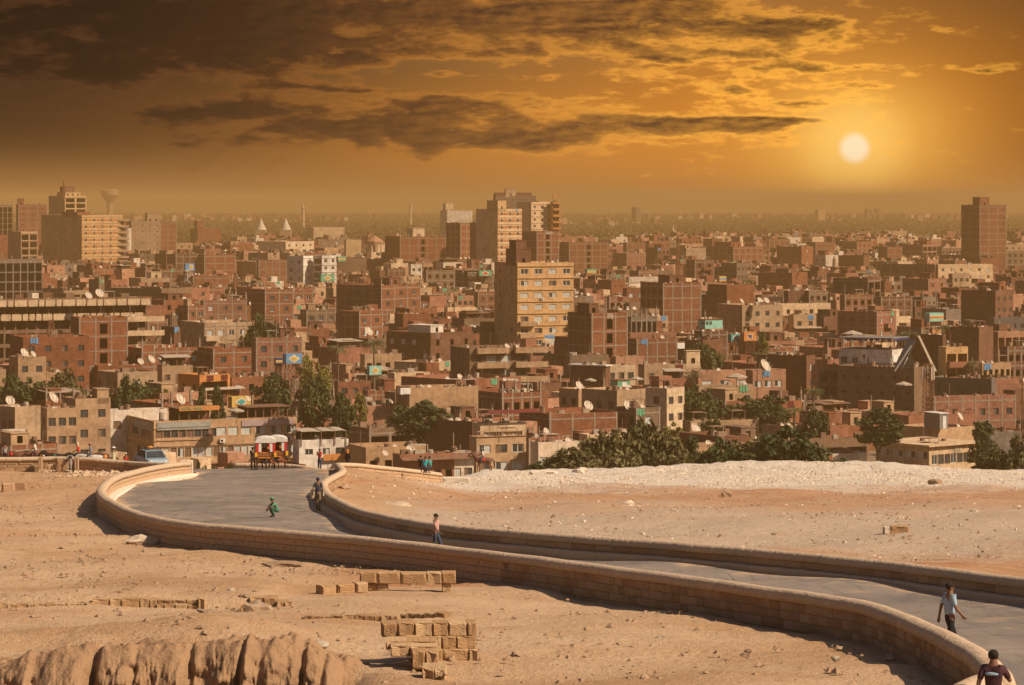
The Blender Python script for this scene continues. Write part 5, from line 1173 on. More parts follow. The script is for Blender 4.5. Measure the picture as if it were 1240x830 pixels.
while D < 5200:
    step = 11.0 * (1 + max(0, (D - 900)) / 1400.0)
    half = .225 * D + 12; x = -half + rngf.uniform(0, step)
    while x < half:
        X = x + rngf.uniform(-3, 3); Y = D + rngf.uniform(-3, 3); x += step
        dens_ = vnoise(np.array([X]), np.array([Y]), .006, 21)[0] + vnoise(np.array([X]), np.array([Y]), .0018, 22)[0]
        if Y > 1500 and dens_ < min(.34, (Y - 1500) / 2000 - .24): continue
        if Y <= 1900 and dens_ < -.75: continue
        W, L = rngf.uniform(5.2, 10.5), rngf.uniform(5.5, 10.5)
        if Y > 1500 and rngf.random() < .3: W *= 1.8
        yaw = math.radians(24 + 22 * (vnoise(np.array([X]), np.array([Y]), .004, 30)[0] + .5) + rngf.uniform(-4, 4))
        n = rngf.choice([2, 3, 3, 4, 4, 5]) if Y > 700 else rngf.choice([1, 2, 2, 3])
        if Y > 1300: n = rngf.choice([3, 4, 4, 5, 5, 6])
        if Y > 2300: n = rngf.choice([2, 3, 3, 4, 5]) if rngf.random() < .985 else rngf.choice([8, 10])
        cx, cy = X + math.cos(yaw) * W / 2 - math.sin(yaw) * L / 2, Y + math.sin(yaw) * W / 2 + math.cos(yaw) * L / 2; r = .5 * math.hypot(W, L)
        if Y < 2400 and any(math.hypot(cx - t[0], cy - t[1]) < (r + t[2]) * .74 for t in GRID.get(gcell(cx, cy), ())): continue
        k = F / Y; p0 = 620 + (X - L * math.sin(yaw)) * k; p1 = 620 + (X + W * math.cos(yaw)) * k; hmax = n * 3.05 + .9
        lim = 0
        if Y < 2400:
            for g in ALLH:
                if g['Y'] > Y - 5 and g['px'][0] < p1 - 1 and g['px'][1] > p0 + 1: lim = max(lim, g['yb'])
            for t in TREES:
                if t[4] > Y - 5 and t[0] < p1 and t[1] > p0: lim = max(lim, t[3])
            lim = min(lim, 700)
        if lim:
            hm = CAMZ - (lim - HZ) / k
            if hm < 2.6:
                if hm < -1.5 and Y < 1000: continue
                hmax = max(2.8, hm)
                if hm < 1.0: continue
            hmax = min(hmax, hm)
        n = max(1, int(round((hmax - .8) / 3.05)))
        if hmax < 2.7: continue
        if Y < 500 and p1 > 1040 and p0 < 1200: continue
        sty = rngf.choice('bbrrrppg') if Y < 2000 else rngf.choice('bbrpgp')
        colr = {'b': ['red', 'red', 'rose', 'brown', 'umber'], 'r': ['red', 'red', 'rose', 'brown', 'pink'], 'p': ['tan', 'cream', 'umber', 'pink', 'pale', 'tan'], 'g': ['grey', 'umber', 'tan']}[sty]
        g = dict(X=X, Y=Y, yaw=yaw, W=W, L=L, h=hmax, n=n, style='r' if sty == 'r' else sty, fr=sty == 'b', col=rngf.choice(colr), cr=rngf.choice([2, 3, 3]), kr=rngf.choice(['brick', 'brick', 'h', 'w', 'n', 'k', 'x']), cl=2, kl=rngf.choice(['brick', 'n', 'h', 'x', 'k']),
                 zlo=max(0, hmax - 7.5), ex={}, seed=rngf.randrange(10 ** 6), px=(p0, p1), pm=620 + X * k, yt=HZ + (CAMZ - hmax) * k, hero=False, lite=True, par=.8)
        if rngf.random() < .3: g['ex']['stubs'] = rngf.choice([2, 3, 4])
        if rngf.random() < .65: a = rngf.uniform(0, .5); g['ex']['pent'] = [(a, a + rngf.uniform(.25, .4), .15, rngf.uniform(.5, .8), rngf.uniform(2.2, 2.8), rngf.choice(['red', 'brown', 'tan', 'umber']))]
        if rngf.random() < .12: g['ex']['shade'] = [(.1, .8, .1, .7, 2.2, rngf.choice(['canvas', 'wood', 'roof']))]
        if rngf.random() < .10: g['ex']['bal'] = [(.5, min(4.5, W - .5), max(0, n - 2), n - 1)]
        fills.append(g)
        if Y < 2400:
            t = (cx, cy, r); c0 = gcell(cx, cy)
            for i in range(-1, 2):
                for j in range(-1, 2): GRID.setdefault((c0[0] + i, c0[1] + j), []).append(t)
    D += step
# ---- which show: front to back over the picture's columns
skyl = np.full(1240, 560.0); 
order = sorted(ALLH + fills, key=lambda g: g['Y'])
for g in order:
    a, b = int(max(0, g['px'][0])), int(min(1240, g['px'][1] + 1))
    if b <= a: g['vis'] = 0; continue
    seg = skyl[a:b]; g['vis'] = float(np.maximum(0, seg - g['yt']).sum()); g['pt'] = float(np.maximum(0, seg - g['yt']).max()); skyl[a:b] = np.minimum(seg, g['yt'])
nfill = 300 - len(ALLH)
big = sorted([g for g in fills if g['vis'] > 0], key=lambda g: -g['vis'])[:nfill]
bigset = set(id(g) for g in big)
COLW = {'red': 'red brick', 'rose': 'rose brick', 'brown': 'brown brick', 'umber': 'umber', 'pink': 'pinkish', 'tan': 'tan', 'cream': 'cream', 'pale': 'pale', 'grey': 'grey', 'white': 'white'}
def feat(g):
    ex = g['ex']; f = []
    if ex.get('shade'): f.append('a covered roof terrace')
    if ex.get('bal'): f.append('top floor balconies')
    if ex.get('stubs'): f.append('bare roof columns')
    if ex.get('pent'): f.append('a roof room')
    if not f: f.append('a clear flat roof')
    return f[0]
seen = {}
for g in big:
    best = sorted(ALLH, key=lambda q: abs((q['px'][0] + q['px'][1]) / 2 - (g['px'][0] + g['px'][1]) / 2) + 1.5 * abs(q['yt'] - g['yt']))[:6]
    size = 'slim' if g['W'] < 8 else 'broad' if g['W'] > 11 else 'small' if g['h'] < 7 else 'plain'
    for q in best:
        rel = 'just behind' if g['Y'] > q['Y'] + 8 else 'just in front of' if g['Y'] < q['Y'] - 8 else 'next to'
        short = f"{size} {COLW[g['col']]} house {rel} the {q['short']}"
        lab = f"{size} {COLW[g['col']]} house with {feat(g)} {rel} the {q['short']}"
        if lab not in seen: break
    if lab in seen:
        base_ = lab
        q2 = best[1]['short']; lab = f"{size} {COLW[g['col']]} house between the {best[0]['short']} and the {best[1]['short']}"
    g['label'] = ' '.join(lab.split()[:16]); g['short'] = f"{COLW[g['col']]} house {rel} {q['short']}"; g['name'] = 'house'; g['cat'] = 'house'; g['group'] = None
    if lab in seen: g['group'] = 'small houses packed into the old quarter'; seen[lab]['group'] = g['group']
    seen[lab] = g
_old_layout = layout
def layout(rng, W, n, fh, cols, kind, z_lo, parap):
    return _old_layout(rng, W, n, fh, cols, kind, z_lo, parap)
HL_OVER = {}
_house = house
for g in ALLH + big:
    if g.get('holesL'):
        hl = g['holesL']; saved = layout
        calls = {'n': 0}
        def layout(rng, W, n, fh, cols, kind, z_lo, parap, _hl=hl, _c=calls):
            _c['n'] += 1
            return _hl if _c['n'] == 2 else []
        house(g, g['label'], g['short'], g['cat'], g['name']); layout = saved
    else: house(g, g['label'], g['short'], g['cat'], g['name'], None, g.get('group'))
# the rest of the town is one mass
keys = {}; mats_far = []; cheap = {}
for g in fills:
    if id(g) not in bigset: keys.setdefault(mat_key(g['style'], g['col']), (g['style'], g['col']))
CM = MB()
class Sub:
    def __init__(s, mi): s.mi = mi; s.M = None
    def box(s, a, b): CM.mi = s.mi; CM.M = s.M; CM.box(a, b)
for i, (k, (st, cc)) in enumerate(sorted(keys.items())):
    mats_far.append(wallmat('far_' + k, 'brick' if st in 'br' else 'plaster', PAL[cc])); cheap[k] = Sub(i)
mats_far += [M['dark'], M['frame_c']]; cheap['dark'] = Sub(len(mats_far) - 2); cheap['frame'] = Sub(len(mats_far) - 1)
for g in fills:
    if id(g) not in bigset and (g['vis'] > 0 or g['Y'] < 1600):
        house(g, '', '', cheap=cheap)
CM.M = None
me = CM.mesh('distant_town', mats_far); o = put('distant_town', me); tag(o, 'the remaining small houses of the town fading away into the haze', 'town', kind='stuff')

def find(short): return next(g for g in ALLH if g['short'] == short)
def gl(short, u, v, z=0.0):
    g = find(short); c, s = math.cos(g['yaw']), math.sin(g['yaw']); return Vector((g['X'] + c * u - s * v, g['Y'] + s * u + c * v, z))
# hotel details, children of the hotel
g = find('ribbon window hotel'); R_ = g['root']; W, L, h = g['W'], g['L'], g['h']; z0, z1, y0, y1 = g['bands']
for zc in (z0 - .35, z1 + .25, y1 + .3):
    lb = MB(); lb.box((-.10, -.14, zc - .09), (W * (.45 if zc != y1 + .3 else 1), .01, zc + .09)); lb.build('ledge', M['plaster'], R_, color=PAL['tan'])
    lb = MB(); lb.box((-.15, .02, zc - .09), (.01, L, zc + .09)); lb.build('ledge', M['plaster'], R_, color=PAL['tan'])
M['signgrey'] = simple('faded_signboard', (.27, .27, .24), .6, .3, .2, .6); M['signmauve'] = simple('mauve_signboard', (.34, .25, .24), .6, .3, .15, .6); M['orangeboard'] = simple('orange_signboard', (.48, .19, .05), .7, .3, .15, 1.0)
sb = MB(); sb.box((.5, -.14, h - 1.45), (9.2, -.02, h - .25)); sb.build('signboard', M['signgrey'], R_)
sb = MB(); sb.box((14.3, -.14, h - 1.25), (23.0, -.02, h - .3)); sb.build('signboard', M['signmauve'], R_)
sb = MB(); sb.box((-.14, .6, h - 1.5), (-.02, 9.8, h - .35)); sb.build('signboard', M['signgrey'], R_)
for u, z in g['ex']['acz']:
    ab = MB(); ab.box((u, -.45, z), (u + .85, -.05, z + .6)); ab.mi = 1; ab.tube((u + .3, -.46, z + .3), (u + .3, -.452, z + .3), .22, n=10); ab.build('air_conditioner', [M['white'], M['dark']], R_)
# roof pavilions of the hotel
def text(body, size, mat, loc, rz, parent=None, name='lettering', ext=.02, align='LEFT'):
    cu = bpy.data.curves.new(name, 'FONT'); cu.body = body; cu.size = size; cu.extrude = ext; cu.align_x = align; cu.materials.append(mat)
    o = link(bpy.data.objects.new(name, cu)); o.rotation_euler = (PI / 2, 0, rz); o.location = loc
    me_ = bpy.data.meshes.new_from_object(o); bpy.data.objects.remove(o); o = put(name, me_, parent); o.rotation_euler = (PI / 2, 0, rz); o.location = loc
    return o
def pavilion(label, X, Y, yaw, W, L, z, hh, mt, k=4, sign=None, name='roof_pavilion'):
    root = empty(name, (X, Y, z), yaw, label, 'pavilion'); 
    for i in range(k):
        for y in (0, L - .14):
            pb = MB(); x = i * (W - .14) / (k - 1); pb.box((x, y, 0), (x + .14, y + .14, hh)); pb.build('post', M['wood'], root)
    cb = MB(); cb.box((-.3, -.4, hh), (W + .3, L + .3, hh + .12)); cb.build('roof', M[mt], root)
    bw = MB(); bw.box((0, L + .02, 0), (W, L + .12, hh)); bw.build('back_wall', M['brick'], root, color=PAL['brown'])
    rl = MB(); rl.box((.15, .02, .85), (W - .15, .08, .92)); rl.box((.15, .02, .4), (W - .15, .08, .46)); rl.build('railing', M['wood'], root)
    if sign:
        s_ = MB(); s_.box((-.1, -.56, hh - .25), (W * .98, -.44, hh + .45)); s_.build('signboard', M['orangeboard'], root); text(sign, .62, M['green'], (.2, -.60, hh - .1), 0, root)
    return root
hz_ = h - .9; q = gl('ribbon window hotel', 4.2, .5); pavilion('dark timber roof bar of the hotel under an orange sign with green letters', q.x, q.y, g['yaw'], 6.6, 5, hz_, 2.6, 'wood', 5, 'METIK AMAL')
q = gl('ribbon window hotel', 15.6, 1.0); pavilion('red brown timber pergola at the end of the hotel roof', q.x, q.y, g['yaw'], 6.8, 4.5, hz_, 2.5, 'wood', 6)
q = gl('small white house' if False else 'white canvas terrace house', .3, .3); gw = find('white canvas terrace house')
root = empty('canvas_terrace', (q.x, q.y, gw['hr']), gw['yaw'], 'shaded roof terrace under sagging dusty canvas on the white house', 'terrace')
for (x0, x1) in ((0, 3.0), (3.2, 5.2), (5.3, 7.0)):
    tb = MB(); n_ = 6
    vs = [(x0 + (x1 - x0) * i / n_, -.6 + 3.6 * j, 2.15 + (.06, .17, .10)[int(x0) % 3] * math.sin(PI * i / n_) - .05 * i / n_ + .25 * j + tt) for tt in (0, .04) for j in (0, 1) for i in range(n_ + 1)]; m1 = n_ + 1
    fs = [(i, i + 1, m1 + i + 1, m1 + i) for i in range(n_)] + [(2 * m1 + i, 3 * m1 + i, 3 * m1 + i + 1, 2 * m1 + i + 1) for i in range(n_)] + [(i, 2 * m1 + i, 2 * m1 + i + 1, i + 1) for i in range(n_)]
    tb.add(vs, fs); tb.build('canvas', M['canvas'], root)
for x in (0, 3.1, 5.25, 7.0):
    pb = MB(); pb.box((x - .05, -.5, 0), (x + .05, -.4, 2.15)); pb.build('post', M['wood'], root)
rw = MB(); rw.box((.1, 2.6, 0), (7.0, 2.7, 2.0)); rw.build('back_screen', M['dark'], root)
# orange railing and pink recess of the white house
rr_ = gw['root']; k = gw['Y'] / F / math.cos(gw['yaw']); fx = lambda zx: (310 + zx / ZS - gw['pm']) * k
rl = MB(); zb = CAMZ - (380 + 672 / ZS - HZ) * gw['Y'] / F; rl.box((fx(300), -.5, zb), (fx(412), -.42, zb + .95)); rl.build('railing', M['orangeboard'], rr_)
# hall roof slab
g = find('single storey cream hall'); rb = MB(); rb.box((-.7, -.7, g['h']), (g['W'] + .5, g['L'] + .5, g['h'] + .28)); rb.build('roof_slab', M['plaster'], g['root'], color=PAL['cream'])
# roof restaurant signs and canopy
g = find('glass roof restaurant'); W, L, h = g['W'], g['L'], g['h']; sr = g['root']
o = MB(); o.box((.2, -.16, h - 2.3), (W - .4, -.02, h - 1.0)); o.build('signboard', M['white'], sr); text('barbary', .95, M['black'], (W * .32, -.2, h - 1.95), 0, sr)
o = MB(); o.box((-.16, .2, h - 2.6), (-.02, L * .42, h - 1.6)); o.build('signboard', M['white'], sr)
o = MB(); o.box((-.2, L * .46, h - 3.0), (-.03, L * .58, h - .2)); o.build('signboard', M['white'], sr); o = MB(); o.ball((-.22, L * .52, h - 1.3), (.03, .38, .38), 8, 6); o.box((-.24, L * .52 - .1, h - 2.1), (-.2, L * .52 + .1, h - 1.4)); o.build('emblem', M['wood'], sr)
o = MB(); o.add([(.6, -.2, h - 2.35), (W - .3, -.2, h - 2.35), (W + .4, -2.2, h - 3.1), (.8, -2.2, h - 3.1), (.6, -.2, h - 2.28), (W - .3, -.2, h - 2.28), (W + .4, -2.2, h - 3.03), (.8, -2.2, h - 3.03)], [(0, 1, 2, 3), (7, 6, 5, 4), (0, 4, 5, 1), (1, 5, 6, 2), (2, 6, 7, 3), (3, 7, 4, 0)]); o.build('awning', M['canvas'], sr)
q = gl('glass roof restaurant', .2, .2); cr = empty('roof_canopy', (q.x, q.y, g['hr'] + .1), g['yaw'], 'open canopy with dark blue scalloped edge over the glass roof restaurant', 'canopy')
for i in range(5):
    pb = MB(); pb.box((i * (W - .6) / 4, .1, 0), (i * (W - .6) / 4 + .12, .22, 2.9)); pb.build('post', M['wood'], cr)
for i in range(1, 6):
    pb = MB(); pb.box((.05, i * (L - .4) / 5, 0), (.17, i * (L - .4) / 5 + .12, 2.9)); pb.build('post', M['wood'], cr)
pb = MB(); pb.box((-.4, -.4, 2.9), (W, L, 3.05)); pb.build('roof', M['steel'], cr)
M['navy'] = simple('navy_fringe', (.015, .03, .12), .8, .2, .2, 2.0)
for side in (0, 1):
    n_ = int((L if side else W) / 1.2)
    for i in range(n_):
        pb = MB(); pts = [(math.cos(t_) * .55, -abs(math.sin(t_)) * .45) for t_ in np.linspace(0, PI, 7)]
        if side: pb.M = Matrix.Translation((-.42, i * 1.2 + .3, 2.9)) @ Matrix.Rotation(PI / 2, 4, 'Z')
        else: pb.M = Matrix.Translation((i * 1.2 + .3, -.42, 2.9))
        pb.prism(pts, -.02, .02); pb.build('fringe', M['navy'], cr)
# triangular canopy beside it
q = gl('patchy restaurant building', 1.5, 2.0); gq = find('patchy restaurant building'); tr = empty('triangular_canopy', (q.x, q.y, gq['hr'] + .2), .5, 'steep triangular canopy with one long white leaning beam', 'canopy')
pb = MB(); pb.prism([(-2.6, 0), (1.2, 4.6), (.9, 4.8), (-3.0, 0)], -.1, .1); pb.build('beam', M['steel'], tr)
pb = MB(); pb.prism([(2.5, 6.4), (6.3, -.3), (6.9, -.3), (2.9, 6.5)], -.12, .12); pb.build('beam', M['dish'], tr)
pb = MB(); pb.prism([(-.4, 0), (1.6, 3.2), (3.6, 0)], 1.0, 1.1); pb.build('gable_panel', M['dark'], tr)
pb = MB(); pb.add([(-1.0, .4, 0), (2.4, .4, 5.6), (2.4, 3, 5.6), (-1.0, 3, 0), (-1.0, .4, .1), (2.4, .4, 5.7), (2.4, 3, 5.7), (-1.0, 3, .1)], [(0, 1, 2, 3), (7, 6, 5, 4), (0, 4, 5, 1), (1, 5, 6, 2), (2, 6, 7, 3), (3, 7, 4, 0)]); pb.build('roof_sheet', M['steel'], tr)

# ---- rooftop things
def parasol(px, py, D, r, label, mt='canvas', hgt=2.5):
    X, z = wx(px, D), wz(py, D); root = empty('parasol', (X, D, z), 0, label, 'parasol'); n_ = 8
    vs = [(0, 0, 0)] + [(r * math.cos(2 * PI * k / n_), r * math.sin(2 * PI * k / n_), -.32 * r) for k in range(n_)] + [(r * math.cos(2 * PI * k / n_), r * math.sin(2 * PI * k / n_), -.32 * r - .22) for k in range(n_)]
    cb = MB(); cb.add(vs, [(0, 1 + k, 1 + (k + 1) % n_) for k in range(n_)] + [(1 + k, n_ + 1 + k, n_ + 1 + (k + 1) % n_, 1 + (k + 1) % n_) for k in range(n_)]); cb.build('canopy', M[mt], root)
    pb = MB(); pb.tube((0, 0, -hgt), (0, 0, 0), .05); pb.build('pole', M['wood'], root); return root
parasol(286, 494, 451, 1.25, 'cream parasol standing on the hotel roof between the two timber pavilions')
parasol(715, 458, 530, 1.1, 'tan parasol on the terrace before the timber braced stage')
parasol(771, 456, 556, 1.3, 'dusty straw parasol on the roof above the green shutters')
parasol(892, 452, 514, 1.9, 'wide gazebo tent on the tan terrace wing', hgt=3)
parasol(1094, 462, 538, 1.6, 'broad cream umbrella beside the roof restaurant awning')
parasol(1032, 400, 650, 2.3, 'wide pale tent roof on the dark brick terrace by the rose front house', hgt=3)
def lattice(root, W0, W1, H, n, mat, r=.05, part='lattice_leg'):
    """four legs with cross braces"""
    cr_ = [(-1, -1), (1, -1), (1, 1), (-1, 1)]
    for (sx_, sy_) in cr_:
        b_ = MB(); b_.tube((sx_ * W0, sy_ * W0, 0), (sx_ * W1, sy_ * W1, H), r, r, 5); b_.build('leg', mat, root)
    b_ = MB()
    for i in range(n):
        a0, a1 = i / n, (i + 1) / n; w0, w1 = W0 + (W1 - W0) * a0, W0 + (W1 - W0) * a1
        for k in range(4):
            p, q_ = cr_[k], cr_[(k + 1) % 4]
            b_.tube((p[0] * w0, p[1] * w0, H * a0), (q_[0] * w1, q_[1] * w1, H * a1), r * .6, r * .6, 4, False)
            b_.tube((q_[0] * w0, q_[1] * w0, H * a0), (p[0] * w1, p[1] * w1, H * a1), r * .6, r * .6, 4, False)
            b_.tube((p[0] * w1, p[1] * w1, H * a1), (q_[0] * w1, q_[1] * w1, H * a1), r * .6, r * .6, 4, False)
    b_.build('bracing', mat, root)
def loft(px, py_top, D, w, hb, stilts, label, body, motif, yaw=.45, motif_kind='diamond', legmat='wood'):
    """pigeon loft: painted box on stilts"""
    X, zt = wx(px, D), wz(py_top, D); z0_ = zt - hb - stilts; root = empty('pigeon_loft', (X, D, z0_), yaw, label, 'pigeon loft')
    lattice(root, w * .36, w * .3, stilts, max(1, int(stilts / 2)), M[legmat], .07)
    b_ = MB(); b_.box((-w / 2, -w * .28, stilts), (w / 2, w * .28, stilts + hb)); b_.build('box', M[body], root)
    b_ = MB(); b_.box((-w / 2 - .15, -w * .28 - .3, stilts - .1), (w / 2 + .15, w * .28 + .15, stilts - .002)); b_.build('platform', M['white' if motif_kind == 'disc' else 'wood'], root)
    y = -w * .28; zc = stilts + hb / 2
    for s_, mt in ((1.0, 'cream_p'), (.68, motif)):
        b_ = MB(); yy = y - (.03 if s_ == 1 else .06)
        if motif_kind == 'diamond': b_.prism([(-w * .36 * s_, zc), (0, zc - hb * .42 * s_), (w * .36 * s_, zc), (0, zc + hb * .42 * s_)], yy, y)
        elif motif_kind == 'disc': b_.prism([(w * .15 + math.cos(t_) * hb * .38 * s_, zc + math.sin(t_) * hb * .38 * s_) for t_ in np.linspace(0, 2 * PI, 13)[:-1]], yy, y)
        elif motif_kind == 'star': b_.prism([((hb * (.46 if i % 2 == 0 else .22)) * s_ * math.cos(i * PI / 4 + PI / 4) * 1.2, zc + (hb * (.46 if i % 2 == 0 else .22)) * s_ * math.sin(i * PI / 4 + PI / 4)) for i in range(8)], yy, y)
        elif motif_kind == 'strip': b_.box((-w * .5 * 1.0, yy, zc - hb * .2 * s_), (w * .5, y, zc + hb * .2 * s_))
        b_.build('painted_motif', M[mt], root)
    return root
M['cream_p'] = simple('cream_motif', (.62, .50, .34), .7, .2, .15, 2.0)
loft(229, 319.5, 1100, 3.6, 2.4, 6.0, 'small pale blue pigeon loft with orange discs on white lattice stilts', 'blue', 'gold', motif_kind='disc', legmat='white')
loft(413, 311, 1100, 3.2, 1.8, 6, 'cream and green pigeon loft on a mast beside the white recessed apartments', 'green', 'gold', motif_kind='strip')
loft(395, 332.5, 1030, 5.2, 2.4, 9.5, 'long orange and green pigeon loft on a tall lattice tower before the white apartments', 'green', 'gold', motif_kind='diamond', legmat='rust')
loft(571, 328, 1000, 4.2, 2.2, 5.5, 'dark olive pigeon loft without motif on dense stilts west of the golden block', 'dark', 'black', motif_kind='strip')
loft(586, 328, 1001, 4.6, 1.8, 5.5, 'green pigeon loft with a red diamond beside the dark olive one', 'green', 'red')
loft(336, 371, 800, 3.6, 1.8, 2.2, 'green pigeon loft with yellow star above the low grey colonnade', 'green', 'gold', motif_kind='star')
loft(354, 428.5, 575, 3.4, 1.9, 3.4, 'wide blue pigeon loft with cream ornaments on rusty stilts by the yellow green tree', 'blue', 'gold', motif_kind='diamond', legmat='rust')
loft(337, 434, 577, 1.4, 1.3, 3.0, 'little dark blue pigeon loft joined to the wide blue one', 'navy', 'gold', motif_kind='strip', legmat='rust')
loft(453, 443.5, 570, 2.5, 1.7, 1.4, 'turquoise pigeon loft with golden diamond in front of the palms', 'mint', 'gold')
loft(290, 480, 490, 3.4, 1.8, .5, 'mustard pigeon loft with teal diamonds half hidden behind a young conifer', 'gold', 'teal')
loft(715, 326, 1080, 3.9, 2.3, 2, 'green hoarding like loft with gold stripes east of the golden block', 'green', 'gold', motif_kind='strip')
loft(906, 402, 660, 3.2, 2.0, 3.2, 'orange pigeon loft with dark blue eight pointed star on a lattice base', 'orangeboard', 'navy', motif_kind='star', legmat='rust')
loft(889, 405, 661, 2.2, 1.6, 3.0, 'dark teal pigeon loft beside the orange starred one', 'teal', 'navy', motif_kind='diamond', legmat='rust')
loft(1131, 379, 690, 4.0, 2.0, 3.4, 'long green pigeon loft with pink stripe on splayed poles', 'mint', 'orangeboard', motif_kind='strip')
loft(1132, 398.5, 668, 2.3, 1.4, .4, 'plain orange box loft below the long green striped loft', 'orangeboard', 'orangeboard', motif_kind='strip')
loft(874, 334.5, 880, 2.4, 1.6, .4, 'yellow box loft with violet sides on the bright raw brick block roof', 'gold', 'blue', motif_kind='strip')
# mint cabin
def cabin(px0, pxm, px1, pt, pb, D, label, mat, name='roof_cabin', roofm='rust', door=False):
    s = D / F; yaw = .5; W, L = (px1 - pxm) * s / math.cos(yaw), max(1.2, (pxm - px0) * s / math.sin(yaw)); zt, zb = wz(pt, D), wz(pb, D)
    root = empty(name, (wx(pxm, D), D, zb), yaw, label, 'cabin'); b_ = MB(); b_.box((0, 0, 0), (W, L, zt - zb)); b_.build('wall', M[mat], root)
    b_ = MB(); b_.box((-.15, -.15, zt - zb), (W + .15, L + .15, zt - zb + .12)); b_.build('roof', M[roofm], root)
    if door: b_ = MB(); b_.box((W * .35, -.05, .05), (W * .75, -.005, zt - zb - .4)); b_.build('door', M['white'], root)
    else:
        for x in (.25, 1.15): b_ = MB(); b_.box((x, -.04, (zt - zb) * .45), (x + .6, -.004, (zt - zb) * .8)); b_.build('window', M['glass'], root)
        for x in (.3, 1.0):
            if x + .5 < L: b_ = MB(); b_.box((-.04, x, (zt - zb) * .45), (-.004, x + .45, (zt - zb) * .8)); b_.build('window', M['glass'], root)
    return root
cabin(846, 854, 876, 387.5, 398.5, 665, 'mint green boarded cabin with two black windows standing on a roof', 'mint')
cabin(1123, 1138, 1149, 501.5, 520, 486, 'white metal cabin with a pale door on the white cabin house', 'steel', roofm='white', door=True)
cabin(803, 804, 830, 415, 423, 640, 'white corrugated shelter sunlit among the low brick roofs', 'white', name='roof_shelter', door=True)
cabin(739, 748, 763, 461, 472.5, 552, 'green shuttered yard box below the cream shutter house', 'green', name='roof_shelter', door=True)
cabin(484, 485, 497, 469, 478, 514, 'tiny pale hut against the sand brick warehouse wall', 'white', name='roof_shelter', door=True)
# water tower, lattice masts, minaret, pavilion, spires
root = empty('water_tower', (wx(133, 4600), 4600, 0), 0, 'dim mushroom shaped water tower floating in haze beyond the arched block', 'water tower')
b_ = MB(); b_.tube((0, 0, 0), (0, 0, 42), 5.4, 4.6, 12); b_.build('shaft', M['concrete'], root, color=PAL['tan']); zt = wz(229.5, 4600)
b_ = MB(); b_.tube((0, 0, zt - 20), (0, 0, zt - 9), 6, 14, 18); b_.tube((0, 0, zt - 9), (0, 0, zt - 1.6), 14, 14, 18); b_.tube((0, 0, zt - 1.6), (0, 0, zt), 14, 10, 18); b_.build('tank', M['concrete'], root, color=PAL['tan'])
def mast(px, yt, yb, D, w, label, mat='rust', ant=False, n=9):
    z1, z0 = wz(yt, D), max(0, wz(yb, D)); root = empty('lattice_mast', (wx(px, D), D, z0), .4, label, 'mast'); lattice(root, w, w * .8 if ant else w * .35, z1 - z0, n, M[mat], .06 if D < 700 else .11)
    if ant:
        for k in range(4): b_ = MB(); a_ = k * PI / 2; b_.box((math.cos(a_) * w * 1.5 - .13, math.sin(a_) * w * 1.5 - .13, z1 - z0 - 2.8), (math.cos(a_) * w * 1.5 + .13, math.sin(a_) * w * 1.5 + .13, z1 - z0 - .5)); b_.build('antenna', M['dish'], root)
    return root
mast(821, 287, 352, 1150, .9, 'tall thin red lattice mast rising east of the gridded blocks'); mast(927, 277, 305, 1500, 1.3, 'dark lattice mast standing by the tree belt in the east')
mast(1124, 441, 500, 515, .75, 'telecom mast hung with white antenna panels before the patchy building', 'rust', True); mast(594, 428, 432, 700, .3, 'short aerial by the golden block', 'rust', n=3) if False else None
mast(285, 332, 362, 960, .9, 'reddish lattice tower among dishes south of the blank gridded block', n=6); mast(77, 219, 240, 1500, .5, 'spindly aerial on the highest arched block', n=5)
mast(440, 284, 330, 1420, 1.2, 'lattice pylon beside the domed pavilion', n=6); mast(62, 388, 408, 612, .9, 'rusty splayed lattice in front of the cream parapet panels', n=3)
root = empty('utility_pole', (wx(1238, 455), 455, 0), 0, 'dark utility pole with sagging wires at the edge of the picture', 'pole'); b_ = MB(); b_.tube((0, 0, 0), (0, 0, wz(446, 455)), .14, .1, 8); b_.build('pole', M['wood'], root); b_ = MB(); b_.tube((0, 0, wz(490, 455)), (-1.6, -2, wz(545, 455)), .03); b_.build('stay_wire', M['wood'], root)
root = empty('utility_pole', (wx(917, 545), 545, 0), 0, 'dark pole rising before the wide pinkish house', 'pole'); b_ = MB(); b_.tube((0, 0, 0), (0, 0, wz(448, 545)), .13, .1, 8); b_.build('pole', M['wood'], root)
root = empty('minaret', (wx(1010.5, 1130), 1130, 0), 0, 'short round brick minaret with balcony among the eastern houses', 'minaret'); zt = wz(311, 1130)
b_ = MB(); b_.tube((0, 0, 0), (0, 0, zt - 5), 1.5, 1.3, 12); b_.tube((0, 0, zt - 3.9), (0, 0, zt - 1.2), .8, .7, 10); b_.tube((0, 0, zt - 1.2), (0, 0, zt + .4), .8, .05, 10); b_.build('shaft', M['brick'], root, color=PAL['tan']); b_ = MB(); b_.tube((0, 0, zt - 5), (0, 0, zt - 4.1), 1.4, 2.0, 12); b_.tube((0, 0, zt - 4.1), (0, 0, zt - 3.9), 2.0, 2.0, 12); b_.build('balcony', M['plaster'], root, color=PAL['tan'])
root = empty('pavilion', (wx(454, 1490), 1490, 0), 0, 'octagonal ochre pavilion with a ring of openings and a pointed roof', 'pavilion'); zt = wz(285.5, 1490)
b_ = MB(); b_.tube((0, 0, 0), (0, 0, zt - 8.5), 4.2, 4.2, 8); b_.build('drum', M['plaster'], root, color=PAL['cream'])
for k in range(8):
    a_ = k * PI / 4 + .39; b_ = MB(); b_.tube((3.7 * math.cos(a_), 3.7 * math.sin(a_), zt - 8.5), (3.7 * math.cos(a_), 3.7 * math.sin(a_), zt - 4), .5, .5, 6); b_.build('column', M['plaster'], root, color=PAL['cream'])
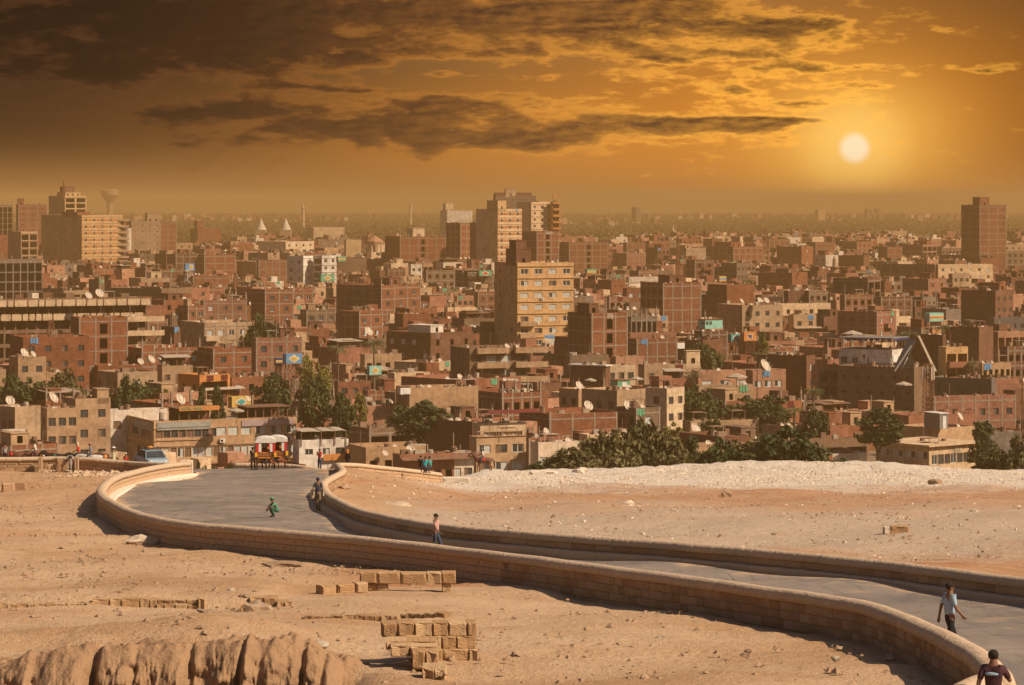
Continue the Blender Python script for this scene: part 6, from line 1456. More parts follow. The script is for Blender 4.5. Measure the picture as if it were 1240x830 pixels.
b_ = MB(); b_.tube((0, 0, zt - 4), (0, 0, zt - 3), 4.5, 4.5, 8); b_.tube((0, 0, zt - 3), (0, 0, zt), 4.5, .3, 8); b_.build('roof', M['plaster'], root, color=PAL['pink'])
for px, l in ((316, 'white conical spire on a square stone tower west of its twin'), (346, 'white conical spire on a square stone tower east of its twin')):
    Dq = 2100; root = empty('spire_tower', (wx(px, Dq), Dq, 0), 0, l, 'tower'); zt = wz(265, Dq); b_ = MB(); b_.box((-4, -4, 0), (4, 4, zt - 8)); b_.build('tower', M['plaster'], root, color=PAL['tan']); b_ = MB(); b_.tube((0, 0, zt - 8), (0, 0, zt), 3.9, .2, 10); b_.build('spire', M['plaster'], root, color=PAL['pale'])
for px, yt, Dq, l in ((367, 246, 3300, 'slender pale minaret far off above the hazy tree belt'), (497, 244, 3900, 'hazy minaret west of the skyline towers'), (815, 272, 2500, 'tiny pale minaret in the eastern tree belt')):
    root = empty('minaret', (wx(px, Dq), Dq, 0), 0, l, 'minaret'); zt = wz(yt, Dq); b_ = MB(); b_.tube((0, 0, 0), (0, 0, zt - 6), 2.0, 1.6, 8); b_.tube((0, 0, zt - 6), (0, 0, zt - 5), 2.8, 2.8, 8); b_.tube((0, 0, zt - 5), (0, 0, zt), 1.2, .1, 8); b_.build('shaft', M['plaster'], root, color=PAL['cream'])
# pale cylinder stair on the brick tower
g = find('cylinder stair tower'); b_ = MB(); b_.tube((-1.6, 1.2, 0), (-1.6, 1.2, g['h'] - 3.5), 2.0, 2.0, 14); b_.build('stair_cylinder', M['plaster'], g['root'], color=PAL['pale'])
# timber braces of the stage
g = find('timber braced stage'); 
for k in range(5):
    y = .4 + k * (g['L'] - .8) / 4; b_ = MB(); b_.box((-.16, y - .1, 2), (-.02, y + .1, g['h'] - .3)); b_.build('timber', M['wood'], g['root'])
for k in range(4):
    y0_ = .5 + k * (g['L'] - .8) / 4; y1_ = y0_ + (g['L'] - .8) / 4; b_ = MB(); b_.tube((-.12, y0_, 6 if k % 2 else g['h'] - 1), (-.12, y1_, g['h'] - 1 if k % 2 else 6), .09); b_.build('timber', M['wood'], g['root'])
b_ = MB(); b_.box((-.3, -.3, g['h']), (g['W'] + .3, g['L'] + .3, g['h'] + .22)); b_.build('rim', M['white'], g['root'])
# hoarding on the golden block's foot
root = empty('hoarding', (wx(659, 640), 640, wz(414, 640)), .35, 'tourist hoarding showing blue sky and sand on the brick roof under the golden block', 'hoarding'); b_ = MB(); b_.box((0, 0, 0), (2.4, .1, 1.5)); b_.build('board', M['white'], root); b_ = MB(); b_.prism([(.06, .06), (2.34, .06), (2.34, .5), (.06, .8)], -.02, -.004); b_.build('printed_sand', M['cream_p'], root); b_ = MB(); b_.prism([(.06, .82), (2.34, .52), (2.34, 1.44), (.06, 1.44)], -.02, -.004); b_.build('printed_sky', M['blue'], root)

# ---- satellite dishes
def dish_mesh(r=1.0):
    b_ = MB(); nr, na = 3, 12; tilt = Matrix.Rotation(math.radians(-62), 4, 'X')
    vs = [(0, 0, 0)]; 
    for i in range(1, nr + 1):
        for k in range(na): a_ = 2 * PI * k / na; q = i / nr; vs.append((q * math.cos(a_), q * math.sin(a_), .22 * q * q))
    fs = [(0, 1 + k, 1 + (k + 1) % na) for k in range(na)] + [(1 + i * na + k, 1 + (i + 1) * na + k, 1 + (i + 1) * na + (k + 1) % na, 1 + i * na + (k + 1) % na) for i in range(nr - 1) for k in range(na)]
    vs = [(x * .74, y * .74, z * .74) for x, y, z in vs]; T = Matrix.Translation((0, 0, 1.0)) @ Matrix.Rotation(math.radians(58), 4, 'X'); b_.add(vs, fs, T)
    d = b_.mesh('reflector', M['dish'], True)
    b_ = MB(); b_.tube((0, .15, 0), (0, .02, 1.0), .05, .05, 6); 
    p = T @ Vector((0, 0, .65)); e = T @ Vector((0, -.7, .15)); e2 = T @ Vector((0, .68, .15)); b_.tube(tuple(e), tuple(p), .03, .03, 4); b_.tube(tuple(e2), tuple(p), .03, .03, 4); b_.ball(tuple(p), .09, 6, 4)
    return d, b_.mesh('mount', M['steel'])
DM, DMT = dish_mesh()
dm_all = MB(); merge_into(dm_all, DM, Matrix.Identity(4)); n0 = len(dm_all.f); merge_into(dm_all, DMT, Matrix.Identity(4)); dm_all.m = [0] * n0 + [1] * (len(dm_all.f) - n0)
DSMALL = dm_all.mesh('satellite_dish', [M['dish'], M['steel']], False)
ndish = 0
def place_dish(x, y, z, r, label, group, parts=False, az_=None):
    global ndish; ndish += 1
    az_ = az_ if az_ is not None else math.radians(52 + random.uniform(-14, 14))
    if parts:
        root = empty('satellite_dish', (x, y, z), az_, label, 'satellite dish', group); root.scale = (r, r, r); put('reflector', DM, root); put('mount', DMT, root)
    else:
        o = put('satellite_dish', DSMALL, None, None, (x, y, z), az_, (r, r, r)); tag(o, label, 'satellite dish', group)
# big ones seen singly
for (px, py, D, r, l) in [(120, 354, 626, 1.5, 'large round dish above the cream parapet panels'), (107, 357, 628, 1.3, 'large tilted dish beside the biggest one above the cream parapet'), (29, 426, 556, 1.35, 'tall tilted dish on the two dish tan house'), (40, 428, 557, 1.0, 'lower flatter dish on the two dish tan house'), (12, 484, 470, 1.25, 'dish leaning over the roofs at the western edge'), (64, 480, 462, 1.45, 'big dish behind the stepped sand house'), (183, 434, 590, 1.4, 'dish at the middle of the trio over the blue window bungalow'), (170, 437, 589, 1.1, 'lowest dish of the trio over the blue window bungalow'), (194, 436, 589, 1.1, 'eastern dish of the trio over the blue window bungalow'), (218, 482, 475, 1.45, 'big dish rising behind the hotel roof bar'), (446, 400, 690, 1.8, 'big tilted dish among the western brick roofs'), (497, 544, 420, 1.2, 'pale dish tilted back in the rubble walled yard'), (614, 419, 565, 1.0, 'dish on the roof of the wraparound balcony block'), (701, 466, 515, 1.3, 'mesh dish leaning on the timber braced stage'), (712, 490, 482, 1.35, 'dish over the long concrete banded wall, western one'), (760, 490, 478, 1.35, 'dish over the long concrete banded wall, eastern one'), (762, 469, 530, 1.0, 'dish below the green shutters'), (842, 518, 460, 1.5, 'huge dish tilted over the tan yard walls'), (926, 441, 552, 2.0, 'huge pale dish facing up on the pinkish apartment house'), (898, 364, 800, 1.2, 'dish on the bright raw brick block terrace'), (920, 363, 758, 1.3, 'western one of the twin dishes on the sandy house'), (928, 363, 757, 1.3, 'eastern one of the twin dishes on the sandy house'), (1162, 503, 442, 1.1, 'dish on a brick pier beside the scalloped parapet'), (779, 389, 690, 1.5, 'big grey dish inside the bare column frame'), (661, 521, 452, .8, 'single dish on the pale balcony house'), (466, 548, 425, .7, 'white dish by the road end'), (300, 482, 478, .8, 'small pale dish left of the dark round tree' .replace('left of', 'beside'))]:
    place_dish(wx(px, D), D, wz(py, D) - 1.2 * r * .92, r * .92, l, None, True)
# small ones in numbers on the roofs
rd = random.Random(4); used_short = set()
cands = []
for g in ALLH + big:
    if g['Y'] > 1500 or g['name'] in ('hotel', 'roof_storey', 'roof_restaurant') or g.get('vis', 1) < 20 or g['px'][1] < 5 or g['px'][0] > 1235: continue
    cands.append(g)
cands.sort(key=lambda g: g['Y'])
for g in cands:
    if ndish > 285: break
    kmax = 4 if g['Y'] < 1100 else 2
    k = rd.choice([0, 1, 1, 2, 3, kmax]) if g['hero'] else rd.choice([0, 0, 1, 1, 2])
    WORDS = ('front corner', 'middle', 'far end'); spots = [(rd.uniform(.5, g['W'] - .5), rd.uniform(.5, max(.6, g['L'] * .5))) for _ in range(k)]; names_ = [WORDS[min(2, int(3 * q[0] / g['W']))] for q in spots]
    if f"{g['short']}" in used_short: continue
    used_short.add(g['short'])
    for i in range(k):
        lab = f"pale dish at {names_[i]} of the roof, {g['short']}"
        u, v = spots[i]; c, s = math.cos(g['yaw']), math.sin(g['yaw'])
        r = rd.uniform(.45, .85); place_dish(g['X'] + c * u - s * v, g['Y'] + s * u + c * v, g['hr'] + .02, r, ' '.join(lab.split()[:16]), f"dishes at the {names_[i]} of the {g['short']}" if names_.count(names_[i]) > 1 else None)
# beyond three hundred: one mass of dishes and roof clutter
rc = random.Random(8); CL = MB()
for g in fills + ALLH:
    if g['Y'] > 2600 or (id(g) in bigset) or g.get('vis', 0) < 2: continue
    hr = g['h'] - .8; c, s = math.cos(g['yaw']), math.sin(g['yaw'])
    if not g['hero']:
        for i in range(rc.choice([0, 1, 2, 2, 3])):
            u, v = rc.uniform(.5, g['W'] - .5), rc.uniform(.4, g['L'] * .6); r = rc.uniform(.5, 1.0); Mx = Matrix.Translation((g['X'] + c * u - s * v, g['Y'] + s * u + c * v, hr)) @ Matrix.Rotation(math.radians(52 + rc.uniform(-15, 15)), 4, 'Z') @ Matrix.Scale(r, 4); merge_into(CL, DM, Mx)
o = CL.build('distant_dishes', M['dish']); tag(o, 'many more small dishes scattered on far roofs', 'satellite dishes', kind='stuff')
CL = MB()
for g in fills + ALLH + []:
    if g['Y'] > 2200 or g.get('vis', 0) < 2: continue
    hr = g.get('hr', g['h'] - .8); CL.M = Matrix.Translation((g['X'], g['Y'], hr)) @ Matrix.Rotation(g['yaw'], 4, 'Z')
    for i in range(rc.choice([2, 4, 6, 8]) if g['Y'] < 1500 else 3):
        u, v = rc.uniform(.4, max(.5, g['W'] - 1.6)), rc.uniform(.4, max(.5, g['L'] * .8 - 1)); CL.mi = rc.choice([0, 0, 1, 2, 3]); k = rc.random()
        if k < .35: CL.tube((u, v, .01), (u, v, rc.uniform(1.0, 1.7)), .45, .42, 8)
        elif k < .7: CL.box((u, v, .01), (u + rc.uniform(.5, 1.8), v + rc.uniform(.4, 1.4), rc.uniform(.5, 1.9)))
        elif k < .9: CL.box((u, v, .01), (u + .07, v + .07, rc.uniform(1.8, 4)))
        elif k < .93: CL.mi = rc.choice([2, 4, 5, 6]); u2 = rc.uniform(0, max(.5, g['W'] - 2)); [CL.box((u2 + q * .55, -.10, -.2 - rc.uniform(0, .3)), (u2 + q * .55 + .45, -.05, .75)) for q in range(3)]
        else: z_ = rc.uniform(1.8, 2.3); CL.box((u, v, z_), (u + 2.4, v + 2, z_ + .07)); CL.box((u, v, 0.01), (u + .09, v + .09, z_ - .001)); CL.box((u + 2.3, v, .01), (u + 2.39, v + .09, z_ - .001))
CL.M = None
o = CL.build('rooftop_clutter', [M['brick'], M['wood'], M['canvas'], M['concrete'], M['blue'], M['maroon'], M['green']]); o.color = (.25, .16, .11, 1); tag(o, 'barrels, crates, posts and rubble heaped on the flat roofs', 'rooftop clutter', kind='stuff')

# ================================================================== TREES
def leafmat(name, c0, c1):
    m, nt, b = newmat(name, 0.8, 0.2); v, oi = objvec(nt)
    n = noisen(nt, v, .35, 3, .6); n2 = noisen(nt, v, 2.5, 2, .6)
    c = mixc(nt, (n.step(.35, .65) * .6 + n2.step(.3, .7) * .4).sat(), c0, c1); nt.links.new(c, b.inputs['Base Color'])
    b.inputs['Transmission Weight'].default_value = 0.0
    return m
M['leaf'] = leafmat('dark_foliage', (.030, .040, .014), (.085, .10, .032)); M['scrub'] = leafmat('dusty_foliage', (.065, .055, .022), (.15, .125, .05)); M['lime'] = leafmat('yellow_green_foliage', (.10, .10, .025), (.24, .21, .05)); M['palm'] = leafmat('palm_foliage', (.06, .065, .025), (.15, .14, .06)); M['farleaf'] = leafmat('far_foliage', (.045, .034, .017), (.11, .082, .04))
M['bark'] = simple('bark', (.14, .09, .06), .95, .1, .3, 3.0)
def crown_mesh(name, mat, seed, shape, nclump=46, per=42, leaf=.085):
    """unit crown: height 1, radius about .5; leaf sized faces gathered in uneven clumps, with gaps"""
    rs = np.random.RandomState(seed); V = []; 
    for _ in range(nclump):
        for _t in range(40):
            p = rs.uniform(-1, 1, 3)
            if np.linalg.norm(p) < 1 and np.linalg.norm(p) > .35: break
        if shape == 'cone': p[2] = rs.uniform(-1, 1); q = (1 - (p[2] + 1) / 2.3) * .75 + .30; a = rs.rand() * 6.28; rr_ = q * rs.uniform(.3, 1); c = np.array([math.cos(a) * rr_ * .5, math.sin(a) * rr_ * .5, p[2] * .48 + .5])
        elif shape == 'flat': c = np.array([p[0] * .5, p[1] * .5, .55 + p[2] * .42 * (1 - .3 * abs(p[0]))])
        else: c = np.array([p[0] * .43, p[1] * .43, .52 + p[2] * .43])
        cr = rs.uniform(.07, .15)
        d = rs.normal(0, 1, (per, 3)); d /= np.linalg.norm(d, axis=1)[:, None]; P = c + d * cr * (rs.rand(per, 1) ** .4) * np.array([1.15, 1.15, .8])
        a = rs.normal(0, 1, (per, 3)); a[:, 2] *= .7; a /= np.linalg.norm(a, axis=1)[:, None]; b_ = np.cross(a, rs.normal(0, 1, (per, 3))); b_ /= np.linalg.norm(b_, axis=1)[:, None]
        s = leaf * rs.uniform(.3, .75, (per, 1)); V.append(np.stack([P - a * s, P + b_ * s * .55, P + a * s, P - b_ * s * .55], 1).reshape(-1, 3))
    V = np.concatenate(V); Fq = np.arange(len(V)).reshape(-1, 4); return bulk_mesh(name, V, Fq, mat)
CR = {}
for k, mt, sh, nc in (('round', 'leaf', 'round', 60), ('cone', 'leaf', 'cone', 60), ('flat', 'leaf', 'flat', 80), ('scrub', 'scrub', 'flat', 100), ('lime', 'lime', 'round', 50)):
    CR[k] = [crown_mesh('crown', M[mt], s * 5 + 1, sh, nc) for s in range(2)]
def trunk_mesh(seed):
    rs = random.Random(seed); b_ = MB(); b_.tube((0, 0, 0), (.02, 0, .4), .035, .024, 7)
    for k in range(6):
        a = k * 1.05 + rs.uniform(-.3, .3); e = (math.cos(a) * rs.uniform(.2, .34), math.sin(a) * rs.uniform(.2, .34), rs.uniform(.6, .85)); m_ = (e[0] * .4, e[1] * .4, .55); b_.tube((.02, 0, .36), m_, .018, .012, 5, False); b_.tube(m_, e, .012, .004, 5, False)
    return b_.mesh('trunk', M['bark'])
TRK = [trunk_mesh(s) for s in range(2)]
def tree(px0, px1, yt, yb, D, kind, label, name='tree', cat='tree', group=None, zb=None):
    s = D / F; w = (px1 - px0) * s; zt = wz(yt, D); z0 = wz(yb, D) if zb is None else zb
    if D < 300: z0 = gz(wx((px0 + px1) / 2, D), D)
    H = zt - z0; v = random.randrange(2); root = empty(name, (wx((px0 + px1) / 2, D), D, z0), random.uniform(0, 6), label, cat, group)
    put('trunk', TRK[v], root, scale=(w, w, H)); zs = .62 if zb == 0 and D < 600 else 1.0; put('crown', CR[kind][v], root, loc=(0, 0, H * (1 - zs)), scale=(w * 1.15, w * 1.15, H * (1.2 if kind in ('flat', 'scrub') else 1.04) * zs))
T = tree
T(-8, 34, 455, 500, 500, 'round', 'dark bush like tree at the picture edge below the two dish tan house', zb=0); T(22, 62, 458, 500, 497, 'round', 'dark rounded tree east of its twin below the tan box house', zb=0)
T(60, 96, 460, 500, 505, 'scrub', 'pale feathery shrub before the carport building', 'shrub', 'shrub', zb=2); T(138, 182, 466, 500, 505, 'flat', 'dark low tree before the blue window bungalow', zb=1); T(178, 208, 467, 500, 507, 'lime', 'fresh green bush beside the dark low tree', 'shrub', 'shrub', zb=3)
T(306, 351, 452, 520, 470, 'round', 'broad dark green tree behind the hotel pergola', zb=0); T(360, 400, 457, 530, 455, 'round', 'tall dark tree with drooping branches behind the road end', 'tree', zb=0); T(394, 428, 476, 530, 452, 'round', 'shorter dark tree east of the drooping one', 'tree', zb=0)
T(236, 252, 472, 500, 470, 'cone', 'small young conifer behind the hotel bar roof', 'conifer', zb=2); T(252, 276, 474, 500, 468, 'cone', 'second young conifer beside the mustard loft', 'conifer', zb=2)
T(479, 540, 493, 540, 462, 'flat', 'spreading glossy green tree before the sand brick warehouse', zb=0); T(360, 380, 429, 470, 560, 'lime', 'yellow green tree beside the wide blue loft', zb=3); T(378, 402, 440, 470, 558, 'lime', 'lower yellow green tree beside the tall palm', zb=3)
T(425, 445, 475, 500, 500, 'lime', 'small light green bush by the patched roofs', 'shrub', 'shrub', zb=2)
Ds = 284
T(668, 722, 548, 580, Ds, 'scrub', 'dusty brown green scrub tree at the western end of the thicket'); T(706, 764, 533, 580, Ds + 8, 'scrub', 'dusty scrub tree, second in the thicket beyond the ridge'); T(746, 806, 527, 580, Ds + 12, 'scrub', 'highest dusty scrub tree of the thicket'); T(788, 836, 541, 580, Ds + 10, 'scrub', 'dusty scrub tree leaning over the orange porch'); T(826, 852, 530, 575, Ds + 20, 'cone', 'thin brown feathery tree at the eastern end of the thicket')
T(848, 900, 545, 580, Ds + 10, 'flat', 'dark green tree joined to the thicket by a gap'); T(880, 930, 538, 580, Ds + 16, 'scrub', 'brown tipped tree between dark green ones'); T(912, 990, 531, 585, Ds + 6, 'flat', 'wide dark green tree before the brown garage house'); T(990, 1040, 561, 585, Ds + 2, 'flat', 'low dark bush before the pale yard wall', 'shrub', 'shrub')
T(822, 866, 467, 520, 492, 'round', 'bulky dark green tree beside the cream gable house', zb=0); T(856, 902, 486, 520, 480, 'round', 'dark green tree among palms in the grove', zb=0); T(896, 950, 486, 520, 478, 'flat', 'broad dark tree at the eastern side of the grove', zb=0); T(800, 830, 513, 540, 470, 'lime', 'light green bush under the cream gable house', 'shrub', 'shrub', zb=0)
T(848, 876, 511, 535, 466, 'flat', 'low glossy tree before the tan yard walls', zb=0); T(1036, 1092, 494, 560, 452, 'round', 'round olive tree with golden top between the garage and the cabin house', zb=0); T(1174, 1208, 512, 560, 435, 'cone', 'dark tree beside the shed wall', zb=0)
T(1182, 1226, 551, 585, 300, 'scrub', 'brown scrub bush on the ridge near the picture edge'); T(1216, 1262, 540, 585, 296, 'scrub', 'brown scrub bush cut by the picture edge'); T(975, 1003, 503, 530, 470, 'flat', 'dark bush below the low rose yard houses', 'shrub', 'shrub', zb=0); T(232, 252, 560, 575, 262, 'round', 'small dark bush under the hotel wall at the road end', 'shrub', 'shrub'); T(254, 262, 565, 575, 262, 'round', 'tiny bush beside the small one at the road end', 'shrub', 'shrub'); T(270, 284, 561, 575, 262, 'round', 'rounded bush close to the pale wall end', 'shrub', 'shrub')
T(640, 668, 562, 578, 300, 'flat', 'green bushes under the tan balustrade house', 'shrub', 'shrub'); T(832, 870, 424, 440, 610, 'flat', 'dark tree behind the maroon panel house', zb=3); T(300, 336, 392, 410, 640, 'flat', 'dark tree top behind the tan balcony apartments', zb=4)
T(916, 932, 401, 420, 640, 'lime', 'green bush beside the sandy square windowed house', 'shrub', 'shrub', zb=4)
# palms
def palm_crown(seed):
    rs = random.Random(seed); b_ = MB()
    for k in range(26):
        a = k * 2.4 + rs.uniform(-.2, .2); up = rs.uniform(-.35, .95); Lf = rs.uniform(.42, .56); pts = []
        for i in range(7):
            t = i / 6; r_ = Lf * t; z = up * .42 * t - .55 * t * t * (1.0 - .35 * up); pts.append(Vector((math.cos(a) * r_, math.sin(a) * r_, z * .8)))
        side = Vector((-math.sin(a), math.cos(a), 0))
        for i in range(1, 7):
            for j in (0, .5):
                t = (i - 1 + j) / 6; p = pts[i - 1].lerp(pts[i], j); w = .13 * math.sin(PI * min(1, t * .9 + .1)) + .015; tip = (pts[i] - pts[i - 1]).normalized() * .05
                for s_ in (-1, 1): b_.add([tuple(p), tuple(p + tip * .4), tuple(p + side * s_ * w + tip + Vector((0, 0, -.04 - w * .35)))], [(0, 1, 2)])
        for i in range(6): b_.tube(tuple(pts[i]), tuple(pts[i + 1]), .008, .005, 3, False)
    b_.ball((0, 0, -.03), (.05, .05, .08), 6, 5)
    return b_.mesh('crown', M['palm'])
PC = [palm_crown(s) for s in range(3)]
b_ = MB(); 
for i in range(10): b_.tube((.01 * math.sin(i), 0, i / 10), (.01 * math.sin(i + 1), 0, (i + 1) / 10), 1.0 if i else 1.3, .85, 7)
PT = b_.mesh('trunk', M['bark'])
def palm(px, yt, D, span, label, z0=0.0, tw=.22):
    X = wx(px, D); w = span * D / F; zc = wz(yt, D) - w * .22; root = empty('palm_tree', (X, D, z0), random.uniform(0, 6), label, 'palm tree')
    put('trunk', PT, root, scale=(tw, tw, zc - z0)); put('crown', PC[random.randrange(3)], root, loc=(0, 0, zc - z0), scale=(w, w, w * .9))
palm(409, 414, 560, 30, 'tallest date palm with a thin straight trunk above the patched roofs'); palm(453, 408, 590, 30, 'date palm with a leaning crown east of the tallest palm'); palm(1101, 396, 600, 34, 'bushy palm above the roof restaurant canopy'); palm(1142, 391, 640, 20, 'palm behind the plain orange box loft'); palm(962, 491, 470, 22, 'pale young palm among the low tan walls'); palm(885, 494, 476, 26, 'palm fronds rising from the dark grove'); palm(985, 466, 500, 28, 'green palm beside the pinkish niche house'); palm(840, 447, 545, 24, 'drooping palm before the low rosy house'); palm(928, 432, 640, 26, 'dark palm behind the huge upturned dish'); palm(871, 425, 640, 20, 'palm beside the dark brick front'); palm(905, 336, 1000, 16, 'small palm east of the washing line house'); palm(757, 322, 1250, 22, 'palm cluster before the long low cream roof'); palm(700, 448, 560, 16, 'little palm behind the timber braced stage'); palm(100, 468, 510, 22, 'low palm beside the pale feathery shrub'); palm(1025, 325, 1120, 14, 'palm by the round brick minaret'); palm(1178, 434, 560, 22, 'dark palm by the mustard balcony house'); palm(918, 424, 610, 18, 'short palm beside the dark plain brick block'); palm(550, 348, 900, 14, 'wispy palm near the raised lofts'); palm(520, 330, 1150, 14, 'thin palm before the umber open windowed house')
# far belts of trees: nobody could count them
def woodland(name, n, seed):
    rs = np.random.RandomState(seed); out = []
    D = 1500 + (6500 - 1500) * rs.rand(n) ** 1.1; X = rs.uniform(-.24, .24, n) * D
    dn = vnoise(X, D, .006, 21) + vnoise(X, D, .0018, 22); keep = dn < (D - 1500) / 2000 + .1; keep &= (rs.rand(n) < np.clip((D - 1300) / 1300, .12, 1)); X, D = X[keep], D[keep]; n = len(X)
    H = rs.uniform(6, 13, n); R = rs.uniform(3.5, 8, n); m = 34
    d = rs.normal(0, 1, (n, m, 3)); d /= np.linalg.norm(d, axis=2)[..., None]; P = d * rs.uniform(.55, 1.0, (n, m, 1)) * np.stack([R, R, H * .42], -1)[:, None, :]; P[..., 2] += (H * .58)[:, None]; P[..., 0] += X[:, None]; P[..., 1] += D[:, None]
    a = rs.normal(0, 1, (n, m, 3)); a /= np.linalg.norm(a, axis=2)[..., None]; b = np.cross(a, rs.normal(0, 1, (n, m, 3))); b /= np.linalg.norm(b, axis=2)[..., None]; s = rs.uniform(.9, 2.0, (n, m, 1))
    V = np.stack([P - a * s, P + b * s * .8, P + a * s, P - b * s * .8], 2).reshape(-1, 3); return tag(link(bpy.data.objects.new(name, bulk_mesh(name, V, np.arange(len(V)).reshape(-1, 4), M['farleaf']))), 'hazy belts of trees between the far houses', 'woodland', kind='stuff')
woodland('woodland', 20000, 3)

# ================================================================== PEOPLE, HORSES, CARRIAGES, CAR
def pmat(name, col, rough=.85): return simple(name, col, rough, .2, .12, 6.0)
SK = pmat('brown_skin', (.20, .10, .06), .6); HAIR = pmat('black_hair', (.015, .012, .01)); SHOE = pmat('dark_shoe', (.03, .025, .02))
CLO = {k: pmat('cloth_' + k, c) for k, c in {'navy': (.035, .04, .06), 'khaki': (.20, .14, .09), 'red': (.50, .03, .03), 'jeans': (.04, .055, .09), 'black': (.012, .012, .014), 'turq': (.02, .36, .44), 'teal': (.05, .22, .20), 'white': (.66, .62, .56), 'cream': (.55, .45, .30), 'pink': (.48, .27, .24), 'ltblue': (.28, .38, .48), 'grey': (.30, .28, .26), 'orange': (.55, .22, .05), 'green': (.09, .24, .14), 'dkgreen': (.03, .10, .06), 'stripe': (.45, .10, .10), 'violet': (.055, .022, .028), 'steelblue': (.16, .20, .26), 'pinkcap': (.50, .22, .18)}.items()}
def skin_obj(name, pts, edges, mat, parent, root=0, sub=1):
    """pts: {name:(x,y,z,r)}; grows one continuous surface over the joints"""
    keys = list(pts); idx = {k: i for i, k in enumerate(keys)}
    me = bpy.data.meshes.new(name); me.from_pydata([pts[k][:3] for k in keys], [(idx[a], idx[b]) for a, b in edges], []); me.materials.append(mat)
    o = bpy.data.objects.new(name, me); link(o); o.parent = parent
    m = o.modifiers.new('skin', 'SKIN'); 
    for i, k in enumerate(keys):
        r = pts[k][3]; r = r if hasattr(r, '__len__') else (r, r); me.skin_vertices[0].data[i].radius = r; me.skin_vertices[0].data[i].use_root = (i == root)
    m.use_smooth_shade = True; s = o.modifiers.new('sub', 'SUBSURF'); s.levels = sub; s.render_levels = sub
    return o
def lerp(a, b, t): return tuple(a[i] + (b[i] - a[i]) * t for i in range(3))
def person(px, py, D, face, label, top='navy', bottom='khaki', pose=None, hat=None, hair='short', h=1.74, robe=False, z=None, mount=None, X=None, scarf=None):
    """faces -y when face=0; face is the turn in radians"""
    J = dict(pel=(0, 0, .95), spi=(0, 0, 1.12), che=(0, 0, 1.34), nek=(0, .0, 1.49), hed=(0, -.01, 1.60), top=(0, -.005, 1.70),
             lsh=(.17, 0, 1.42), lel=(.22, .02, 1.14), lwr=(.23, -.06, .90), rsh=(-.17, 0, 1.42), rel=(-.22, .02, 1.14), rwr=(-.23, -.06, .90),
             lhi=(.09, 0, .90), lkn=(.10, -.02, .50), lan=(.10, .02, .09), lto=(.11, -.14, .04), rhi=(-.09, 0, .90), rkn=(-.10, -.02, .50), ran=(-.10, .02, .09), rto=(-.11, -.14, .04))
    if pose: J.update(pose)
    x_ = wx(px, D) if X is None else X; zz = z if z is not None else gz(x_, D)
    root = empty('person', (x_, D, zz), face, label, 'person'); k = h / 1.74; root.scale = (k, k, k)
    R = dict(pel=.11, spi=.10, che=(.13, .10), nek=.055, hed=(.075, .088), top=.06, sh=.055, el=.042, wr=.028, hi=.085, kn=.058, an=.038, to=.035)
    P = {}; 
    for n, p in J.items(): P[n] = (*p, R[n] if n in R else R[n[1:]])
    E = [('pel', 'spi'), ('spi', 'che'), ('che', 'nek'), ('nek', 'hed'), ('hed', 'top')]
    for s in 'lr':
        E += [('che', s + 'sh'), (s + 'sh', s + 'el'), (s + 'el', s + 'wr'), ('pel', s + 'hi'), (s + 'hi', s + 'kn'), (s + 'kn', s + 'an'), (s + 'an', s + 'to')]
        w = Vector(J[s + 'wr']); d = (w - Vector(J[s + 'el'])).normalized(); a = d.cross(Vector((1 if s == 'l' else -1, .3, 0))); a = a.normalized() if a.length > .01 else Vector((0, 1, 0)); b = d.cross(a)
        P[s + 'pa'] = (*(w + d * .06), (.036, .018)); E.append((s + 'wr', s + 'pa'))
        for f in range(4):
            q = w + d * .085 + a * (.028 - .019 * f); c = w + d * (.085 + (.040, .046, .043, .034)[f]) + a * (.030 - .020 * f) + b * .012; e = w + d * (.085 + (.062, .070, .066, .050)[f]) + a * (.029 - .019 * f) + b * .034
            P[f'{s}f{f}'] = (*q, .010); P[f'{s}g{f}'] = (*c, .009); P[f'{s}h{f}'] = (*e, .008); E += [(s + 'pa', f'{s}f{f}'), (f'{s}f{f}', f'{s}g{f}'), (f'{s}g{f}', f'{s}h{f}')]
        P[s + 't0'] = (*(w + d * .045 + a * .040), .011); P[s + 't1'] = (*(w + d * .085 + a * .058 + b * .015), .009); E += [(s + 'wr', s + 't0'), (s + 't0', s + 't1')]
    skin_obj('body', P, E, SK, root)
    # face: nose, ears
    hd = Vector(J['hed']); b_ = MB(); b_.ball(tuple(hd + Vector((0, -.088, -.005))), (.014, .022, .022), 6, 5); b_.ball(tuple(hd + Vector((.078, .01, 0))), (.012, .022, .034), 6, 5); b_.ball(tuple(hd + Vector((-.078, .01, 0))), (.012, .022, .034), 6, 5); b_.build('face', SK, root, True)
    b_ = MB(); b_.ball(tuple(hd + Vector((.03, -.078, .025))), (.012, .012, .009), 6, 4); b_.ball(tuple(hd + Vector((-.03, -.078, .025))), (.012, .012, .009), 6, 4); b_.box(tuple(hd + Vector((-.025, -.088, -.046))), tuple(hd + Vector((.025, -.078, -.038)))); b_.build('eyes', HAIR, root)
    tp = Vector(J['top'])
    b_ = MB()
    if hair == 'long' or scarf: b_.ball(tuple(hd + Vector((0, .022, .02))), (.108, .112, .135), 10, 8); b_.ball(tuple(hd + Vector((0, .05, -.12))), (.12, .09, .13), 8, 6)
    else: b_.ball(tuple(hd + Vector((0, .018, .045))), (.092, .10, .085), 10, 8)
    b_.build('scarf' if scarf else 'hair', CLO[scarf] if scarf else HAIR, root, True)
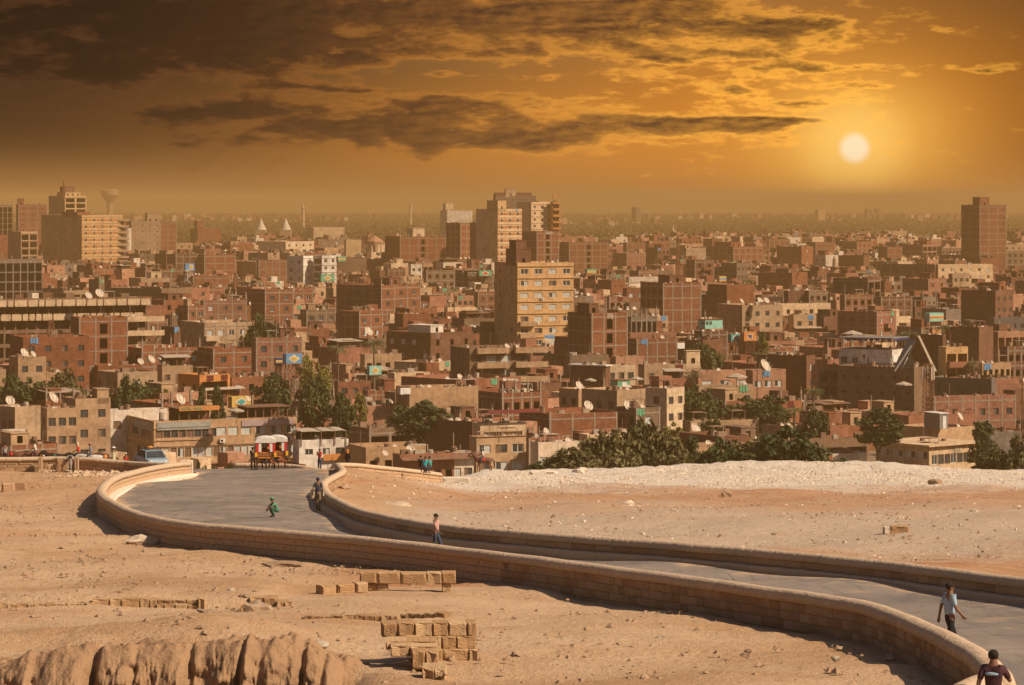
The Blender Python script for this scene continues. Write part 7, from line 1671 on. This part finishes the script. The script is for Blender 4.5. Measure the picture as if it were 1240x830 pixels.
    if hat:
        b_ = MB(); c = hd + Vector((0, .005, .085)); b_.ball(tuple(c), (.105, .112, .075), 10, 6)
        if hat[1] == 'cap': b_.ball(tuple(c + Vector((0, -.12, -.03))), (.075, .07, .014), 8, 4)
        if hat[1] == 'brim': b_.ball(tuple(c + Vector((0, 0, -.03))), (.20, .21, .02), 12, 4)
        b_.build('hat', CLO[hat[0]], root, True)
    # clothes
    up = lambda n, r: (*J[n], r)
    if robe:
        b_ = {'a': (*lerp(J['che'], J['nek'], .5), (.12, .09)), 'b': up('che', (.165, .125)), 'c': up('spi', (.16, .13)), 'd': up('pel', (.175, .15)), 'e': (J['pel'][0], J['pel'][1] + .01, .5, (.19, .17)), 'f': (J['pel'][0], J['pel'][1] + .01, .12, (.21, .19))}
        EE = [('a', 'b'), ('b', 'c'), ('c', 'd'), ('d', 'e'), ('e', 'f')]
        for s in 'lr': b_[s + 's'] = up(s + 'sh', .078); b_[s + 'e'] = up(s + 'el', .066); b_[s + 'w'] = (*lerp(J[s + 'el'], J[s + 'wr'], .9), .055); EE += [('b', s + 's'), (s + 's', s + 'e'), (s + 'e', s + 'w')]
        skin_obj('robe', b_, EE, CLO[top], root)
    else:
        b_ = {'a': (*lerp(J['che'], J['nek'], .5), (.105, .085)), 'b': up('che', (.16, .122)), 'c': up('spi', (.145, .12)), 'd': (*lerp(J['spi'], J['pel'], 1.2), (.165, .145))}; EE = [('a', 'b'), ('b', 'c'), ('c', 'd')]
        for s in 'lr': b_[s + 's'] = up(s + 'sh', .072); b_[s + 'e'] = (*lerp(J[s + 'sh'], J[s + 'el'], .85), .060); EE += [('b', s + 's'), (s + 's', s + 'e')]
        skin_obj('shirt', b_, EE, CLO[top], root)
        b_ = {'p': (*lerp(J['pel'], J['spi'], .6), (.14, .12)), 'q': up('pel', (.15, .13)), 'r': (*lerp(J['pel'], lerp(J['lhi'], J['rhi'], .5), 1.2), (.145, .125))}; EE = [('p', 'q'), ('q', 'r')]
        for s in 'lr': b_[s + 'h'] = up(s + 'hi', .098); b_[s + 'k'] = up(s + 'kn', .076); b_[s + 'a'] = (*lerp(J[s + 'kn'], J[s + 'an'], .93), .062); EE += [('r', s + 'h'), (s + 'h', s + 'k'), (s + 'k', s + 'a')]
        skin_obj('trousers', b_, EE, CLO[bottom], root)
    for s in 'lr':
        a, t = Vector(J[s + 'an']), Vector(J[s + 'to']); c = a.lerp(t, .5) + Vector((0, 0, -.01)); q = MB(); q.M = Matrix.Translation(c) @ (t - a).to_track_quat('Y', 'Z').to_matrix().to_4x4(); q.ball((0, .02, 0), (.05, .135, .045), 8, 6); q.build('shoe', SHOE, root, True)
    return root
WALK = dict(lkn=(.10, -.16, .52), lan=(.10, -.20, .12), lto=(.10, -.36, .06), rkn=(-.10, .04, .50), ran=(-.10, .26, .14), rto=(-.10, .14, .05), lel=(.23, .10, 1.16), lwr=(.22, .16, .92), rel=(-.23, -.04, 1.15), rwr=(-.22, -.22, .98))
SIT = dict(pel=(0, 0, .12), spi=(0, -.02, .30), che=(0, -.05, .52), nek=(0, -.07, .67), hed=(0, -.09, .78), top=(0, -.09, .88), lsh=(.17, -.05, .60), lel=(.22, -.12, .34), lwr=(.14, -.34, .22), rsh=(-.17, -.05, .60), rel=(-.22, -.12, .34), rwr=(-.14, -.34, .22),
           lhi=(.09, -.02, .10), lkn=(.11, -.44, .10), lan=(.11, -.46, -.30), lto=(.11, -.62, -.34), rhi=(-.09, -.02, .10), rkn=(-.11, -.44, .10), ran=(-.11, -.46, -.30), rto=(-.11, -.62, -.34))
RIDE = dict(SIT, lkn=(.30, -.30, -.08), lan=(.33, -.16, -.46), lto=(.34, -.30, -.50), rkn=(-.30, -.30, -.08), ran=(-.33, -.16, -.46), rto=(-.34, -.30, -.50), lhi=(.12, -.03, .08), rhi=(-.12, -.03, .08))
# man with the cream bag, walking away up the road
r = person(385, 617, 153, PI - .1, 'man in navy polo and khaki trousers walking up the road with a cream bag', 'navy', 'khaki', WALK, ('navy', 'flat'))
q = MB(); q.ball((.30, .05, .86), (.13, .09, .27), 10, 8); q.build('shoulder_bag', CLO['cream'], r, True); q = MB(); q.tube((.28, .05, 1.08), (.16, .02, 1.50), .012, .012, 5); q.tube((.26, -.03, 1.08), (.14, -.06, 1.48), .012, .012, 5); q.build('strap', CLO['cream'], r)
b_ = MB(); b_.tube((0, 0, 0), (0, 0, .2), .035, .03, 8); b_.build('bottle', M['white'], r).location = (-.26, -.22, .75)
PH = dict(lel=(.26, -.12, 1.20), lwr=(.12, -.34, 1.42), rel=(-.22, -.04, 1.16), rwr=(-.06, -.30, 1.36))
r = person(387, 570, 229, -.5, 'man in red shirt and jeans photographing with both hands by the pale far wall', 'red', 'jeans', PH); q = MB(); q.box((-.02, -.42, 1.40), (.12, -.38, 1.50)); q.build('camera', M['white'], r)
person(421, 562, 219, 2.6, 'woman in black robe and ochre headscarf standing beyond the wall corner', 'black', 'black', dict(), scarf='orange', robe=True, h=1.62)
zw = wz(566.5, 219.5)
person(509, 0, 219.6, 2.8, 'dark haired youth half hidden behind his turquoise companion on the wall', 'black', 'jeans', SIT, z=zw); person(514.5, 0, 219.3, 2.7, 'youth in turquoise shirt sitting on the pale wall with his back turned', 'turq', 'jeans', SIT, z=zw - .05); person(521, 0, 219.9, -2.3, 'youth in dark teal top sitting last on the pale wall', 'teal', 'jeans', SIT, z=zw - .08)
person(528, 656, 118.5, 1.3, 'walker in pale pink top and dark trousers passing along the parapet', 'pink', 'jeans', WALK, h=1.72)
person(1150, 786, 68.5, 1.9, 'walker with light blue shirt and black trousers on the road behind the wall', 'ltblue', 'black', WALK, h=1.78)
r = person(1203, 880, 49.0, 2.7, 'man in maroon and black jacket close by the wall end at the picture corner', 'violet', 'jeans', dict(WALK, rel=(-.26, -.10, 1.2), rwr=(-.14, -.32, 1.3)), h=1.76, z=wz(783, 49.0) - 1.80); q = MB(); q.ball((0, .0, 1.33), (.175, .135, .045), 12, 5); q.build('shirt_stripe', CLO['ltblue'], r, True)
CROUCH = dict(pel=(0, .12, .34), spi=(0, .06, .50), che=(0, -.06, .68), nek=(0, -.12, .82), hed=(0, -.17, .92), top=(0, -.19, 1.01), lsh=(.16, -.06, .76), lel=(.24, -.26, .56), lwr=(.12, -.40, .42), rsh=(-.16, -.06, .76), rel=(-.24, -.26, .56), rwr=(-.12, -.40, .42), lhi=(.09, .1, .33), lkn=(.14, -.26, .52), lan=(.13, -.06, .08), lto=(.14, -.22, .04), rhi=(-.09, .1, .33), rkn=(-.14, -.26, .52), ran=(-.13, -.06, .08), rto=(-.14, -.22, .04))
r = person(333, 631, 144, -1.2, 'child in green clothes with a red chest stripe crouching in the middle of the road', 'green', 'dkgreen', CROUCH, ('green', 'flat'), h=1.65); q = MB(); q.ball((0, -.04, .72), (.165, .14, .03), 12, 5); q.build('shirt_stripe', CLO['stripe'], r, True)

COAT = {k: simple('coat_' + k, c, .6, .3, .2, 3.0) for k, c in {'bay': (.12, .042, .022), 'dark': (.035, .02, .014), 'chestnut': (.17, .065, .03), 'grey': (.42, .38, .34)}.items()}
def horse(px, D, face, label, coat='bay', h=1.55, head_down=0.0, rider=None, z=None, X=None, cart=False):
    """horse faces -y at face 0"""
    x_ = wx(px, D) if X is None else X; zz = gz(x_, D) if z is None else z; root = empty('horse', (x_, D, zz), face, label, 'horse'); k = h / 1.55; root.scale = (k, k, k); hd = head_down
    P = dict(hip=(0, .62, 1.28, (.25, .27)), bel=(0, .15, 1.18, (.27, .29)), che=(0, -.42, 1.20, (.24, .31)), wit=(0, -.60, 1.34, (.15, .22)), n1=(0, -.82, 1.62 - hd * .3, (.10, .17)), n2=(0, -1.02, 1.90 - hd * .6, (.085, .12)), hd=(0, -1.16, 1.94 - hd * .8, (.09, .11)), mz=(0, -1.40, 1.68 - hd * .9, (.062, .075)), ms=(0, -1.48, 1.60 - hd * .9, .055),
             rmp=(0, .86, 1.25, (.17, .18)), dock=(0, .98, 1.20, .06), tl=(0, 1.06, .95, .075), te=(0, 1.06, .50, .03))
    E = [('hip', 'bel'), ('bel', 'che'), ('che', 'wit'), ('wit', 'n1'), ('n1', 'n2'), ('n2', 'hd'), ('hd', 'mz'), ('mz', 'ms'), ('hip', 'rmp'), ('rmp', 'dock')]
    T_ = {k2: P.pop(k2) for k2 in ('tl', 'te')}
    for s, x in (('l', .14), ('r', -.14)):
        o1 = .10 if s == 'l' else -.06
        P[s + 's'] = (x, -.45, .98, (.10, .13)); P[s + 'e'] = (x, -.44 + o1 * .3, .78, .065); P[s + 'k'] = (x, -.47 + o1, .46, .05); P[s + 'f'] = (x, -.44 + o1, .12, .035); P[s + 'h'] = (x, -.48 + o1, .04, .055); E += [('che', s + 's'), (s + 's', s + 'e'), (s + 'e', s + 'k'), (s + 'k', s + 'f'), (s + 'f', s + 'h')]
        P[s + 'S'] = (x, .62, 1.02, (.12, .17)); P[s + 'K'] = (x, .50 - o1 * .5, .82, .085); P[s + 'H'] = (x, .78 - o1, .52, .055); P[s + 'F'] = (x, .72 - o1, .12, .036); P[s + 'G'] = (x, .67 - o1, .04, .055); E += [('hip', s + 'S'), (s + 'S', s + 'K'), (s + 'K', s + 'H'), (s + 'H', s + 'F'), (s + 'F', s + 'G')]
        P[s + 'a'] = (x * .45, -1.08, 2.02 - hd * .75, .03); P[s + 'b'] = (x * .5, -1.08, 2.12 - hd * .75, .012); E += [('hd', s + 'a'), (s + 'a', s + 'b')]
    skin_obj('body', P, E, COAT[coat], root)
    skin_obj('tail', {'a': (0, .97, 1.22, .05), 'b': (0, 1.06, 1.0, .08), 'c': (0, 1.10, .7, .07), 'd': (0, 1.08, .42, .02)}, [('a', 'b'), ('b', 'c'), ('c', 'd')], COAT['dark'], root)
    skin_obj('mane', {'a': (0, -.56, 1.55, (.03, .06)), 'b': (0, -.76, 1.80 - hd * .3, (.03, .07)), 'c': (0, -.96, 2.02 - hd * .6, (.03, .06)), 'd': (0, -1.14, 2.05 - hd * .8, .03)}, [('a', 'b'), ('b', 'c'), ('c', 'd')], COAT['dark'], root)
    if rider is not None or cart:
        q = MB(); q.ball((0, -.05, 1.46), (.24, .32, .08), 10, 6); q.build('saddle', M['wood'], root, True)
        q = MB(); q.ball((0, .0, 1.24), (.285, .24, .255), 12, 8); q.build('saddle_cloth', CLO[rider if rider else 'red'], root, True)
    return root
def ride(h_px, D, face, hl, coat, rl, top, bottom, hat=None, h=1.5, hd=.2, cloth='red', **kw):
    r = horse(h_px, D, face, hl, coat, h, hd, cloth); l = r.location; c = h / 1.55
    person(0, 0, l.y, face, rl, top, bottom, RIDE, hat, z=l.z + 1.44 * c, X=l.x, h=1.68, **kw)
    return r
ride(585, 268, -1.45, 'bay horse with a dark tail standing on the ridge, ridden by a man in white', 'bay', 'rider in pale shirt and grey cap sitting on the bay horse on the ridge', 'white', 'jeans', ('grey', 'cap'), 1.5, .05)
# waiting group beyond the far wall
Z = lambda px, D: gz(wx(px, D), D)
ride(95, 219, -1.5, 'dark bay horse under the red clad rider behind the far wall', 'dark', 'rider in red jacket and cream headcloth behind the far wall', 'red', 'black', None, 1.5, .9, 'orange', scarf='cream')
ride(110, 218, -1.4, 'grey white horse tied behind the far wall', 'grey', 'rider with pink cap and steel blue shirt on the grey horse', 'steelblue', 'jeans', ('pinkcap', 'cap'), 1.45, .8, 'grey')
ride(43, 221, -1.5, 'chestnut horse whose rider wears pale violet behind the wall posts', 'chestnut', 'rider in white and violet on the chestnut horse', 'white', 'violet', ('black', 'flat'), 1.45, .9, 'violet')
horse(14, 220, -1.6, 'bay horse with a scarlet blanket at the picture edge', 'bay', 1.45, 1.0, 'red'); horse(27, 222, -1.5, 'chestnut horse standing between the scarlet blanket and the first rider', 'chestnut', 1.45, .9); horse(66, 220, -1.6, 'dark horse with green cloth beside the first rider', 'dark', 1.45, .6, 'dkgreen'); horse(127, 219, -1.3, 'reddish horse with lowered head before the man in white robe', 'bay', 1.45, .9, 'orange')
person(6, 0, 217, .4, 'man in grey shirt standing at the western picture edge by the horses', 'grey', 'black', None, None, z=Z(6, 217) + .25); person(53, 0, 216, .4, 'short helper in white cap between the horses', 'steelblue', 'black', None, ('white', 'flat'), h=1.35, z=Z(53, 216) - .1)
BEND = dict(pel=(0, .1, .98), spi=(0, -.02, 1.10), che=(0, -.24, 1.14), nek=(0, -.38, 1.10), hed=(0, -.48, 1.04), top=(0, -.56, 1.0), lsh=(.17, -.28, 1.12), lel=(.20, -.34, .84), lwr=(.14, -.44, .62), rsh=(-.17, -.28, 1.12), rel=(-.20, -.34, .84), rwr=(-.14, -.44, .62), lhi=(.09, .1, .92), rhi=(-.09, .1, .92))
person(84, 0, 210.6, .3, 'man in grey robe bending forward over the far wall', 'grey', 'grey', BEND, ('black', 'flat'), z=Z(84, 210.6) - .05)
person(137.5, 0, 215, .2, 'man in long cream robe and white sun hat behind the far wall', 'cream', 'cream', None, ('white', 'brim'), robe=True, z=Z(137, 215) + .1); person(152.5, 0, 214, .3, 'small man with red vest and white cap between robe and blue car', 'red', 'jeans', None, ('white', 'flat'), h=1.4, z=Z(152, 214) + .0)
# car
def car(px, D, yaw, label):
    x_ = wx(px, D); root = empty('car', (x_, D, gz(x_, D)), yaw, label, 'car'); paint = simple('pale_blue_paint', (.22, .30, .36), .3, .5, .05, 2.0)
    prof = [(-2.1, .35), (-2.15, .62), (-2.05, .86), (-1.45, .93), (-1.0, .97), (1.15, .98), (1.75, .92), (2.1, .80), (2.15, .45), (2.05, .28), (-2.0, .28)]
    b_ = MB(); n = len(prof); vs = []; 
    for y, s in ((-.80, .96), (-.72, 1.0), (.72, 1.0), (.80, .96)): vs += [(x * s, y, .28 + (z - .28) * s) for x, z in prof]
    fs = [tuple(range(n))] + [(r_ * n + k, r_ * n + (k + 1) % n, (r_ + 1) * n + (k + 1) % n, (r_ + 1) * n + k) for r_ in range(3) for k in range(n)] + [tuple(range(4 * n - 1, 3 * n - 1, -1))]
    b_.add(vs, [f[::-1] for f in fs]); b_.build('body', paint, root)
    cp = [(-1.35, .95), (-.85, 1.38), (.55, 1.40), (1.25, .96)]
    b_ = MB(); vs = [(x, s * (.74 if z < 1 else .60), z) for s in (-1, 1) for x, z in cp]; b_.add(vs, [(0, 1, 2, 3)[::-1], (4, 5, 6, 7), (0, 4, 5, 1), (2, 6, 7, 3)]); b_.build('glass', M['glass'], root)
    b_ = MB(); b_.box((-.88, -.61, 1.38), (.58, .61, 1.43))
    for s in (-1, 1):
        for (x, z), (x2, z2) in ((cp[0], cp[1]), (cp[3], cp[2]), ((-.1, .96), (-.1, 1.39))): b_.tube((x, s * .75, z), (x2, s * .61, z2), .035, .03, 5)
    b_.build('roof', paint, root)
    b_ = MB()
    for x in (-.6, .3): b_.box((x, -.62, 1.50), (x + .06, .62, 1.54))
    for s in (-.6, .56): b_.box((-.8, s, 1.54), (.5, s + .04, 1.58)); 
    for s in (-.6, .56): b_.box((-.6, s, 1.431), (-.56, s + .04, 1.5)); b_.box((.32, s, 1.431), (.36, s + .04, 1.5))
    b_.build('roof_rack', M['black'], root)
    b_ = MB(); b_.ball((-.1, .1, 1.62), (.18, .22, .1), 8, 5); b_.build('bundle', CLO['orange'], root)
    for x in (-1.35, 1.3):
        for s in (-1, 1): b_ = MB(); b_.tube((x, s * .66, .31), (x, s * .84, .31), .31, .31, 16); w_ = b_.build('wheel', M['black'], root); b_ = MB(); b_.tube((x, s * .845, .31), (x, s * .85, .31), .17, .17, 12); b_.build('rim', M['steel'], w_)
    for s in (-.62, .45): b_ = MB(); b_.box((-2.14, s, .66), (-2.05, s + .18, .8)); b_.build('headlight', M['white'], root)
    for s in (-1, 1): b_ = MB(); b_.box((-.95, s * .78 - .09, .98), (-.80, s * .78 + .09, 1.1)); b_.build('mirror', M['black'], root)
    return root
r = car(183, 214, 1.95, 'pale blue saloon car with an orange bundle on its roof rack behind the wall'); r.location.z += .28
# carriages, seen from behind
def wheel(root, x, y, rad, n=12):
    b_ = MB(); N_ = 22
    for k in range(N_):
        a0, a1 = 2 * PI * k / N_, 2 * PI * (k + 1) / N_; b_.tube((x, y + rad * math.cos(a0), rad + rad * math.sin(a0)), (x, y + rad * math.cos(a1), rad + rad * math.sin(a1)), .03, .03, 5, False)
    w_ = b_.build('wheel', M['black'], root)
    b_ = MB(); b_.tube((x - .08, y, rad), (x + .08, y, rad), .075, .075, 8)
    b_.build('hub', M['orange'], w_)
    for k in range(n): a = 2 * PI * k / n; b_ = MB(); b_.tube((x, y + .06 * math.cos(a), rad + .06 * math.sin(a)), (x, y + (rad - .02) * math.cos(a), rad + (rad - .02) * math.sin(a)), .018, .015, 4, False); b_.build('spoke', M['orange'], w_)
def carriage(px, D, face, label, hlabel, coat, plabel, ptop):
    """open four wheeled carriage, moving towards +y, its back to the camera"""
    x_ = wx(px, D); z = gz(x_, D) + .04; root = empty('horse_carriage', (x_, D, z), face, label, 'carriage')
    for s in (-1, 1): wheel(root, s * .62, .15, .48); wheel(root, s * .55, 1.75, .38, 10)
    b_ = MB(); b_.prism([(-.62, .95), (-.66, 1.28), (-.60, 1.30), (.60, 1.30), (.66, 1.28), (.62, .95), (.45, .86), (-.45, .86)][::-1], -.25, 1.15); b_.build('body', M['orange'], root)
    b_ = MB(); b_.box((-.64, -.29, 1.02), (.64, -.252, 1.10)); b_.box((-.64, -.29, 1.20), (.64, -.252, 1.25)); b_.build('moulding', M['wood'], root)
    b_ = MB(); b_.box((-.55, .35, 1.30), (.55, .85, 1.42)); b_.build('seat', CLO['red'], root)
    b_ = MB(); b_.box((-.45, 1.2, .95), (.45, 1.95, 1.05)); b_.box((-.45, 1.5, 1.051), (.45, 1.9, 1.5)); b_.build('driver_box', M['orange'], root)
    for x, y in ((-.60, -.2), (.60, -.2), (-.60, 1.05), (.60, 1.05)): b_ = MB(); b_.tube((x, y, 1.3), (x, y, 2.16), .03, .03, 6); b_.build('roof_post', M['orange'], root)
    n_ = 10; b_ = MB(); vs = []
    for y in (-.34, 1.25):
        for dz_ in (0, -.06): vs += [(.76 * -math.cos(PI * (.06 + .88 * i / n_)), y, 2.12 + .30 * math.sin(PI * (.06 + .88 * i / n_)) + dz_) for i in range(n_ + 1)]
    m1 = n_ + 1; fs = [(i, i + 1, 2 * m1 + i + 1, 2 * m1 + i) for i in range(n_)] + [(m1 + i, 3 * m1 + i, 3 * m1 + i + 1, m1 + i + 1) for i in range(n_)] + [(i, m1 + i, m1 + i + 1, i + 1) for i in range(n_)] + [(2 * m1 + i, 2 * m1 + i + 1, 3 * m1 + i + 1, 3 * m1 + i) for i in range(n_)] + [(0, 2 * m1, 3 * m1, m1), (n_, m1 + n_, 3 * m1 + n_, 2 * m1 + n_)]
    b_.add(vs, fs); b_.build('canopy', M['white'], root)
    b_ = MB(); b_.prism([(-.75, 2.0), (.75, 2.0)] + [(.76 * math.cos(PI * (.06 + .88 * i / 8)), 2.11 + .29 * math.sin(PI * (.06 + .88 * i / 8))) for i in range(9)], -.36, -.335); b_.build('fringe', M['white'], root)
    for s in (-1, 1):
        b_ = MB(); b_.box((s * .66 - .04, -.28, 1.32), (s * .66 + .04, 1.1, 2.1)); b_.box((s * .60 - .09, -.33, 1.32), (s * .60 + .09, -.285, 2.08)); b_.build('curtain', CLO['red'], root)
        b_ = MB(); b_.box((s * .41 - .10, -.32, 1.34), (s * .41 + .10, -.28, 2.06)); b_.build('curtain', CLO['white'], root)
        b_ = MB(); b_.box((s * .70 - .09, -.42, .98), (s * .70 + .09, -.28, 1.30)); b_.build('lamp', M['yellow'], root)
        b_ = MB(); b_.tube((s * .30, 1.9, .85), (s * .34, 4.0, .98), .03, .025, 5); b_.build('shaft', M['orange'], root)
        b_ = MB(); b_.tube((s * .45, -.1, .5), (s * .45, 1.8, .55), .03, .03, 5); b_.tube((s * .45, .15, .5), (s * .45, .15, .88), .035, .035, 5); b_.build('spring', M['orange'], root)
    b_ = MB(); b_.tube((-.6, .15, .48), (.6, .15, .48), .035, .035, 6); b_.tube((-.53, 1.75, .38), (.53, 1.75, .38), .035, .035, 6); b_.build('axle', M['black'], root)
    p = root.matrix_basis @ Vector((0, 3.2, 0)); c, s = math.cos(face), math.sin(face); hx, hy = x_ - s * 3.1, D + c * 3.1
    horse(0, hy, face + PI, hlabel, coat, 1.5, .2, 'red', z=gz(hx, hy) + .03, X=hx, cart=True)
    q = (x_ - s * .6, D + c * .6); person(0, 0, q[1], face + PI, plabel, ptop, 'jeans', SIT, None, z=z + 1.42, X=q[0], h=1.6)
    return root
carriage(321.5, 213, .12, 'orange horse carriage with white canopy and red curtains, the one nearer the bush', 'dark horse harnessed to the first orange carriage', 'dark', 'passenger in white seated under the first white canopy', 'white')
carriage(336, 218, .10, 'second orange carriage partly hidden behind the first one', 'bay horse harnessed to the second orange carriage', 'bay', 'passenger in red seated under the second white canopy', 'red')
r = person(306, 0, 216, .6, 'dark dressed man leaning beside the first orange carriage', 'black', 'black', dict(lkn=(.14, -.05, .5), lan=(.22, .05, .09), lto=(.24, -.1, .04)), h=1.7)

# ================================================================== HAZE
mb = MB(); mb.box((-6000, -600, -1.5), (6000, 19000, 57))
m = bpy.data.materials.new('air'); m.use_nodes = True; nt = m.node_tree; nt.nodes.clear()
o_ = nt.nodes.new('ShaderNodeOutputMaterial'); pv = nt.nodes.new('ShaderNodeVolumePrincipled'); nt.links.new(pv.outputs[0], o_.inputs['Volume'])
pv.inputs['Color'].default_value = HAZE_C; pv.inputs['Density'].default_value = HAZE_D; pv.inputs['Anisotropy'].default_value = 0.0
if HAZE_D > 0: tag(mb.build('haze', m), 'warm dusty haze lying over the whole city', 'haze', kind='stuff')
